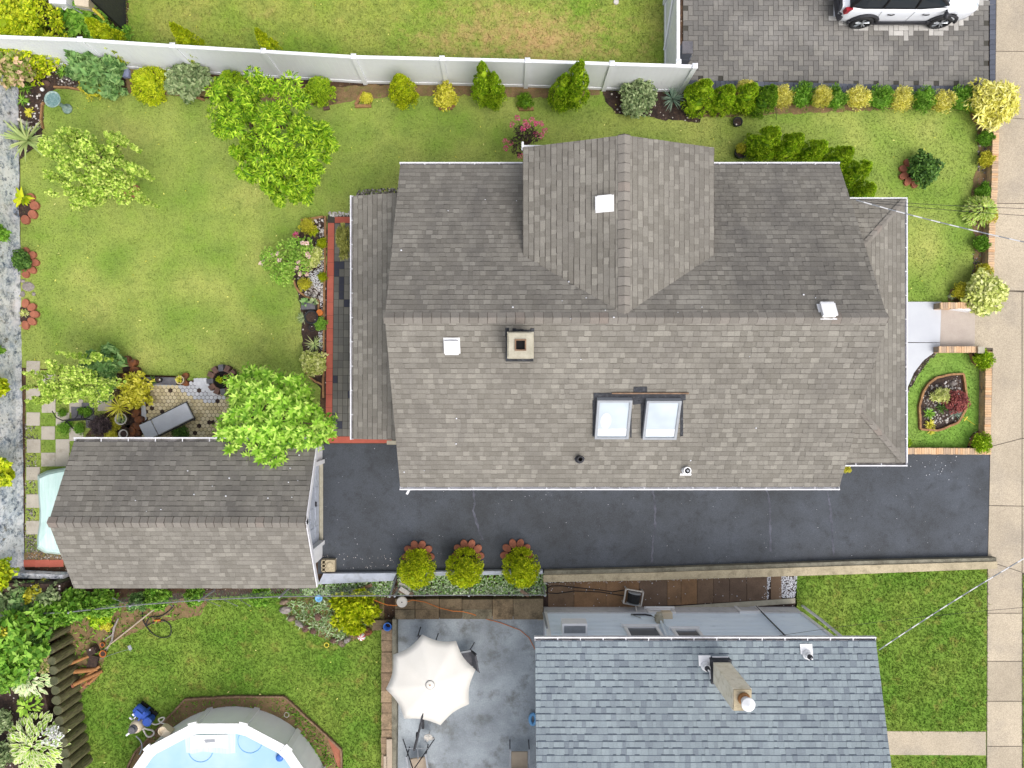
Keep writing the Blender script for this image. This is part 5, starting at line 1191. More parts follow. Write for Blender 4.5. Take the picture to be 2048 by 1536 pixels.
# ------------------------------------------------------------------ trees
def tree(label, base, cz, clumps, crown_mat, per, L, W, mode, seed, trunk_h, trunk_r, cat="tree", name="tree"):
    """clumps: list of (px, py, rpx, z) seen in the photo"""
    rng = np.random.default_rng(seed); b = P(*base); e = empty(name, tuple(b), 0, label, cat)
    cen = []; rad = []
    for px, py, rp, z in clumps:
        p = P(px, py, z); r = rp * (CAM_H - z) / F; cen.append((p.x - b.x, p.y - b.y, z)); rad.append((r, r, r * .7))
    cen = np.array(cen); rad = np.array(rad)
    # break every mass into smaller clumps
    k = 9; c2 = np.repeat(cen, k, 0); r2 = np.repeat(rad, k, 0); u = unit(rng.normal(size=(len(c2), 3))); c2 = c2 + u * r2 * 0.68; r2 = r2 * rng.uniform(.28, .46, (len(c2), 1)); c2[:, 2] += rng.normal(0, .3, len(c2))
    lv = clump_leaves(rng, c2, r2, per, L, W, mode, .7); lv = np.concatenate([lv, clump_leaves(rng, c2 - np.array([0, 0, .25]), r2 * .9, per // 2, L, W, mode, .5)])
    me = foliage_mesh("crown", lv, None, M[crown_mat]); link_mesh("crown", me, (0, 0, 0), e)
    mb = MB(); mb.tube([(0, 0, 0), (.02, .01, trunk_h * .5), (0, 0, trunk_h)], [trunk_r * 1.25, trunk_r, trunk_r * .85], 8)
    for c in cen[:: max(1, len(cen) // 7)]: mb.tube([(0, 0, trunk_h * .9), (c[0] * .5, c[1] * .5, trunk_h + (c[2] - trunk_h) * .55), (c[0], c[1], c[2])], [trunk_r * .7, trunk_r * .45, trunk_r * .15], 6)
    mb.build("trunk", M['bark'], e); return e
rg = random.Random(5)
pk = [(470, 200, 44, 3.2), (520, 190, 42, 3.4), (575, 205, 44, 3.2), (445, 235, 38, 2.6), (500, 245, 52, 3.7), (560, 260, 52, 3.8), (618, 250, 40, 3.0), (640, 285, 30, 2.4), (600, 305, 46, 3.2), (530, 310, 46, 3.4), (570, 355, 44, 2.9), (520, 350, 34, 2.5), (620, 345, 30, 2.5), (565, 390, 24, 2.3), (450, 185, 28, 2.7), (600, 375, 28, 2.3), (480, 290, 30, 2.6)]
tree("large yellow green peach tree with long drooping leaves on the lawn", (545, 300), 3, pk, 'peach_leaf', 88, .145, .038, 'droop', 41, 1.6, .11)
lm = [(135, 290, 32, 2.2), (170, 300, 34, 2.5), (215, 295, 22, 2.2), (150, 335, 26, 2.4), (195, 335, 36, 2.6), (245, 345, 26, 2.3), (262, 335, 16, 2.0), (215, 370, 34, 2.2), (170, 375, 26, 2.0), (135, 390, 24, 1.8), (240, 375, 22, 2.0), (110, 355, 10, 1.8), (118, 310, 18, 2.0), (286, 400, 8, 1.7), (250, 285, 10, 2.1), (175, 395, 18, 1.8), (150, 270, 18, 2.1), (228, 275, 9, 2.2)]
tree("lime green open tree on the back lawn beside the yucca", (225, 352), 2, lm, 'lime_leaf', 52, .10, .055, 'flat', 42, 1.2, .05)
bl = [(100, 775, 18, 2.2), (130, 760, 26, 2.4), (165, 745, 26, 2.6), (185, 715, 13, 2.3), (120, 735, 15, 2.1), (160, 780, 26, 2.4), (195, 770, 22, 2.2), (70, 800, 9, 1.9), (90, 800, 9, 1.9), (140, 790, 20, 2.1), (80, 750, 8, 2.2), (145, 712, 8, 2.2), (55, 775, 5, 2.0), (185, 800, 14, 2.0)]
tree("small loose leaved tree over the checkerboard slabs", (165, 770), 2, bl, 'lime_leaf', 34, .095, .052, 'flat', 43, 1.2, .045)
for px, py, w_, h, lb in ((215, 735, 62, 1.2, "lobed leaf bush nearest the stacked rust stones"), (200, 772, 44, 1.0, "lobed leaf bush under the small loose tree")): shrub(px, py, w_, h, lb, 'blue_green', 'flat', 31, "blue green lobed leaf bushes", clumps=26, per=44, L=.15, W=.07, rough=1.9, corek=.55)
shrub(272, 780, 58, .8, "yellow orange tinged shrub beside the hexagon patio", 'yellow_leaf', 'flat', 34, None, clumps=60, per=26, L=.075, W=.035, rough=1.6)
# magnolia-like tree: rosettes of large oval leaves
def rosette_tree(label, base, spots, mat, seed):
    b = P(*base); e = empty("tree", tuple(b), 0, label, "tree"); rng = np.random.default_rng(seed); P_, D_, N_ = [], [], []
    for px, py, z in spots:
        c = np.array(P(px, py, z)) - np.array(b); n = rng.integers(13, 18); a0 = rng.uniform(0, 6.28)
        tx, ty = rng.normal(0, .22, 2)
        for i in range(n):
            a = a0 + i * 2.399; el = .15 + .75 * (i / n) + rng.uniform(-.1, .1); rr = .10 - .05 * i / n
            d = np.array([math.cos(a) * math.cos(el) + tx * .5, math.sin(a) * math.cos(el) + ty * .5, math.sin(el)]); d /= np.linalg.norm(d)
            P_.append(c + d * (rr + .03)); D_.append(d); nn = np.array([-math.cos(a) * math.sin(el), -math.sin(a) * math.sin(el), math.cos(el)]); N_.append(nn)
    lv = leaves_at(np.array(P_), np.array(D_), np.array(N_), .20, .07, rng, .22)
    cc = np.array([np.array(P(x_, y_, z - .5)) - np.array(b) for x_, y_, z in spots]); low = clump_leaves(rng, cc, np.full((len(cc), 3), .26), 22, .17, .07, 'flat', .6); lv = np.concatenate([lv, low])
    link_mesh("crown", foliage_mesh("crown", lv, None, M[mat]), (0, 0, 0), e)
    mb = MB(); mb.tube([(0, 0, 0), (.03, 0, 1.0), (0, 0, 2.0)], [.1, .08, .06], 8)
    for x_, y_, z in spots[::5]:
        c = P(x_, y_, z) - b; mb.tube([(0, 0, 1.4), (c.x * .5, c.y * .5, 2.0 + (z - 2) * .5), (c.x, c.y, z)], [.05, .035, .012], 6)
    mb.build("trunk", M['bark'], e); return e
sp = []; rg = random.Random(17); cxm, cym = 545, 836
out = [(452, 775, 440, 800)]
tries = 0
while len(sp) < 108 and tries < 6000:
    tries += 1
    a = rg.uniform(0, 6.283); q = math.sqrt(rg.random()); rx = 102; ry = 92
    wob = 1 + .13 * math.sin(3 * a + 1) + .09 * math.sin(5 * a); x_ = cxm + rx * q * math.cos(a) * wob; y_ = cym + ry * q * math.sin(a) * wob
    if x_ < 455 and y_ > 885: continue
    if x_ > 615 and y_ < 775: continue
    if any((x_ - s[0]) ** 2 + (y_ - s[1]) ** 2 < 14.5 ** 2 for s in sp): continue
    sp.append((x_, y_, 3.4 - .9 * q * q + rg.uniform(-.45, .3)))
    if len(sp) > 108: break
rosette_tree("bright tree with large leaf rosettes overhanging the garage roof", (548, 826), sp, 'magnolia', 44)

# ------------------------------------------------------------------ small plants
def put(mb, name, mats, label, cat, group=None, smooth=False):
    return tag(mb.build(name, mats, None, smooth), label, cat, group)
def rosette(label, px, py, n, Lr, W, mat, z=0.05, el=(.15, 1.1), droop=.45, name="plant", cat="plant", seed=1, group=None, mats=None):
    mb = MB(); blade_rosette(mb, P(px, py, z), n, Lr, W, el, random.Random(seed), droop); return put(mb, name, mats or M[mat], label, cat, group)
rosette("large grey green yucca by the painted wall", 55, 281, 58, .74, .062, 'yucca', .3, (.0, 1.2), .3, "yucca", "yucca", 2)
rosette("small blue green yucca at the end of the fence", 1345, 198, 70, .44, .026, 'blue_blade', .12, (.1, 1.3), .2, "yucca", "yucca", 3)
rosette("tuft of grassy leaves in the dark bed by the painted wall", 52, 177, 60, .22, .02, 'green', .05, seed=4)
rosette("fern frond pair beside the painted wall, above the large yucca", 45, 201, 26, .22, .03, 'green', .05, seed=5, el=(.1, .5))
rosette("pale yellow leaved plant in the dark bed by the painted wall", 60, 225, 22, .16, .05, 'yellow_leaf', .04, seed=6); rosette("feathery fern below the white fence", 127, 143, 60, .24, .02, 'green', .06, seed=7); rosette("yellow green sprig near the two brown rocks", 89, 144, 22, .2, .035, 'yellow_leaf', .05, seed=8); rosette("pinkish plant right at the foot of the white fence", 115, 128, 30, .17, .03, 'rose', .06, seed=9)
rosette("bright broad leaf plant in the terracotta ring by the wall", 45, 396, 16, .34, .12, 'conifer_bright', .15, (.1, .9), .3, seed=10)
shrub(44, 521, 40, .4, "dark leaved plant with white specks in the terracotta ring", 'deep', 'flat', 40, L=.07, W=.04); rosette("small plant with white flowers in the lowest terracotta ring by the wall", 50, 627, 40, .16, .03, 'cream_leaf', .03, seed=12)
def blossoms(label, spots, mat, sz=.035, n=14, name="blossom", grp=None, seed=1):
    pass
# pink flowering bush with plum leaves
e = empty("flowering_bush", tuple(P(1052, 292)), 0, "pink flowering bush with plum dark leaves beside the gable", "bush"); rng = np.random.default_rng(8); b = P(1052, 292)
cl = np.array([P(x, y, z) - b for x, y, z in ((1040, 262, .9), (1060, 262, 1.0), (1052, 280, .9), (1030, 285, .6), (1035, 300, .5), (1068, 275, .8), (1045, 270, 1.0))]); rd_ = np.full((7, 3), .17)
link_mesh("foliage", foliage_mesh("foliage", clump_leaves(rng, cl, rd_, 80, .085, .035, 'flat', .7), None, M['plum']), (0, 0, 0), e)
cl = np.array([P(x, y, z) - b for x, y, z in ((1035, 236, 1.1), (1050, 245, 1.2), (1055, 252, 1.2), (1072, 247, 1.1), (1082, 248, 1.0), (1025, 250, .9), (1072, 268, .9), (1090, 262, .8), (1010, 282, .6), (1021, 287, .6), (1012, 297, .5), (1040, 312, .5), (1082, 272, .8), (1064, 240, 1.1), (1046, 258, 1.15))]); rd_ = np.full((len(cl), 3), .085)
link_mesh("blossom", foliage_mesh("blossom", clump_leaves(rng, cl, rd_, 46, .042, .034, 'flat', .85), None, M['pink']), (0, 0, 0), e)
mb = MB()
for c in cl[:8]: mb.tube([(0, 0, 0), tuple(c * .5 + np.array([0, 0, .1])), tuple(c)], [.02, .014, .006], 5)
mb.build("stem", M['bark'], e)
# rose bush
e = empty("rose_bush", tuple(P(592, 522)), 0, "rose bush with pale pink blooms leaning over the lawn edge", "rose bush"); b = P(592, 522); rng = np.random.default_rng(9)
cl = np.array([P(x, y, z) - b for x, y, z in ((575, 500, .7), (590, 490, .8), (605, 510, .8), (580, 520, .7), (600, 530, .8), (562, 545, .5), (545, 525, .6), (570, 550, .5), (612, 490, .6), (540, 512, .6))])
link_mesh("foliage", foliage_mesh("foliage", clump_leaves(rng, cl, rng.uniform(.22, .34, (len(cl), 1)) * np.ones((1, 3)), 170, .085, .045, 'flat', .75), None, M['conifer_mix']), (0, 0, 0), e)
cl = np.array([P(x, y, z) - b for x, y, z in ((605, 486, .9), (614, 487, .85), (615, 508, .9), (617, 513, .9), (598, 525, .9), (593, 536, .85), (522, 527, .6), (527, 523, .6), (556, 508, .75), (559, 520, .75), (600, 548, .6), (614, 549, .6), (543, 510, .7))])
link_mesh("bloom", foliage_mesh("bloom", clump_leaves(rng, cl, np.full((len(cl), 3), .06), 42, .05, .045, 'flat', .85), None, M['rose']), (0, 0, 0), e)
mb = MB()
for c in cl[:9]: mb.tube([(0, 0, 0), tuple(c * .55), tuple(c)], [.016, .012, .005], 5)
mb.build("stem", M['bark'], e)
shrub(620, 515, 44, .5, "rounded lime shrub beside the white gravel strip", 'cream_leaf', 'flat', 41, None, clumps=60, per=28, L=.06, W=.035)
rosette("pink flowers at the edge of the rose bed", 592, 471, 40, .12, .03, 'pink', .05, seed=13)
shrub(615, 453, 26, .35, "yellow ball shrub at the top of the rose bed", 'yellow_leaf', 'spray', 42); shrub(609, 569, 22, .3, "yellow low shrub among the rose bed pebbles", 'yellow_leaf', 'spray', 42); shrub(627, 465, 18, .2, "lime plant by the dark pot at the top of the rose bed", 'conifer_bright', 'flat', 43)
shrub(644, 487, 18, .25, "upper lime plant against the tan edging", 'conifer_bright', 'spray', 43); shrub(645, 554, 16, .25, "lower lime plant against the tan edging", 'conifer_bright', 'spray', 43); shrub(641, 648, 24, .3, "dark green plant beside the small black pot", 'green', 'flat', 44)
shrub(627, 727, 46, .6, "round cream leaved shrub at the foot of the rose bed", 'cream_leaf', 'flat', 45, None, clumps=60, per=26, L=.075, W=.055)
rosette("spiky plant in a black pot on the white gravel", 629, 688, 26, .34, .022, 'yucca', .25, (.1, 1.1), seed=14)
rosette("silver leaved plant beside the big black pot", 606, 636, 40, .2, .024, 'grey_green', .1, seed=15); rosette("pale plant in the blue grey trough", 610, 605, 14, .18, .09, 'blue_green', .25, seed=16); rosette("dark plant in the blue grey trough", 627, 604, 14, .16, .09, 'grey_green', .25, seed=17)
# hosta / variegated plants
def hosta(label, px, py, rpx, n, Lf, Wf, h=.3, seed=1, inner='hosta_in', rim='hosta_rim', z=0.0):
    mb = MB(); rg = random.Random(seed); c = P(px, py, z + h * .5); r = rpx / 66.0
    for i in range(n):
        q = rg.random() ** .75; a = rg.uniform(0, 6.283); d = Vector((math.cos(a), math.sin(a), 0)); el = .75 * (1 - q) - .15 + rg.uniform(-.15, .15)
        p = Vector((c.x, c.y, z)) + d * r * q * .8 + Vector((0, 0, h * (1.05 - .75 * q * q))); dd = d * math.cos(el) + Vector((rg.uniform(-.3, .3), rg.uniform(-.3, .3), math.sin(el) - .15)); nn = Vector((-d.x * math.sin(el), -d.y * math.sin(el), max(.4, math.cos(el))))
        flat_leaf(mb, p, dd, nn, Lf * rg.uniform(.7, 1.15), Wf * rg.uniform(.8, 1.2), 0)
    return put(mb, "hosta", [M[inner], M[rim]], label, "hosta")
hosta("pale rimmed hosta beside the wall and overhead cable", 1962, 421, 33, 420, .18, .05, .5, 1, 'hosta_in', 'cream_leaf')
# hanging fern, pots
def pot(label, px, py, r, h, mat='pot_black', soil=True, z=0.0, name="flower_pot", group=None, cat="flower pot"):
    c = P(px, py, z + h); e = empty(name, (c.x, c.y, z), 0, label, cat, group); mb = MB()
    mb.lathe([(r * .72, 0), (r * .95, h * .9), (r * 1.08, h * .9), (r * 1.08, h), (r * .9, h), (r * .86, h * .86)], (0, 0, 0), 18); mb.build("pot", M[mat], e, True)
    if soil: q = MB(); q.lathe([(r * .87, h * .84), (r * .8, h * .87)], (0, 0, 0), 14); q.build("soil", M['mulch'], e)
    return e
e = pot("fern filled basket hanging by the rear gutter", 693, 482, .17, .2, 'pot_black', True, 1.5, "hanging_basket", cat="hanging basket")
link_mesh("fern", ball_mesh("fern", 77, M['fern'], .34, .5, 70, 40, .12, .022, 'droop', 1.3, .6), (0, 0, .05), e, (.75, 1.45, 1))
mb = MB(); mb.box((.05, .0, .42), (.1, .12, .05)); mb.build("label_card", M['sky_plastic'], e); mb = MB(); mb.tube([(0, .0, -1.5), (0, 0, .1)], .012, 6); mb.build("pole", M['black'], e)
mb = MB(); c = P(621, 614, 0); mb.box((c.x, c.y, .14), (.42, .2, .28)); mb.box((c.x, c.y, .285), (.36, .14, .01)); put(mb, "planter_box", M['slate'], "blue grey trough planter at the lawn edge", "planter")
pot("wide black pot with dark soil near the orange lid", 622, 634, .2, .3); pot("small black pot with pale stones, below the wide black pot", 624, 656, .1, .2); pot("black pot under the spiky plant", 634, 700, .11, .22); pot("dark pot at the head of the rose bed", 631, 476, .12, .16, 'pot_black')
c = P(639, 625, .2); mb = MB(); mb.lathe([(.09, 0), (.1, .16), (.1, .2)], (c.x, c.y, 0), 16); put(mb, "flower_pot", M['orange'], "orange clay pot turned upside down on the white gravel", "flower pot")
c = P(634, 748); mb = MB(); mb.ball((c.x, c.y, .05), (.16, .08, .08), 9, 6, jit=.1, rng=random.Random(3)); put(mb, "rock", M['brown_stone'], "brown stone under the round cream shrub", "rock")
pot("black nursery pot beside the slanting conifers", 1483, 303, .19, .28); shrub(1481, 298, 18, .5, "yellow green plant in the black nursery pot", 'yellow_leaf', 'flat', 46, zoff=.1); pot("small black pot at the foot of the fence conifers", 1476, 243, .14, .2)
# bricks around small plants
def bricks(label, segs, mat='edging'):
    mb = MB()
    for a, b in segs:
        A, B = P(*a), P(*b); D = (B - A).normalized(); mb.box((A + B) / 2 + Vector((0, 0, .045)), ((B - A).length, .085, .09), rot=Matrix((D, Vector((-D.y, D.x, 0)), Vector((0, 0, 1)))).transposed())
    return put(mb, "brick_border", M[mat], label, "brick border", "brick borders round small plants")
bricks("triangle of three tan bricks near the white fence", [((726, 186), (712, 211)), ((711, 214), (743, 213)), ((728, 187), (742, 208))]); bricks("corner of bricks below the yellowing shrub", [((878, 218), (906, 217)), ((908, 215), (906, 208))]); bricks("curved bricks below the tiny plant facing the dormer", [((1038, 220), (1067, 219)), ((1036, 216), (1038, 212))]); bricks("bricks at the foot of the conifer beside the peach tree", [((648, 219), (660, 217)), ((664, 206), (676, 200))], 'brown_stone')
# ------------------------------------------------------------------ birdbath and ornaments in the corner bed
c = P(105.5, 199, .72); e = empty("bird_bath", (c.x, c.y, 0), 0, "round verdigris bird bath at the corner bed edge", "bird bath")
mb = MB(); mb.lathe([(.16, 0), (.14, .05), (.06, .1), (.05, .55), (.1, .62), (.2, .66), (.25, .74), (.235, .745), (.19, .70), (.06, .68)], (0, 0, 0), 28); mb.build("bowl", m_stain("verdigris", S(110, 142, 136), S(168, 186, 178), 9, S(80, 96, 96), 14, .6, 60, .2), e, True)
mb = MB(); mb.lathe([(.215, .705), (.21, .712)], (0, 0, 0), 24); mb.build("water", m_stain("bath_water", S(92, 122, 122), S(120, 150, 148), 12, S(176, 196, 190), 20, .5, 60, .1, None, .2), e)
def rock(label, px, py, rx, ry, h, mat='rock', seed=1, rz=0, z=0, name="rock", group=None):
    mb = MB(); rg = random.Random(seed); c = P(px, py, z); k = 1 / 64.6; mb.ball((0, 0, h * .25), (rx * k, ry * k, h * .75), 10, 7, jit=.12, rng=rg); o = mb.build(name, M[mat]); o.location = c; o.rotation_euler = (0, 0, rz); return tag(o, label, "rock", group)
rock("brown boulder right under the white fence", 94, 128, 10, 7, .16, 'brown_stone', 3); rock("second brown boulder, closer to the bird bath", 94, 167, 8, 6, .14, 'brown_stone', 4); rock("round brown stone left of the fern", 75, 142, 9, 8, .12, 'rust_stone', 5)
c = P(83, 178, .1); mb = MB(); mb.ball((c.x, c.y, .07), .06, 14, 10); put(mb, "garden_globe", M['white'], "white garden globe beside the bird bath", "globe", smooth=True)
c = P(45, 243, .2); mb = MB(); mb.lathe([(.09, 0), (.07, .06), (.05, .16), (.06, .24), (.03, .32)], (c.x, c.y, 0), 12); mb.ball((c.x, c.y, .36), .05, 10, 8); put(mb, "garden_statue", M['pot_white'], "white garden statue just above the yucca", "statue", smooth=True)
c = P(45, 255, .2); mb = MB(); mb.lathe([(.05, 0), (.03, .12)], (c.x, c.y, 0), 10); mb.ball((c.x, c.y, .2), .085, 16, 12); put(mb, "gazing_ball", M['glass_pale'], "shiny gazing ball touching the yucca leaves", "ball", smooth=True)
c = P(250, 145, .15); mb = MB(); mb.box((c.x, c.y, .07), (.2, .24, .14)); mb.box((c.x, c.y, .15), (.22, .26, .02)); put(mb, "meter_box", m_plain("lilac", S(160, 168, 204), .6), "pale blue box at the foot of the white fence", "box")
for i, (x_, y_, r_, r2, lb) in enumerate(((57, 573, 12, 10, "large flat grey stone between two terracotta rings"), (46, 562, 5, 3.5, "small brown stone above the large flat grey stone"), (46, 588, 5, 6, "small grey stone against the painted wall"), (68, 588, 4, 4, "small pale stone on the grass below the large flat one"))): rock(lb, x_, y_, r_, r2, .06, 'grey_rock', 10 + i)
for (px, py, rot) in ((23, 1003, .5), (9, 1013, .6)):
    y = G2(0, py)[1]; k = (NX - px) / (NX - 47.5); z = CAM_H * (1 - 1 / k); f = 14.96 + .05; b = MB(); yy = (NY - py) * (CAM_H - z) / F
    for j in range(5):
        t = (j - 2) * .055; ww = (.05, .085, .095, .08, .04)[j]; c = Vector((-f + .012, yy + t * math.cos(rot), z + t * math.sin(rot)))
        b.box(c, (.012, .048, ww * 2), rot=Matrix.Rotation(rot, 3, 'X'), m=j % 2)
    b.box(Vector((-f + .01, yy + .02, z + .11)), (.01, .05, .1), m=2)
    o = b.build("painted_bee", [M['yellow'], M['black'], M['white_paint']]); o.parent = gwall

# ------------------------------------------------------------------ sitting corner by the garage
mb = MB(); mb.prism(poly([(284, 754, ), (352, 755), (352, 770), (284, 769)], .2), .14, .2); mb.prism(poly([(288, 757), (300, 757), (300, 768), (288, 768)]), 0, .14); mb.prism(poly([(336, 757), (348, 757), (348, 768), (336, 768)]), 0, .14)
put(mb, "stone_bench", M['slate'], "low slate bench along the lawn edge", "bench")
pot("white round pot on the rust stones", 269, 757, .1, .2, 'pot_white'); e = pot("black pot with white stones on the slate bench", 316, 760, .09, .16, 'pot_black', True, .2); rosette("dark green plant beside the black bench pot", 307, 761, 24, .16, .03, 'deep', .25, seed=31)
e = pot("beige stone head planter on the bench end", 359, 760, .12, .3, 'cream', True, 0.0); mb = MB(); blade_rosette(mb, (0, .03, .28), 20, .14, .04, (.2, 1.2), random.Random(3), .3); mb.build("plant", M['yellow_leaf'], e)
# chaise
A, B = P(290, 865, .34), P(381, 820, .34); D = (B - A); L = D.length; D.normalize(); s = Vector((-D.y, D.x, 0)); e = empty("chaise_lounge", (A.x, A.y, 0), math.atan2(D.y, D.x), "grey cushioned chaise lounge on the hexagon patio", "chaise lounge")
mb = MB(); mb.box((.95, 0, .36), (1.18, .52, .09)); o = mb.build("seat_cushion", M['cushion'], e); bv = o.modifiers.new("bevel", 'BEVEL'); bv.width = .03; bv.segments = 3
mb = MB(); mb.box((.16, 0, .40), (.36, .52, .08), rot=Matrix.Rotation(R(14), 3, 'Y')); o = mb.build("back_cushion", M['cushion'], e); bv = o.modifiers.new("bevel", 'BEVEL'); bv.width = .03; bv.segments = 3
mb = MB()
for sy in (-1, 1): mb.box((.75, sy * .28, .28), (1.6, .035, .04)); 
for xx_ in (0, .4, .8, 1.2, 1.52): mb.box((xx_, 0, .28), (.03, .54, .03))
mb.build("frame", M['dark_metal'], e)
for xx_ in (.1, 1.4):
    for sy in (-1, 1): mb = MB(); mb.box((xx_, sy * .28, .13), (.035, .035, .26)); mb.build("leg", M['dark_metal'], e)
# black iron stand
c = P(154, 839, .3); e = empty("iron_stand", (c.x, c.y, 0), R(3), "black wrought iron stand with curved arms over the slabs", "stand")
mb = MB(); mb.box((0, 0, .3), (.5, .08, .05)); mb.build("bar", M['black'], e)
for (pts) in ([(-.25, 0, .3), (-.45, 0, .32), (-.6, .1, .36), (-.68, .3, .4)], [(-.25, 0, .3), (-.42, -.08, .2), (-.55, -.2, .08), (-.58, -.28, 0)], [(.25, 0, .3), (.42, .08, .32), (.55, .18, .36), (.6, .22, .4)], [(.25, 0, .3), (.36, -.04, .2), (.46, -.12, .08), (.5, -.16, 0)], [(-.1, 0, .3), (.05, .12, .34), (.1, .26, .4)], [(-.35, -.02, .3), (-.28, -.25, .1), (-.14, -.4, 0)], [(.12, 0, .3), (.1, .12, .2), (.1, .4, .0)]):
    mb = MB(); mb.tube(pts, .016, 6); mb.build("arm", M['black'], e)
SG = "small green plants around the iron stand"
for i, (x_, y_, w_) in enumerate(((125, 826, 14), (128, 856, 20), (159, 858, 18), (164, 822, 13), (175, 824, 16), (136, 848, 14))): shrub(x_, y_, w_, .2, ("small leafy tuft left of the iron stand bar", "leafy clump right below the iron stand", "round green tuft nearest the garage gutter corner", "tiny tuft on the slate slab", "tuft between slate slab and the purple plant", "small tuft under the iron stand arms")[i], 'green', 'spray', 47, SG)
rosette("potted yellow striped yucca above the white pot", 240, 814, 46, .44, .03, 'yellow_leaf', .45, (.0, 1.2), .45, "yucca", "yucca", 33)
e = pot("white pot of succulents between yucca and rust stones", 241, 838, .17, .36, 'pot_white'); mb = MB(); blade_rosette(mb, (0, 0, .3), 40, .18, .05, (.1, 1.2), random.Random(5), .3); mb.build("succulent", M['grey_green'], e)
pot("white pot half hidden by the garage gutter", 246, 868, .13, .3, 'pot_white'); shrub(222, 868, 24, .3, "yellow green plant beside the half hidden white pot", 'yellow_leaf', 'flat', 48); shrub(230, 846, 24, .25, "yellow trailing plant in front of the succulents", 'yellow_leaf', 'spray', 48)
shrub(203, 850, 40, .5, "purple brown wispy plant near the iron stand", 'purple', 'droop', 49, None, clumps=50, per=30, L=.1, W=.02, rough=1.8); shrub(362, 868, 30, .3, "dark green plant between lounge and garage gutter", 'deep', 'flat', 50)
# covered pile behind the garage
mb = MB(); rng_ = random.Random(6); outl = [(132, 937), (95, 944), (76, 952), (77, 985), (80, 1020), (79, 1050), (75, 1075), (75, 1095), (90, 1103), (118, 1107), (150, 1107), (150, 937)]
cx, cy = 118, 1020; rings_ = []
for t, z in ((1.03, .0), (1.0, .35), (.99, .8), (.93, .93), (.6, .97 + .02), (.2, 1.02)):
    rings_.append([P(cx + (x_ - cx) * t + rng_.uniform(-.6, .6), cy + (y_ - cy) * t + rng_.uniform(-.6, .6), z + rng_.uniform(-.015, .015)) * 1 for x_, y_ in outl])
n = len(outl); vs = [v for r_ in rings_ for v in r_]; fs = [(i * n + k, i * n + (k + 1) % n, (i + 1) * n + (k + 1) % n, (i + 1) * n + k) for i in range(5) for k in range(n)] + [tuple(5 * n + k for k in range(n))]
mb.add(vs, fs); q = MB()
put(mb, "covered_table", M['tarp'], "pale mint tarp draped over a table behind the garage", "tarp", smooth=False)
# cinder block
c = P(657, 1132, .2); mb = MB(); mb.box((c.x + .04, c.y, .1), (.3, .36, .2))
for sx in (0,): 
    mb.box((c.x - .15, c.y + .17, .1), (.14, .03, .2)); mb.box((c.x - .15, c.y - .17, .1), (.14, .03, .2)); mb.box((c.x - .15, c.y + .055, .1), (.14, .03, .2)); mb.box((c.x - .15, c.y - .055, .1), (.14, .03, .2)); mb.box((c.x - .21, c.y, .1), (.03, .36, .2))
mb.lathe([(.11, .2), (.13, .22), (.1, .235)], (c.x + .05, c.y, 0), 14, sx=.8)
put(mb, "cinder_block", M['retain'], "pale cinder block at the garage front corner", "block")

# ------------------------------------------------------------------ chain link fence
cl_ = [(-60, 1235), (15, 1231), (140, 1224), (262, 1211), (400, 1200), (560, 1193), (790, 1191), (938, 1190), (1090, 1190)]; CH = 1.05
e = empty("chain_link_fence", tuple(P(400, 1180)), 0, "chain link fence along the rear of garage and patio", "fence")
pw_ = [P(x_, y_, CH) for x_, y_ in cl_]; mb = MB(); mb.tube(pw_, .016, 6); part(mb, "top_rail", M['rail_metal'], e)
for p in pw_:
    mb = MB(); mb.tube([(p.x, p.y, 0), (p.x, p.y, CH + .06)], .03, 8); mb.ball((p.x, p.y, CH + .07), .036, 8, 6); part(mb, "post", M['grey_metal'], e)
mb = MB()
for a, b in zip(pw_, pw_[1:]):
    L = (b - a).length; n = int(L / .075)
    for k in range(n):
        for sg in (1, -1):
            t0, t1 = k / n, min(1, max(0, (k + sg * CH / .075 * .5) / n)); zz = CH * abs(t1 - t0) * n / (CH / .075 * .5)
            p0 = a.lerp(b, t0); p1 = a.lerp(b, t1); p0.z = 0.02; p1.z = min(CH, .02 + zz); mb.tube([p0, p1], .0028, 3, cap=False)
part(mb, "mesh", M['grey_metal'], e)
mb = MB()
for (x0_, x1_) in ((225, 262), (262, 225), (310, 345), (400, 440), (440, 475), (475, 500)): mb.tube([P(x0_, 1196 if x0_ < x1_ else 1212, .05), P(x1_, 1212 if x0_ < x1_ else 1196, .9)], .012, 5)
part(mb, "brace", M['steel'], e)
# boards and slats leaning near the fence
mb = MB(); mb.tube([P(793, 1152, .1), P(779, 1194, 1.05)], .028, 6); put(mb, "leaning_post", M['grey_metal'], "grey metal post leaning by the concrete disc", "post")
mb = MB(); 
for k, (a, b) in enumerate((((795, 1160), (832, 1184)), ((797, 1168), (822, 1178)), ((792, 1178), (826, 1190)), ((800, 1176), (818, 1188)))):
    A, B = P(*a, .12 + k * .05), P(*b, .12 + k * .05); D = (B - A).normalized(); mb.box((A + B) / 2, ((B - A).length, .13, .03), rot=Matrix((D, Vector((-D.y, D.x, 0)), Vector((0, 0, 1)))).transposed(), m=k % 2)
put(mb, "board_stack", [M['wood'], M['pot_white']], "loose stack of weathered boards behind the concrete disc", "boards")
for i, (a, b, lb) in enumerate((((703, 1180), (732, 1192), "pale plank lying across the ground cover"), ((722, 1178), (744, 1170), "pinkish plank near the leaning post"), ((1040, 1180), (1058, 1192), "brown plank stuck in the ground cover beside the third drive conifer"))):
    A, B = P(*a, .2), P(*b, .24); D = (B - A).normalized(); mb = MB(); mb.box((A + B) / 2, ((B - A).length, .1, .03), rot=Matrix((D, Vector((-D.y, D.x, 0)), D.cross(Vector((-D.y, D.x, 0))))).transposed()); put(mb, "plank", M['wood'] if i else M['pot_white'], lb, "plank", "loose planks in the ground cover")
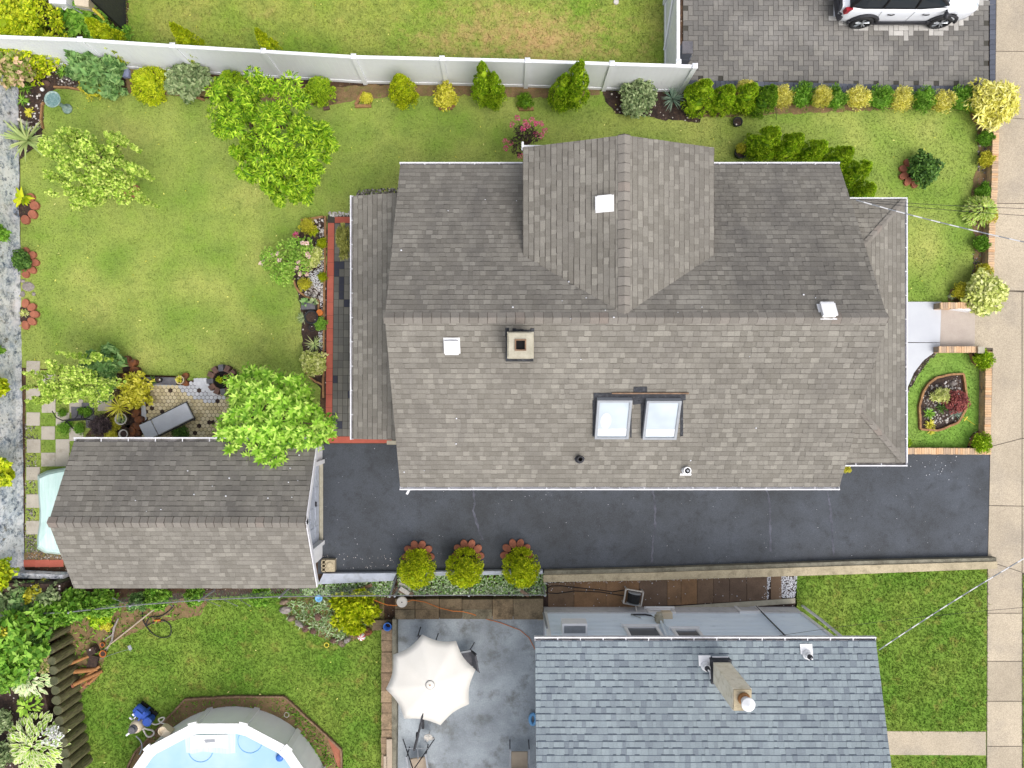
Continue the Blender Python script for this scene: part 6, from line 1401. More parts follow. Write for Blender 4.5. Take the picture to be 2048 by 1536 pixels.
c = P(804, 1204, .3); mb = MB(); mb.lathe([(.155, .25), (.165, .27), (.165, .31), (.14, .33), (.03, .335)], (c.x, c.y, 0), 26, 0); mb.lathe([(.02, .336), (.018, .338)], (c.x, c.y, 0), 10, 1); put(mb, "concrete_disc", [M['pot_white'], M['black']], "white concrete disc with a hole on the mossy blocks", "disc")

# ------------------------------------------------------------------ neighbour's toys, rope, hose reel
c = P(775, 1253, .35); e = empty("bucket", (c.x, c.y, .12), 0, "blue bucket on the grey stone slab", "bucket"); mb = MB(); mb.lathe([(.09, 0), (.12, .25), (.13, .25), (.13, .27), (.105, .27), (.08, .03)], (0, 0, 0), 20); mb.build("body", M['blue_plastic'], e, True); mb = MB(); mb.lathe([(.085, .05), (.08, .06)], (0, 0, 0), 14); mb.build("contents", M['mulch'], e)
x = N("ball_stripe"); sx_ = x.n("ShaderNodeTexCoord"); sp_ = x.n("ShaderNodeSeparateXYZ"); x.t.links.new(sx_.outputs["Object"], sp_.inputs[0]); an = x.math('ARCTAN2', sp_.outputs[1], sp_.outputs[0]); st_ = x.math('GREATER_THAN', x.math('SINE', x.math('MULTIPLY', an, 5.0)), .3)
bm_ = x.done(x.mix(st_, S(236, 232, 232), S(206, 92, 96)), .35)
c = P(723, 1273, .12); mb = MB(); mb.ball((0, 0, 0), .125, 22, 14); o = put(mb, "beach_ball", bm_, "red and white striped ball by the bed stones", "ball", smooth=True); o.location = (c.x, c.y, .125)
c = P(653, 1290, .05); mb = MB(); mb.tube([(c.x + .07 * math.cos(t), c.y + .07 * math.sin(t), .05) for t in np.linspace(0, 6.283, 20)], .016, 6); put(mb, "toy_ring", M['yellow'], "yellow toy ring on the grass near the bed stones", "ring", smooth=True)
c = P(637, 1197, .12); mb = MB(); mb.lathe([(.06, 0), (.1, .08), (.12, .1), (.1, .11), (.05, .05)], (c.x, c.y, 0), 16); put(mb, "bowl", M['sky_plastic'], "light blue plastic bowl at the fence foot", "bowl", smooth=True)
RG = "stones edging the corner bed of the rear lawn"
for i, (x_, y_, a, b, mt, lb) in enumerate(((572, 1219, 13, 8, 'grey_rock', "large pale flat stone at the fence end of the bed edging"), (569, 1203, 9, 6, 'rock', "brown stone between the fence and the large pale flat stone"), (583, 1236, 8, 6, 'rock', "reddish stone below the large pale flat stone"), (600, 1247, 5, 11, 'grey_rock', "narrow upright grey stone of the bed edging"), (612, 1256, 8, 7, 'brown_stone', "dark brown stone beside the narrow grey one"), (628, 1261, 6, 7, 'brown_stone', "round dark stone, lowest on the left side of the bed"), (637, 1233, 9, 7, 'brown_stone', "brown stone inside the bed among the weeds"), (684, 1285, 9, 6, 'rock', "tan stone, lowest of the bed edging near the ball"), (695, 1279, 6, 8, 'grey_rock', "grey stone touching the tan one"), (704, 1266, 8, 7, 'brown_stone', "dark stone between the bush and the ball"), (735, 1262, 10, 8, 'rust_stone', "orange brown stone right of the ball"), (668, 1280, 7, 6, 'brown_stone', "low brown stone left of the tan one"))):
    rock(lb, x_, y_, a, b, .16, mt, 40 + i, .3 * i, group=RG)
mb = MB(); rp_ = [(742, 1197), (760, 1205), (775, 1210), (792, 1211), (806, 1206), (825, 1200), (850, 1204), (880, 1216), (905, 1222), (925, 1223), (945, 1228), (965, 1236), (1000, 1245), (1040, 1260), (1058, 1275), (1071, 1300)]
mb.tube([P(x_, y_, .30 if y_ < 1230 else .04) for x_, y_ in rp_], .012, 5); put(mb, "rope", M['orange'], "thin orange rope trailing over the blocks onto the patio", "rope")
c = P(1268, 1197, .4); e = empty("hose_reel", (c.x, c.y, 0), R(-10), "pale hose reel cart with a black hose on the brown path", "hose reel")
mb = MB(); mb.lathe([(.2, -.17), (.2, -.15), (.12, -.14), (.12, .14), (.2, .15), (.2, .17)], (0, 0, .35), 20, rot=Matrix.Rotation(R(90), 3, 'X') @ Matrix.Identity(3)); o = mb.build("drum", M['grey_metal'], e)
mb = MB()
for k in range(7): mb.tube([(.17 * math.cos(t), -.12 + k * .04, .35 + .17 * math.sin(t)) for t in np.linspace(0, 6.283, 18)], .022, 5)
mb.build("hose", M['rubber'], e)
mb = MB()
for sy in (-1, 1): mb.box((0, sy * .22, .3), (.56, .03, .05)); mb.box((-.26, sy * .22, .16), (.04, .03, .32)); mb.box((.26, sy * .22, .16), (.04, .03, .32))
mb.box((-.27, 0, .3), (.04, .44, .05)); mb.box((.27, 0, .3), (.04, .44, .05)); mb.tube([(.1, -.2, .3), (.15, -.42, .5)], .02, 6); mb.build("frame", M['pot_white'], e)
mb = MB(); hp = [(1248, 1180), (1225, 1184), (1200, 1180), (1160, 1176), (1125, 1172), (1103, 1172), (1093, 1177), (1096, 1186), (1115, 1187), (1150, 1182), (1200, 1184), (1250, 1192)]; mb.tube([P(x_, y_, .035) for x_, y_ in hp], .014, 5); put(mb, "garden_hose", M['rubber'], "black hose looped on the brown path beside its reel", "hose")
# plastic object by the blue house
mb = MB(); c = P(1066, 1440, .15); mb.tube([(c.x + .09 * math.cos(t), c.y + .16 * math.sin(t), .1) for t in np.linspace(0, 6.283, 18)], .05, 8); put(mb, "swim_ring", M['sky_plastic'], "light blue swim ring tucked under the blue grey eave", "swim ring", smooth=True)

# ------------------------------------------------------------------ parasol and patio furniture
vz = 2.2; vpx = [(844.6, 1269), (912, 1282), (951, 1339), (938, 1408), (881, 1450), (809, 1437), (772, 1378), (787, 1309)]; apx = P(860, 1370, 2.56)
e = empty("parasol", (apx.x, apx.y, 0), 0, "cream eight sided parasol over the grey patio", "parasol"); V8 = [P(x_, y_, vz) for x_, y_ in vpx]; mb = MB(); vs = [apx - e.location]; nr, na = 6, 6; fs = []
ringv = []
for i in range(8):
    for k in range(na):
        t = k / na; a = V8[i]; b = V8[(i + 1) % 8]; ed = a.lerp(b, t); cc_ = Vector((apx.x, apx.y, vz)); ed = ed + (cc_ - ed) * (.072 * math.sin(math.pi * t)); ed.z = vz + .02 * math.sin(math.pi * t); ringv.append(ed)
nn_ = len(ringv)
for r_ in range(1, nr + 1):
    for j, q in enumerate(ringv):
        t = r_ / nr; sg = .012 * math.sin(math.pi * ((j % na) / na)) * t * (1 - t) * 2; p = Vector((apx.x, apx.y, apx.z)).lerp(q, t) + Vector((0, 0, .05 * math.sin(math.pi * t) - sg)); vs.append(p - e.location)
for j in range(nn_): fs.append((0, 1 + j, 1 + (j + 1) % nn_))
for r_ in range(nr - 1):
    for j in range(nn_): fs.append((1 + r_ * nn_ + j, 1 + (r_ + 1) * nn_ + j, 1 + (r_ + 1) * nn_ + (j + 1) % nn_, 1 + r_ * nn_ + (j + 1) % nn_))
o = mb.add(vs, fs).build("canopy", M['canvas'], e, True); so_ = o.modifiers.new("thick", 'SOLIDIFY'); so_.thickness = .008; so_.offset = -1
mb = MB(); mb.lathe([(.13, 2.552), (.09, 2.565), (.04, 2.578), (.02, 2.58)], (0, 0, 0), 24); mb.build("vent_cap", M['canvas'], e, True); mb = MB(); mb.lathe([(.022, 2.578), (.016, 2.60)], (0, 0, 0), 10); mb.build("finial", M['rust'], e)
for v in V8:
    mb = MB(); q = v - e.location; mb.tube([(0, 0, 2.5), (q.x * .5, q.y * .5, 2.36), (q.x * .985, q.y * .985, vz - .015)], .012, 5); mb.build("rib", M['dark_metal'], e)
pb = P(846, 1430, 0) - e.location; mb = MB(); mb.tube([(pb.x, pb.y, 0), (pb.x, pb.y, 2.12), (pb.x * .6, pb.y * .6, 2.95), (pb.x * .25, pb.y * .25, 3.0)][:2], .035, 8); mb.build("pole", M['dark_metal'], e)
mb = MB(); mb.tube([(pb.x, pb.y, 2.08), (0, 0, 2.46)], .025, 8); mb.build("arm", M['dark_metal'], e); mb = MB(); mb.box((pb.x - .01, pb.y + .02, 1.3), (.08, .1, .16)); mb.build("crank", M['black'], e)
mb = MB(); mb.box((pb.x, pb.y, .04), (.8, .08, .06)); mb.box((pb.x, pb.y, .04), (.08, .8, .065)); mb.build("base", M['dark_metal'], e)
def patio_chair(label, px, py, rz, mat='beige', frame='dark_metal', name="patio_chair"):
    c = P(px, py, .42); e = empty(name, (c.x, c.y, 0), rz, label, "patio chair", "chairs on the grey patio")
    mb = MB(); mb.box((0, 0, .42), (.50, .52, .06)); o = mb.build("seat", M[mat], e); b_ = o.modifiers.new("bevel", 'BEVEL'); b_.width = .02; b_.segments = 2
    mb = MB(); mb.box((0, -.34, .72), (.48, .05, .56), rot=Matrix.Rotation(R(18), 3, 'X')); mb.build("backrest", M[mat], e)
    for sx in (-1, 1):
        mb = MB(); mb.box((sx * .29, .08, .64), (.05, .72, .035)); mb.build("armrest", M['wood'] if frame == 'wood' else M['grey_metal'], e)
        mb = MB(); mb.tube([(sx * .29, .42, .63), (sx * .29, .40, 0)], .018, 6); mb.build("leg", M[frame], e); mb = MB(); mb.tube([(sx * .27, -.45, .95), (sx * .28, -.25, .5), (sx * .29, -.35, 0)], .018, 6); mb.build("leg", M[frame], e)
    return e
patio_chair("beige chair against the blue house, cut by the photo edge", 1039, 1520, 0); patio_chair("beige cushioned chair below the parasol pole", 838, 1532, R(8)); patio_chair("grey chair mostly hidden under the parasol, near the stone blocks", 848, 1292, R(160), 'slate'); patio_chair("grey chair peeking out on the blue house side of the parasol", 928, 1318, R(100), 'slate')
# folding tripod frame in front of the beige chair
e = empty("folding_frame", tuple(P(838, 1500)), 0, "dark folding stand with crossed legs in front of the beige chair", "stand")
for a, b, z0, z1 in (((806, 1478), (826, 1538), .05, .75), ((869, 1478), (828, 1538), .05, .75)):
    mb = MB(); mb.tube([P(*a, z0), P(*b, z1)], .017, 6); part(mb, "leg", M['dark_metal'], e)
mb = MB(); mb.tube([P(813, 1497, .3), P(856, 1497, .3)], .011, 6); part(mb, "crossbar", M['steel'], e)
mb = MB(); mb.tube([P(843, 1445, .9), P(838, 1462, 1.2), P(835, 1478, 1.3), P(836, 1518, 1.6)], .018, 6); part(mb, "upright", M['grey_metal'], e)
c = P(857, 1476, .4); mb = MB(); rg = random.Random(8)
for k in range(46):
    a = rg.uniform(-2.7, -.4); l = rg.uniform(.12, .22); mb.tube([(c.x + .08 * math.cos(a) + rg.uniform(-.06, .06), c.y + .1, .5), (c.x + .14 * math.cos(a), c.y + .05 + .06 * math.sin(a), .46), (c.x + l * math.cos(a), c.y + .05 + l * math.sin(a), .3)], .009, 4)
mb.tube([(c.x + .1 * math.cos(t), c.y + .1 + .05 * math.sin(t), .5) for t in np.linspace(0, 3.2, 9)], .02, 5)
mb.tube([(c.x, c.y + .08, .5), (c.x, c.y + .02, .0)], .014, 5)
put(mb, "string_mop", M['pot_white'], "grey white string mop standing beside the folding stand", "mop")

# ------------------------------------------------------------------ above ground pool
PZ = 1.2; NS_ = 13; RP = 3.13; pc_ = P(436, 1655, PZ); e = empty("swimming_pool", (pc_.x, pc_.y, 0), 0, "round above ground pool with white rim and pale blue water", "pool")
ang = [math.pi / 2 + math.pi / NS_ + 2 * math.pi * i / NS_ for i in range(NS_)]
mb = MB()
for i in range(NS_):
    a, b = ang[i], ang[(i + 1) % NS_]; ro, ri = RP, RP - .30
    q = [(ro * math.cos(a), ro * math.sin(a)), (ro * math.cos(b), ro * math.sin(b)), (ri * math.cos(b), ri * math.sin(b)), (ri * math.cos(a), ri * math.sin(a))]
    mb.prism(q, PZ - .05, PZ, 0)
mb.build("top_rail", M['white'], e)
for a in ang:
    mb = MB(); d = Vector((math.cos(a), math.sin(a), 0)); s = Vector((-d.y, d.x, 0)); rot = Matrix((d, s, Vector((0, 0, 1)))).transposed()
    mb.box(d * (RP - .14) + Vector((0, 0, PZ - .0)), (.36, .24, .06), rot=rot); mb.build("rail_cap", M['white'], e)
    mb = MB(); mb.box(d * (RP - .11) + Vector((0, 0, .57)), (.09, .17, 1.14), rot=rot); mb.build("upright", M['white'], e)
mb = MB(); n = 65; rw = RP - .12
mb.add([(rw * math.cos(t), rw * math.sin(t), z) for z in (0.0, PZ - .05) for t in [2 * math.pi * k / n for k in range(n)]] + [((rw - .03) * math.cos(t), (rw - .03) * math.sin(t), z) for z in (0.0, PZ - .05) for t in [2 * math.pi * k / n for k in range(n)]],
       [(k, (k + 1) % n, n + (k + 1) % n, n + k) for k in range(n)] + [(2 * n + (k + 1) % n, 2 * n + k, 3 * n + k, 3 * n + (k + 1) % n) for k in range(n)])
mb.build("wall", M['pool_wall'], e)
mb = MB(); mb.lathe([(rw - .04, .95), (rw - .05, 1.0)], (0, 0, 0), n); mb.build("water", M['water'], e)
mb = MB()
for (cx, cy, r_) in ((401, 1500, .36), (500, 1482, .36)):
    c = P(cx, cy, 1.01) - e.location; mb.tube([(c.x + r_ * math.cos(t), c.y + r_ * math.sin(t), 1.003) for t in np.linspace(0, 6.283, 30)], .011, 5)
mb.build("liner_ring", M['sky_plastic'], e)
c = P(420, 1482, 1.05); mb = MB(); rg = random.Random(5)
o = [(369, 1466), (380, 1461), (440, 1462), (468, 1459), (471, 1460), (471, 1506), (455, 1508), (430, 1506), (405, 1503), (385, 1508), (372, 1505)]
mb.prism(poly(o, 1.04), 1.005, 1.035, 1); mb.prism(poly([(380, 1471), (400, 1470), (455, 1469), (455, 1496), (430, 1494), (410, 1495), (382, 1498)], 1.06), 1.036, 1.075, 0); mb.prism(poly([(408, 1480), (429, 1479), (430, 1484), (411, 1486)], 1.09), 1.076, 1.09, 2)
put(mb, "pool_float", [M['white'], M['tarp'], M['grey_metal']], "white and mint inflatable mat floating in the pool", "pool float")
c = P(559, 1516, 1.06); mb = MB(); mb.lathe([(.09, 1.0), (.11, 1.03), (.11, 1.06), (.07, 1.08), (.03, 1.09)], (c.x, c.y, 0), 18); mb.tube([(c.x + .03, c.y + .08, 1.05), (c.x + .04, c.y + .16, 1.06)], .03, 6); put(mb, "chlorine_float", M['blue_plastic'], "round blue floating dispenser near the pool rim", "float", smooth=True)
mb = MB(); c = P(573, 1430, .04); mb.tube([(c.x + .075 * math.cos(t), c.y + .075 * math.sin(t), .03) for t in np.linspace(0, 6.283, 16)], .012, 5); put(mb, "toy_ring", M['pot_white'], "pale ring lying between pool wall and timber edging", "ring")
# skimmer, pump, filter, hoses
c = P(325, 1463, .95); mb = MB(); mb.lathe([(.13, .72), (.14, .95), (.115, .96), (.1, .9)], (c.x, c.y, 0), 20); mb.box((c.x + .12, c.y - .06, .85), (.2, .22, .25), rz=-.6); put(mb, "pool_skimmer", M['cream'], "cream skimmer basket hooked on the pool rim", "skimmer")
c = P(284, 1432, .35); e = empty("pool_pump", (c.x, c.y, 0), R(-38), "blue pool pump on the grass beside the pool", "pump")
mb = MB(); mb.box((0, 0, .05), (.62, .34, .08)); mb.build("base", M['black'], e); mb = MB(); mb.lathe([(.13, -.32), (.15, -.28), (.15, .1), (.12, .14)], (0, .03, .26), 18, rot=Matrix.Rotation(R(90), 3, 'Y')); mb.box((-.12, .03, .42), (.22, .16, .06)); mb.box((-.2, -.07, .4), (.12, .1, .05)); mb.box((.0, .03, .26), (.05, .33, .33)); mb.build("motor", M['deep_blue'], e)
mb = MB(); mb.lathe([(.11, .14), (.12, .36), (.14, .37), (.14, .43), (.1, .45)], (.24, .0, 0), 20); mb.build("strainer_lid", M['deep_blue'], e); mb = MB(); mb.box((-.22, -.08, .43), (.07, .05, .01)); mb.build("sticker", M['white'], e)
c = P(266, 1459, .6); e = empty("sand_filter", (c.x, c.y, 0), 0, "round pool filter with cream rim and dark valve", "filter"); mb = MB(); mb.lathe([(.17, .02), (.19, .1), (.19, .42), (.17, .5), (.12, .53)], (0, 0, 0), 22); mb.build("tank", M['cream'], e, True)
mb = MB(); mb.lathe([(.13, .52), (.13, .57), (.1, .6), (.1, .66), (.05, .68)], (-.02, -.01, 0), 18); mb.build("valve", M['slate'], e); mb = MB(); mb.tube([(-.08, -.08, .6), (-.2, -.18, .58), (-.22, -.2, .5)], .032, 8); mb.build("outlet", M['white'], e)
mb = MB(); mb.box((.06, .22, .08), (.34, .3, .1), rz=-.8); mb.build("base", M['grey_metal'], e)
def hose(label, pts, z, r, mat='pot_white'):
    mb = MB(); L = []; pp = [P(x_, y_, z) for x_, y_ in pts]
    for i in range(len(pp) - 1):
        p0, p1, p2, p3 = pp[max(0, i - 1)], pp[i], pp[i + 1], pp[min(len(pp) - 1, i + 2)]
        for k in range(6):
            t = k / 6; L.append(.5 * ((2 * p1) + (p2 - p0) * t + (2 * p0 - 5 * p1 + 4 * p2 - p3) * t * t + (3 * p1 - p0 - 3 * p2 + p3) * t ** 3))
    mb.tube(L, r, 7); return put(mb, "pool_hose" if 'pool' in label else "garden_hose", M[mat], label, "hose", smooth=True)
hose("white pool hose making a teardrop loop beside the pump", [(285, 1437), (284, 1450), (288, 1462), (294, 1472), (302, 1473), (308, 1467), (305, 1461), (293, 1458), (288, 1455)], .3, .026)
hose("white pool hose curling from the pump to the skimmer", [(303, 1446), (310, 1449), (318, 1447), (326, 1441), (329, 1436), (324, 1435), (317, 1439), (322, 1445), (330, 1448), (337, 1451)], .3, .022)
hose("grey pool hose bending from the filter behind the rim", [(272, 1472), (280, 1480), (284, 1490), (283, 1500), (278, 1510)], .25, .02, 'grey_metal')
mb = MB(); mb.tube([P(259, 1435, .3), P(265, 1439, .3)], .03, 7); mb.tube([P(268, 1438, .35), P(271, 1433, .4)], .02, 6); put(mb, "pipe_fitting", M['white'], "short white pipe fitting next to the pool pump", "pipe")

# ------------------------------------------------------------------ log wall, terrace and its planting
tz = .72
tr = MB(); tr.prism(poly([(-160, 1150), (150, 1156), (150, 1200), (95, 1243), (112, 1300), (118, 1360), (126, 1400), (132, 1450), (150, 1640), (-160, 1640)], .0), -.02, tz)
tag(tr.build("terrace_ground", M['mulch']), None, None, None, "structure")
LG = "log posts of the terrace edging"; rg = random.Random(31)
logs = [(88, 1257, 12), (93, 1278, 9), (99, 1301, 9), (103, 1322, 9), (106, 1341, 9.5), (108, 1362, 9.5), (110, 1381, 9.5), (112, 1401, 10), (115, 1421, 10), (118, 1442, 10), (121, 1463, 10), (125, 1485, 10), (129, 1507, 10), (133, 1529, 10.5), (137, 1552, 10.5)]
for i, (x_, y_, r_) in enumerate(logs):
    LZ = .98 if i else .9; c = P(x_, y_, LZ); rr = r_ * (CAM_H - LZ) / F; mb = MB(); seg = 14; vs = []; ph = rg.uniform(0, 6)
    prof = [(1.02, 0), (1.0, .5), (.98, LZ - .03), (.9, LZ)]
    for pr_, z in prof:
        for k in range(seg): t = 2 * math.pi * k / seg; q = rr * pr_ * (1 + .05 * math.sin(3 * t + ph)); vs.append((c.x + q * math.cos(t), c.y + q * math.sin(t), z))
    mb.add(vs, [(j * seg + k, j * seg + (k + 1) % seg, (j + 1) * seg + (k + 1) % seg, (j + 1) * seg + k) for j in range(3) for k in range(seg)], 0); mb.add(vs[3 * seg:], [tuple(range(seg))], 1)
    lb = "thick dark log post at the fence end of the terrace edging" if i == 0 else "mossy log post number %d" % i
    words = ["", "thin log post right below the thick dark one", "second thin log post below the thick dark one", "log post beside the tan dry plant on the terrace", "log post just above the upper hosta's tip", "log post level with the upper hosta's broad middle", "log post level with the upper hosta's lower edge", "log post level with the rust pipe ends", "log post level with the mid terrace green clump", "log post just above the lower hosta", "log post at the top edge of the lower hosta", "log post half covered by lower hosta leaves", "log post behind the white terrace flowers", "second log post from the photo's bottom edge on the terrace", "lowest visible log post of the terrace edging"]
    if i: lb = words[i]
    put(mb, "log_post", [M['log'], M['log_top']], lb, "log", LG)
hosta("upper pale hosta on the log edged terrace", 58, 1356, 44, 170, .22, .11, .35, 3, 'ivy_white', 'hosta_rim', tz)
hosta("large lower pale hosta on the log edged terrace", 72, 1490, 66, 330, .25, .125, .45, 4, 'hosta_in', 'hosta_rim', tz)
hosta("small green hosta between the two pale ones", 58, 1410, 24, 60, .2, .08, .3, 5, 'hosta_in', 'hosta_in', tz)
shrub(108, 1465, 40, .7, "white flowered wispy plant over the log tops", 'white_flower', 'flat', 51, None, zoff=tz, clumps=22, per=12, L=.06, W=.04, rough=2.2, corek=.1)
TG = "leafy bushes on the terrace"
for x_, y_, w_, h, mt, kd, v, lb in ((30, 1290, 110, 1.0, 'green', 'flat', 52, "green leafy bush filling the terrace below the fence rail"), (10, 1345, 80, .8, 'green', 'flat', 52, "green leafy bush left of the upper hosta"), (30, 1258, 44, .9, 'yellow_leaf', 'flat', 53, "yellow green bush just below the fence rail's left end"), (78, 1276, 36, .6, 'deep', 'flat', 54, "dark green bush touching the thick dark log"), (85, 1325, 36, .35, 'autumn', 'flat', 55, "tan dry plant beside the log posts"), (0, 1440, 44, .7, 'grey_green', 'flat', 56, "grey green plant at the photo edge between hostas"), (4, 1510, 44, .7, 'grey_green', 'flat', 56, "grey green plant at the photo edge beside the lower hosta"), (62, 1310, 30, .4, 'maple', 'flat', 57, "reddish brown low plant above the upper hosta")):
    shrub(x_, y_, w_, h, lb, mt, kd, v, TG, zoff=tz, clumps=60, per=28, L=.085, W=.045, rough=1.5)
FG = "leafy weeds climbing the chain link fence"
for x_, y_, w_, h, mt, v, lb in ((20, 1205, 84, 1.0, 'grey_green', 58, "grey green weeds above the fence rail at the photo edge"), (62, 1212, 74, 1.0, 'blue_green', 59, "blue green weeds above the fence rail"), (104, 1196, 60, 1.0, 'grey_green', 60, "pale feathery weeds between fence rail and garage"), (78, 1182, 36, .9, 'yellow_leaf', 61, "yellow green weeds by the boulders"), (108, 1222, 56, 1.15, 'green', 62, "bright weeds growing over the fence rail"), (150, 1212, 56, 1.1, 'green', 62, "bright weeds beyond the fence rail near the garage corner"), (205, 1205, 50, 1.0, 'green', 62, "bright weeds left of the crossed braces"), (278, 1204, 30, .9, 'blue_green', 59, "pale weeds right of the crossed braces"), (318, 1194, 44, .9, 'green', 62, "bright weeds under the garage eave"), (390, 1192, 34, .7, 'green', 62, "small weeds in the middle of the garage eave"), (520, 1192, 34, .7, 'green', 62, "small weeds near the stone bed edging"), (98, 1236, 26, 1.1, 'ivy_white', 63, "silvery weed on the fence rail above the thick log"), (200, 1228, 44, .6, 'conifer', 64, "yellow green weeds on the lawn side of the rail"), (212, 1248, 22, .3, 'yellow_leaf', 64, "yellow weed near the rust pipes")):
    shrub(x_, y_, w_, h, lb, mt, 'flat', v, FG, clumps=56, per=26, L=.09, W=.05, rough=1.6)
for i, (x_, y_, a, b, mt, lb) in enumerate(((28, 1168, 17, 13, 'log', "dark mossy boulder at the left photo edge below the painted wall"), (60, 1170, 16, 12, 'log', "dark mossy boulder, second from the photo edge"), (95, 1166, 15, 11, 'log_top', "greener mossy boulder, third from the photo edge"), (126, 1166, 14, 11, 'log_top', "greener mossy boulder touching the garage roof corner"))): rock(lb, x_, y_, a, b, .5, mt, 60 + i, .2 * i, z=.2, group="mossy boulders below the painted wall")
IG = "bright leaves spilling over the painted wall"
for y_, w_, v, mt, lb in ((468, 34, 65, 'green', "leaves spilling over the painted wall between two terracotta rings"), (775, 30, 65, 'conifer_bright', "leaves spilling over the painted wall above the checkerboard slabs"), (945, 56, 66, 'conifer_bright', "leaves spilling over the painted wall level with the tarp"), (1150, 50, 66, 'conifer_bright', "bright leaves at the low end of the painted wall"), (700, 14, 65, 'green', "thin leaves spilling over the painted wall above the loose leaved tree")):
    shrub(-2, y_, w_, .7, lb, mt, 'flat', v, IG, zoff=.85, clumps=40, per=28, L=.11, W=.07, rough=1.6)

# ------------------------------------------------------------------ pile of rusty pipes, hose, pole
RPG = "rusty clay coloured pipes on the lawn"
for i, (a, b, r_, lb) in enumerate((((200, 1332), (147, 1371), .05, "rusty pipe pointing away toward the logs, topmost of the pile"), ((196, 1338), (141, 1343 + 1), .07, "thick rusty pipe ending in a wide open mouth"), ((188, 1350), (168, 1372), .05, "short rusty pipe, lowest of the pile"), ((198, 1348), (178, 1366), .045, "thin rusty pipe beside the lowest one"), ((178, 1312), (122, 1335), .05, "long brown pipe reaching onto the log wall"), ((205, 1342), (146, 1370), .06, "rusty pipe in the middle of the pile"))):
    A, B = P(*a, .1), P(*b, .16 + .03 * i); mb = MB(); D = (B - A).normalized(); mb.tube([A, A.lerp(B, .5) + Vector((0, 0, .01)), B], [r_ * .8, r_, r_], 12, 0, cap=True); mb.tube([B - D * .02, B + D * .03], [r_ * 1.25, r_ * 1.25], 14, 1); mb.tube([B + D * .031, B + D * .033], [r_ * .8, r_ * .8], 12, 2)
    put(mb, "rusty_pipe", [M['rust'], M['terracotta'], M['black']], lb, "pipe", RPG)
c = P(205, 1305, .2); e = pot("orange clay pot lying with tangled twigs", 205, 1308, .1, .16, 'orange'); pot("small orange clay pot above the tangled twigs", 204, 1290, .07, .12, 'orange')
mb = MB(); c = P(187, 1300, .1); mb.box((c.x, c.y, .12), (.26, .22, .24), rz=.4); c2 = P(188, 1325, 0); mb.box((c2.x, c2.y, .06), (.3, .5, .1), rz=-.2); put(mb, "broken_crate", M['mulch'], "dark broken crate in the middle of the rusty pipes", "crate")
mb = MB(); mb.tube([P(314, 1214, .2), P(260, 1257, .12), (P(222, 1287, .08)), P(200, 1308, .06)], [.02, .025, .02, .016], 6); put(mb, "branch", M['beige'], "long pale branch lying from fence to the rust pipes", "branch")
mb = MB(); mb.tube([P(237, 1236, .1), P(228, 1255, .1), P(224, 1280, .08), P(212, 1303, .06)], [.02, .035, .028, .014], 6); mb.tube([P(226, 1268, .08), P(208, 1280, .05)], [.03, .012], 6); put(mb, "driftwood", M['grey_rock'], "grey forked driftwood above the long pale branch", "branch")
mb = MB(); mb.tube([P(200, 1318, .05), P(215, 1312, .05), P(235, 1305, .05), P(256, 1299, .3)], .008, 5); c = P(259, 1296, .45); mb.box((c.x, c.y, .42), (.1, .14, .03), rz=.4); mb.tube([(c.x, c.y, .42), tuple(P(262, 1303, 0))], .012, 5); put(mb, "solar_light", M['steel'], "small solar garden light on a stake with its wire", "light")
hose("black garden hose coiled beside the long branch", [(285, 1215), (286, 1240), (300, 1262), (318, 1274), (335, 1274), (342, 1266), (340, 1250), (326, 1241), (306, 1245), (292, 1252), (300, 1235), (320, 1233), (338, 1222), (350, 1208)], .04, .016, 'rubber')
mb = MB(); mb.tube([P(309, 1241, .06), P(321, 1240, .06)], .03, 6); put(mb, "hose_nozzle", M['orange'], "orange nozzle on the black coiled hose", "nozzle")

# ------------------------------------------------------------------ top left clutter
c = P(140, 4, .5); e = empty("utility_cart", (c.x, c.y, 0), 0, "white and cream plastic cart with a hose loop in the top left corner", "cart")
mb = MB(); mb.prism([(v.x - c.x, v.y - c.y) for v in (P(92, -60, .5), P(98, 6, .5), (P(132, 8, .5)), P(134, -60, .5))], .1, .5); mb.build("tub", M['vinyl'], e)
mb = MB(); mb.prism([(v.x - c.x, v.y - c.y) for v in (P(138, -40, .55), P(150, 10, .55), P(177, 14, .55), P(178, -40, .55))], .1, .55); mb.build("lid", M['cream'], e)
mb = MB(); q = P(128.5, 14, .3) - c; mb.tube([(q.x + .06 * math.cos(t), q.y + .075 * math.sin(t), .3) for t in np.linspace(0, 6.283, 20)], .016, 6); mb.build("hose_loop", M['white'], e)
mb = MB(); 
for a, b in (((132, 6), (140, 12)), ((140, 12), (182, 20)), ((135, 10), (165, 27))):
    mb.tube([P(*a, .45) - Vector((c.x, c.y, 0)), P(*b, .4) - Vector((c.x, c.y, 0))], .016, 6)
mb.build("handle", M['steel'], e)
mb = MB(); mb.tube([P(176, 9, .3), P(195, 26, .3), P(206, 36, .25)], .045, 8); mb.tube([P(206, 36, .25), P(208, 40, .2)], .035, 8); put(mb, "foam_tube", M['yellow'], "yellow tube leaning between cart and mesh screen", "tube")
mb = MB(); mb.tube([P(182, 18, .3), P(196, 26, .15), P(207, 40, .02)], .018, 6); put(mb, "metal_pole", M['grey_metal'], "thin grey pole beside the yellow tube", "pole")
rock("brown log end by the big corner conifer", 118, 62, 5, 14, .2, 'wood', 71, .2)
shrub(160, 35, 90, .3, "patch of weeds behind the fence beside the mesh screen", 'green', 'flat', 67, clumps=60, per=18, L=.08, W=.04, rough=1.9, corek=.3); shrub(240, 75, 50, .3, "weeds at the foot of the mesh screen post", 'green', 'flat', 67, clumps=60, per=18, L=.08, W=.04, rough=1.9, corek=.3)
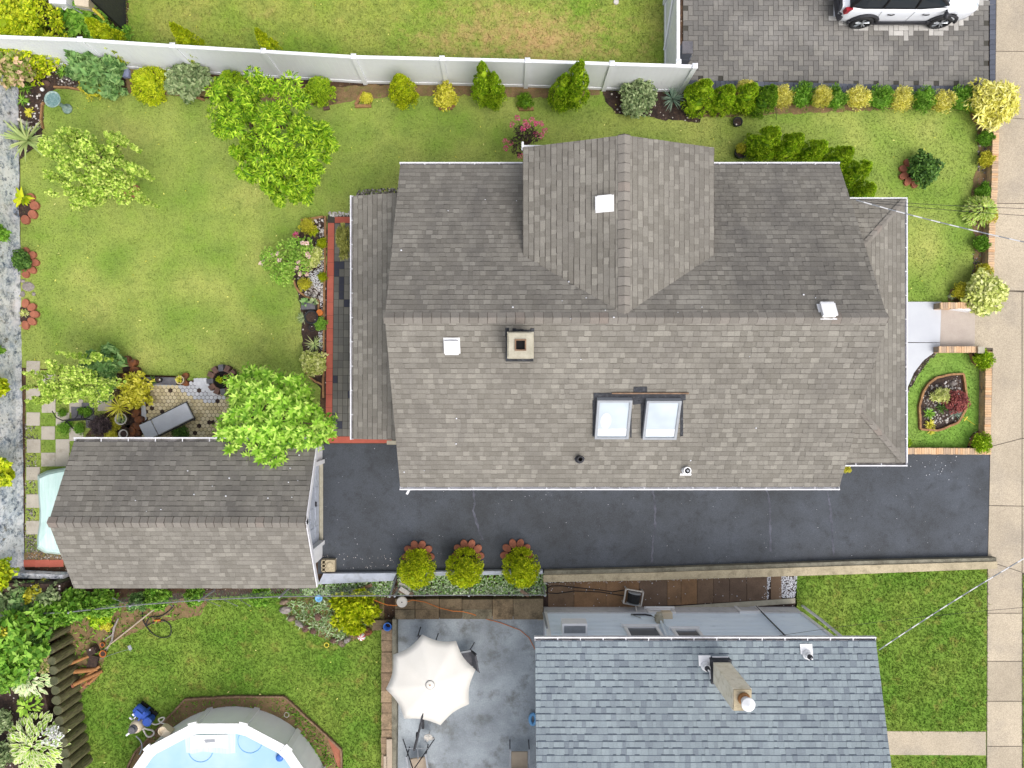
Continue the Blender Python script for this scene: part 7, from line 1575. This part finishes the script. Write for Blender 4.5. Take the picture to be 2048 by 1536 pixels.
mb = MB(); c = P(1232, 5); mb.lathe([(.08, .0), (.08, .05), (.06, .06)], (c.x, c.y, 0), 18); put(mb, "drain_cover", M['pot_white'], "small white round drain cover on the top lawn", "drain cover")
# grey bin by the fence
c = P(1375, 95, .75); e = empty("storage_bin", (c.x, c.y, 0), 0, "grey lidded storage bin beside the fence on the block paving", "bin"); mb = MB(); mb.box((0, 0, .36), (.3, .34, .7)); mb.build("body", M['slate_border'], e); mb = MB(); mb.box((0, 0, .74), (.31, .36, .05)); mb.build("lid", M['slate'], e)
c = P(1371, 113, .3); mb = MB(); mb.box((c.x, c.y, .18), (.28, .24, .34)); mb.box((c.x + .05, c.y, .37), (.2, .16, .03), rz=.3); put(mb, "plastic_crate", M['slate_border'], "lower grey crate in front of the lidded bin", "crate")

# ------------------------------------------------------------------ parked car
X0, YC = 10.02, 12.02; e = empty("parked_car", (X0 + 2.07, YC, 0), 0, "white compact car with dark wheel arches parked on the block paving", "car"); LC = 4.14
def halfw(x):
    t = x / LC
    if t < .06: return .72 + .14 * math.sin(math.pi / 2 * t / .06)
    if t > .80: q = (t - .80) / .20; return .56 + .335 * math.sqrt(max(0, 1 - q ** 2.3))
    return .86 + .03 * math.sin(math.pi * (t - .06) / .74)
def topz(x):
    t = x / LC
    if t > .70: q = (t - .70) / .30; return 1.02 - .04 * q - .26 * max(0, (q - .55) / .45) ** 2.2
    if t < .05: return .85 + .15 * t / .05
    return 1.0
def botz(x):
    return .26
st = np.concatenate([np.linspace(0, .3, 6), np.linspace(.45, 3.2, 14), np.linspace(3.3, LC, 14)]); vs = []; K = 13
for x_ in st:
    w_ = halfw(x_); zt = topz(x_); zb = botz(x_)
    pr_ = [(w_ * .9, zb), (w_ * .985, zb + .08), (w_, .52), (w_ * 1.0, .7), (w_ * .985, zt - .1), (w_ * .95, zt - .025), (w_ * .86, zt), ]
    full = pr_ + [(0, zt + .025)] + [(-a, b) for a, b in pr_[::-1]]
    vs += [(x_ - 2.07, a, b) for a, b in full]
n = 15; fs = [(i * n + k, i * n + k + 1, (i + 1) * n + k + 1, (i + 1) * n + k) for i in range(len(st) - 1) for k in range(n - 1)]
fs += [(i * n, (i + 1) * n, (i + 1) * n + n - 1, i * n + n - 1) for i in range(len(st) - 1)] + [tuple(range(n)), tuple((len(st) - 1) * n + k for k in range(n - 1, -1, -1))]
o = MB().add(vs, fs).build("body", M['car_paint'], e, True)
# cabin: glass house and roof
def loft(mb, secs, m=None):
    n = len(secs[0]); b = [v for s_ in secs for v in s_]; mb.add(b, [(i * n + k, i * n + (k + 1) % n, (i + 1) * n + (k + 1) % n, (i + 1) * n + k) for i in range(len(secs) - 1) for k in range(n)] + [tuple(range(n - 1, -1, -1)), tuple((len(secs) - 1) * n + k for k in range(n))], m)
bot = [(-1.92, .74), (-1.5, .80), (.2, .81), (.95, .76), (1.08, .55)]; top_ = [(-1.72, .60), (-1.45, .64), (.0, .64), (.28, .60), (.32, .42)]
sec = lambda pl, z: [(a, b, z) for a, b in pl] + [(a, -b, z) for a, b in pl[::-1]]
mid = [((a + c_) / 2 * 1.0, (b + d_) / 2 + .02) for (a, b), (c_, d_) in zip(bot, top_)]
mb = MB(); loft(mb, [sec(bot, .99), sec(mid, 1.3), sec(top_, 1.56)]); mb.build("window", M['glass_dark'], e)
mb = MB(); loft(mb, [sec([(a, b + .012) for a, b in top_], 1.555), sec([(a, b + .01) for a, b in top_], 1.60), sec([(a * .93, b * .8) for a, b in top_], 1.645)]); mb.build("roof", M['car_paint'], e, True)
lerp_ = lambda p, q, t: tuple(a + (b - a) * t for a, b in zip(p, q))
for sy in (-1, 1):
    mb = MB()
    for xb_, xt_, r_ in ((-1.88, -1.68, .06), (-.95, -.9, .035), (.02, -.03, .035), (.98, .28, .045)):
        yb_ = np.interp(xb_, [a for a, b in bot], [b for a, b in bot]); yt_ = np.interp(xt_, [a for a, b in top_], [b for a, b in top_]); mb.tube([(xb_, sy * (yb_ + .0), 1.0), ((xb_ + xt_) / 2, sy * ((yb_ + yt_) / 2 + .024), 1.3), (xt_, sy * (yt_ + .0), 1.56)], r_, 6)
    mb.build("pillar", M['black'] if True else M['car_paint'], e)
    mb = MB(); mb.tube([(a, sy * (b + .012), 1.0) for a, b in bot[:4]], .016, 5); mb.build("window_trim", M['black'], e)
    mb = MB(); mb.tube([(a, sy * b * .94, 1.655) for a, b in ((-1.5, .62), (-.7, .64), (.1, .62))], .018, 6); mb.build("roof_rail", M['black'], e)
    # sill cladding and wheel arches
    mb = MB(); mb.box((.0, sy * .885, .33), (2.1, .06, .14)); mb.build("sill", M['dark_metal'], e)
    for xw in (-1.26, 1.13):
        mb = MB(); k = 16; pts = []
        for i in range(k):
            t0 = math.pi * i / (k - 1); pts.append((xw + .43 * math.cos(t0), sy * (halfw(xw + 2.07) + .012), .34 + .43 * math.sin(t0)))
        mb.tube(pts, .055, 6); mb.build("wheel_arch", M['dark_metal'], e)
        mb = MB(); mb.lathe([(.36, -.02), (.36, .02)], (xw, sy * (halfw(xw + 2.07) - .0), .36), 24, rot=Matrix.Rotation(R(90), 3, 'X')); mb.build("wheel_well", M['near_black'], e)
        rot = Matrix.Rotation(R(-90 * sy), 3, 'X'); we = empty("wheel", (xw, sy * .82, .34)); we.parent = e
        mb = MB(); mb.lathe([(.2, -.12), (.30, -.12), (.335, -.08), (.34, 0), (.335, .08), (.30, .115), (.235, .115), (.23, .05)], (0, 0, 0), 30, rot=rot); mb.build("tyre", M['rubber'], we, True)
        mb = MB(); mb.lathe([(.235, .03), (.235, .095), (.215, .095), (.205, .06), (.06, .05)], (0, 0, 0), 28, rot=rot, m=1)
        for q in range(5):
            a = 2 * math.pi * q / 5 + .3
            for da in (-.16, .16): mb.tube([rot @ Vector((.04 * math.cos(a), .04 * math.sin(a), .085)), rot @ Vector((.22 * math.cos(a + da), .22 * math.sin(a + da), .095))], .022, 4, m=0)
        mb.lathe([(.055, .07), (.05, .1)], (0, 0, 0), 12, rot=rot, m=0); mb.build("rim", [M['beige'] if False else M['steel'], M['black']], we)
    for xd in (-.62, .42):
        mb = MB(); mb.tube([(xd - .1, sy * .90, .82), (xd, sy * .925, .825), (xd + .1, sy * .90, .82)], .018, 6); mb.build("door_handle", M['dark_metal'], e)
    mb = MB()
    for xa, xb_ in ((-.95, -.93), (.03, .02), (.98, 1.0)): mb.tube([(xa, sy * (halfw(xa + 2.07) * .982 + .006), .96), (xb_, sy * (halfw(xb_ + 2.07) + .004), .7), (xb_, sy * (halfw(xb_ + 2.07) + .004), .42)], .006, 4)
    mb.build("door_seam", M['grey_metal'], e)
    mb = MB(); mb.ball((.92, sy * 1.0, .98), (.07, .12, .085), 12, 8); mb.tube([(.95, sy * .84, .98), (.93, sy * .95, .97)], .03, 6); mb.build("mirror", M['dark_metal'], e, True)
    mb = MB(); mb.box((1.28, sy * .9, .82), (.16, .02, .035), rot=Matrix.Rotation(R(18), 3, 'Y')); mb.build("side_badge", M['black'], e)
    mb = MB(); mb.box((-1.93, sy * .80, .88), (.20, .10, .22), rz=sy * -.25); mb.box((-1.99, sy * .79, .88), (.08, .085, .16), rz=sy * -.25, m=1); mb.build("tail_lamp", [M['lamp_red'], M['lamp_red']], e)
    mb = MB(); mb.ball((1.86, sy * .62, .80), (.12, .1, .09), 14, 8); mb.build("headlight", M['glass_pale'], e, True)
mb = MB(); pts = [(-2.07 + .02 + .10 * abs(t) ** 3, t * .84, .46) for t in np.linspace(-1, 1, 11)]; mb.tube(pts, .11, 8); mb.tube([(-2.1 + .1 * abs(t) ** 3, t * .8, .62) for t in np.linspace(-1, 1, 11)], .05, 6); mb.build("rear_bumper", M['dark_metal'], e)
mb = MB(); mb.tube([(1.96 - .38 * abs(t) ** 2.6, t * .78, .42) for t in np.linspace(-1, 1, 11)], .1, 8); mb.build("front_bumper", M['dark_metal'], e)
mb = MB(); mb.tube([(1.15, -.5, 1.04), (1.0, -.1, 1.09), (.98, .35, 1.1)], .012, 5); mb.build("wiper", M['black'], e)

# ------------------------------------------------------------------ overhead cables
def cable(label, a, b, r, mat, dash=None, sag=.15):
    mb = MB(); A, B = Vector(a), Vector(b); L = (B - A).length; n = int(L / dash * 2) if dash else 40; pt = lambda t: A.lerp(B, t) + Vector((0, 0, -sag * 4 * t * (1 - t)))
    if dash:
        for k in range(n): mb.tube([pt(k / n), pt((k + 1) / n)], r, 5, k % 2)
    else: mb.tube([pt(k / n) for k in range(n + 1)], r, 5, 0)
    return put(mb, "power_cable", [M[mat], M['white']], label, "cable", "overhead service cables")
cable("twisted white and grey service cable crossing the front lawn", P(1712, 400, 3.6), P(2180, 512, 6.5), .014, 'grey_metal', .42)
cable("thin dark cable just above the twisted one, upper strand", P(1712, 399, 3.5), P(2200, 421, 6.5), .006, 'dark_metal'); cable("thin dark cable just above the twisted one, lower strand", P(1712, 402, 3.5), P(2200, 440, 6.5), .006, 'dark_metal')
cable("twisted white service cable from the blue house roof over its side lawn", P(1758, 1300, 3.5), P(2260, 997, 6.5), .014, 'grey_metal', .42)
cable("thin black cable low over the blue house side lawn", P(1530, 1276, 3.0), P(2260, 1200, 6.0), .005, 'rubber', None, .3)
mb = MB(); mb.tube([P(1545, 183, .02), P(1525, 178, .8), P(1527, 205, .8)], .006, 4); mb.tube([P(1527, 185, .9), P(1550, 188, .9), P(1553, 240, .0)], .006, 4); mb.tube([P(1527, 185, .9), P(1523, 215, .0)], .006, 4); put(mb, "wire_trellis", M['dark_metal'], "thin wire arch beside the darkest dense conifer", "trellis")

# ------------------------------------------------------------------ plants of the teardrop bed
shrub(1880, 790, 36, .4, "pale green thready plant in the teardrop bed", 'cream_leaf', 'droop', 68, None, clumps=40, per=24, L=.12, W=.018, rough=1.9, corek=.4)
shrub(1911, 801, 40, .55, "dark red laceleaf plant in the teardrop bed", 'maple', 'droop', 69, None, clumps=50, per=28, L=.09, W=.025, rough=1.8, corek=.4)
rosette("green fern like plant on the left of the teardrop bed", 1857, 826, 40, .2, .03, 'green', .06, seed=51); rosette("yellow green plant at the pointed end of the teardrop bed", 1859, 848, 36, .18, .03, 'yellow_leaf', .05, seed=52); rosette("dark green plant in the middle of the teardrop bed", 1884, 816, 40, .2, .03, 'deep', .06, seed=53); rosette("blue green strap leaved plant under the red laceleaf", 1908, 826, 26, .26, .022, 'blue_blade', .06, seed=54)
rosette("yellow leaved plant outside the teardrop bed edging", 1862, 861, 22, .14, .035, 'yellow_leaf', .04, seed=55)
mb = MB(); A, B = P(1922, 831, .05), P(1950, 850, .35); mb.tube([A, B], [.02, .006], 5); c = A.lerp(B, .35); mb.box(c, (.16, .03, .015), rot=Matrix.Rotation(.9, 3, 'Z')); put(mb, "garden_stake", M['yellow'], "yellow winged garden stake next to the teardrop bed", "stake")
rock("dark hollow stone ornament in the teardrop bed", 1905, 767, 7, 5, .12, 'grey_rock', 81); rock("bright white stone at the lower end of the teardrop bed", 1892, 840, 3.5, 2.6, .07, 'pot_white', 82)
rosette("pale silver plant by the top step wall", 1905, 592, 26, .14, .03, 'ivy_white', .04, seed=56); rosette("grassy tuft at the step wall end near the sidewalk", 1974, 626, 26, .14, .02, 'green', .03, seed=57)

# ------------------------------------------------------------------ stuff nobody could count
house_px = poly([(700, 385), (800, 385), (800, 330), (1690, 335), (1812, 400), (1800, 930), (800, 980), (700, 880)])
beds_ex = [poly([(594, 476), (608, 438), (654, 433), (652, 792), (634, 770), (618, 752), (606, 730), (604, 640), (598, 600), (586, 560)]), poly([(650, 428), (800, 428), (800, 900), (640, 900), (640, 800)]), pg_hex,
           poly([(150, 755), (300, 752), (296, 800), (288, 850), (286, 880), (165, 880), (230, 800)]), poly([(800, 400), (1560, 400), (1700, 360), (1812, 420), (1812, 800), (800, 800)])]
slabs_ex = [poly([(px - 13.6, py - 13.4), (px + 13.6, py - 13.4), (px + 13.6, py + 13.4), (px - 13.6, py + 13.4)]) for (px, py) in [(67, 786), (98, 812), (67, 838), (126, 838), (97, 866), (153, 812), (210, 808), (153, 868), (68, 892), (126, 892), (97, 919), (125, 919), (67, 947), (67, 1002), (67, 1055)]]
claybeds = [poly([(250, 136), (430, 156), (640, 176), (760, 170), (1000, 170), (1200, 178), (1200, 190), (1090, 196), (960, 190), (780, 192), (742, 197), (640, 212), (420, 194), (345, 190), (255, 186)]), poly([(1206, 182), (1360, 186), (1410, 200), (1400, 245), (1330, 240), (1230, 226), (1212, 205)]), poly([(42, 172), (62, 112), (160, 118), (250, 138), (250, 186), (178, 184), (150, 178), (115, 176), (95, 190), (86, 214), (88, 255), (76, 292), (40, 318), (36, 250)]),
            poly([(1952, 238), (1990, 238), (1978, 606), (1895, 604), (1900, 580), (1945, 560), (1950, 480), (1938, 430), (1946, 360), (1958, 320)]), poly([(1380, 184), (1960, 192), (1958, 210), (1700, 216), (1400, 228)])]
GR = 1.0
grass("lawn_grass", pg_main, M['lawn'], 520 * GR, 1, beds_ex + claybeds)
grass("lawn_grass", pg_front2, M['lawn_front'], 650 * GR, 2, [poly([(1838, 858), (1836, 812), (1844, 784), (1860, 760), (1876, 752), (1924, 748), (1930, 790), (1928, 820), (1912, 845), (1886, 858), (1870, 862)]), poly([(1938, 704), (1972, 704), (1971, 742), (1952, 730)]), poly([(1930, 898), (1944, 868), (1964, 858), (1970, 870), (1970, 898)])])
vis_top = poly([(252, -20), (252, 66), (262, 112), (420, 128), (600, 150), (760, 164), (1000, 170), (1338, 178), (1334, -20)])
grass("lawn_grass", vis_top, M['lawn_dry'], 560 * GR, 3, h=(.03, .08))
pool_ex = poly([(258, 1560), (258, 1531), (272, 1503), (372, 1397), (570, 1391), (684, 1498), (684, 1600)])
claynb = [poly([(120, 1232), (240, 1205), (420, 1195), (400, 1230), (300, 1250), (215, 1290), (200, 1350), (160, 1390), (130, 1390), (125, 1300)])]
grass("lawn_grass", poly([(150, 1240), (240, 1206), (400, 1196), (560, 1188), (768, 1190), (768, 1560), (130, 1560), (128, 1400)]), M['lawn_rich'], 620 * GR, 4, [pool_ex] + claynb, h=(.04, .10), wd=.015)
grass("lawn_grass", poly([(1594, 1146), (1974, 1133), (1972, 1461), (1740, 1461), (1740, 1310), (1592, 1290)]), M['lawn_rich'], 620 * GR, 5, h=(.04, .10), wd=.015)
grass("lawn_grass", poly([(1760, 1511), (1972, 1512), (1972, 1560), (1760, 1560)]), M['lawn_rich'], 620 * GR, 6, h=(.04, .10)); grass("lawn_grass", poly([(2044, 1149), (2080, 1149), (2080, 1560), (2044, 1560)]), M['lawn_rich'], 620 * GR, 7, h=(.04, .10))
grass("lawn_grass", pg_strip, M['lawn'], 560 * GR, 8, slabs_ex + [pg_hex])
grass("weeds", poly([(570, 1200), (740, 1198), (740, 1250), (680, 1285), (630, 1268), (580, 1235)]), M['ivy_white'], 420, 9, h=(.06, .16), wd=.03); grass("weeds", poly([(600, 1420), (640, 1460), (675, 1530), (640, 1530), (610, 1470), (570, 1415)]), M['green'], 350, 10, h=(.05, .14), wd=.025); grass("weeds", claynb[0], M['green'], 90, 11, h=(.05, .15), wd=.03)
grass("weeds", poly([(-20, -20), (256, -20), (250, 100), (100, 80), (-20, 70)]), M['green'], 130, 12, h=(.06, .18), wd=.03)
grass("weeds", poly([(270, 1508), (372, 1398), (570, 1392), (684, 1498), (684, 1560), (640, 1560), (600, 1470), (520, 1420), (400, 1425), (300, 1500)]), M['green'], 120, 13, h=(.04, .10), wd=.02)
grass("weeds", claybeds[0], M['lawn'], 170, 14); grass("weeds", claybeds[3], M['green'], 60, 15, h=(.03, .08), wd=.02)
# ground cover strips
def cover(name, pg, mat, dens, seed, z=.12, L=.075, W=.045, excl=(), label=None):
    rng = np.random.default_rng(seed); q = scatter(pg, dens, rng, excl); k = len(q); p = np.stack([q[:, 0], q[:, 1], rng.uniform(.3, 1, k) * z], 1); a = rng.uniform(0, 6.283, k)
    d = np.stack([np.cos(a), np.sin(a), rng.uniform(-.1, .5, k)], 1); nn = np.stack([rng.normal(0, .3, k), rng.normal(0, .3, k), np.ones(k)], 1)
    lv = leaves_at(p, unit(d), unit(nn), L, W, rng); me = foliage_mesh(name, lv, None, M[mat]); o = link_mesh(name, me); return tag(o, label, "ground cover", None, "stuff")
cover("ground_cover", poly([(608, 1166), (790, 1160), (782, 1192), (606, 1190)], .1), 'ivy_white', 620, 21, .22); cover("ground_cover", poly([(796, 1150), (1092, 1146), (1092, 1190), (796, 1189)], .1), 'ivy_white', 620, 22, .22)
cover("ground_cover", poly([(608, 1162), (790, 1158), (782, 1192), (606, 1190)], .1), 'green', 380, 23, .18); cover("ground_cover", poly([(796, 1148), (1092, 1144), (1092, 1190), (796, 1189)], .1), 'green', 380, 24, .18)
cover("ground_cover", poly([(480, 1188), (612, 1172), (612, 1192), (480, 1196)], .1), 'deep', 300, 25, .2); cover("ground_cover", poly([(160, 1186), (480, 1182), (480, 1196), (240, 1212), (160, 1216)], .1), 'deep', 120, 26, .3, .08, .04)
# pebbles and gravel
pebbles("pebbles", poly([(628, 480), (648, 492), (650, 560), (640, 590), (622, 560), (640, 520)]), M['white_gravel'], 1500, 31, (.012, .022)); pebbles("pebbles", poly([(620, 540), (646, 540), (640, 572), (612, 572)]), M['white_gravel'], 1500, 32, (.012, .022))
pebbles("pebbles", poly([(640, 590), (650, 590), (650, 720), (636, 720), (638, 650)]), M['white_gravel'], 1700, 33, (.012, .022)); pebbles("pebbles", poly([(606, 560), (648, 565), (646, 602), (612, 598)]), M['pebble'], 260, 34, (.02, .045)); pebbles("pebbles", poly([(612, 440), (652, 436), (652, 480), (640, 480)]), M['pebble'], 220, 35, (.02, .045)); pebbles("pebbles", poly([(642, 480), (652, 480), (652, 600), (642, 600)]), M['pebble'], 200, 36, (.02, .04)); pebbles("pebbles", poly([(592, 540), (606, 590), (640, 600), (610, 560)]), M['pebble_dark'], 260, 37, (.02, .04))
pebbles("pebbles", poly([(655, 424), (706, 424), (706, 433), (664, 434)]), M['pebble'], 900, 38, (.02, .035)); pebbles("pebbles", poly([(716, 380), (800, 376), (800, 392), (712, 392)]), M['pebble_dark'], 700, 39, (.02, .04))
pebbles("pebbles", poly([(50, 190), (85, 185), (86, 255), (60, 290)]), M['pebble'], 60, 40, (.02, .05)); pebbles("pebbles", poly([(130, 150), (172, 140), (172, 182), (112, 170)]), M['pebble_dark'], 240, 41, (.015, .04)); pebbles("pebbles", poly([(88, 140), (160, 130), (170, 150), (110, 172)]), M['pebble'], 60, 42, (.02, .04))
pebbles("pebbles", poly([(1846, 780), (1920, 752), (1926, 815), (1900, 845), (1850, 852)]), M['pebble'], 50, 43, (.02, .05)); pebbles("pebbles", poly([(1846, 780), (1920, 752), (1926, 815), (1900, 845), (1850, 852)]), M['pebble_dark'], 420, 44, (.012, .03)); pebbles("pebbles", poly([(1952, 255), (1980, 258), (1972, 480), (1950, 480), (1956, 320)]), M['pebble_dark'], 160, 45, (.015, .04)); pebbles("pebbles", poly([(1944, 490), (1976, 490), (1974, 560), (1944, 560)]), M['pebble_dark'], 160, 46, (.015, .04))
pebbles("gravel", poly([(1090, 1158), (1300, 1154), (1560, 1146), (1560, 1152), (1300, 1164), (1090, 1170)]), M['white_gravel'], 900, 47, (.012, .025)); pebbles("gravel", poly([(1534, 1148), (1542, 1148), (1536, 1198), (1526, 1200)]), M['white_gravel'], 1200, 48, (.012, .025)); pebbles("gravel", poly([(1563, 1146), (1594, 1145), (1592, 1194), (1556, 1196)]), M['white_gravel'], 1300, 49, (.012, .025))
pebbles("pebbles", poly([(1096, 1166), (1530, 1152), (1530, 1200), (1096, 1222)]), M['white_gravel'], 9, 50, (.012, .02), .02); pebbles("pebbles", poly([(52, 870), (75, 870), (70, 1115), (50, 1115)]), M['pebble_dark'], 240, 51, (.012, .03)); pebbles("pebbles", poly([(55, 1070), (130, 1095), (130, 1118), (52, 1118)]), M['pebble_dark'], 700, 52, (.012, .03)); pebbles("pebbles", poly([(50, 845), (72, 850), (70, 880), (50, 880)]), M['pebble_dark'], 300, 53, (.012, .03))
pebbles("pebbles", poly([(1812, 778), (1845, 722), (1868, 704), (1874, 708), (1850, 730), (1832, 756), (1806, 800)]), M['pebble_dark'], 320, 54, (.015, .035)); pebbles("pebbles", poly([(640, 900), (800, 890), (830, 930), (1660, 985), (1700, 915), (1975, 912), (1972, 1110), (1400, 1128), (760, 1140), (640, 1140)]), M['white_gravel'], 1.6, 55, (.005, .011), .008); pebbles("pebbles", poly([(1812, 912), (1930, 912), (1900, 960), (1810, 960)]), M['white_gravel'], 22, 56, (.006, .016), .008); pebbles("pebbles", poly([(645, 1105), (790, 1105), (790, 1140), (645, 1142)]), M['pebble'], 40, 57, (.008, .018), .008)
# petals blown onto the roofs
pt_ = np.random.default_rng(12); pl_ = []
for O_, N_, b_, n_p in ((ON, NN, (800, 350, 1700, 630), 12), (OS, NS, (790, 650, 1700, 960), 8), (Vector((gx1, gyT, ge)), Vector((0, gr_ - ge, gyT - gyR)).normalized(), (200, 900, 620, 1030), 14)):
    for _k in range(n_p): pl_.append(on_plane(pt_.uniform(b_[0], b_[2]), pt_.uniform(b_[1], b_[3]), O_, N_) + N_ * .02)
for x_, y_ in ((1137, 566), (1172, 598), (1210, 623), (1141, 640), (1355, 627), (1124, 604), (1227, 637)): pl_.append(on_plane(x_, y_, ON, NN) + NN * .05)
q = np.array(pl_); vs_, fs_ = core_balls(q, np.tile(np.array([[.022, .018, .01]]), (len(q), 1)) * pt_.uniform(.6, 1.3, (len(q), 1)), 1.0); tag(mesh_np("petals", vs_, fs_[:, :3], M['white_gravel']), None, "petals", None, "stuff")
# fallen leaves
fl_ = np.random.default_rng(5); q = np.concatenate([scatter(pg_main, .9, fl_, beds_ex), scatter(vis_top, .5, fl_), scatter(pg_nl, .4, fl_, [pool_ex])]); k = len(q); a = fl_.uniform(0, 6.28, k)
lv = leaves_at(np.stack([q[:, 0], q[:, 1], np.full(k, .07)], 1), np.stack([np.cos(a), np.sin(a), np.zeros(k)], 1), np.stack([fl_.normal(0, .2, k), fl_.normal(0, .2, k), np.ones(k)], 1), .07, .03, fl_)
tag(link_mesh("fallen_leaves", foliage_mesh("fallen_leaves", lv, None, M['gold'])), None, "leaves", None, "stuff")
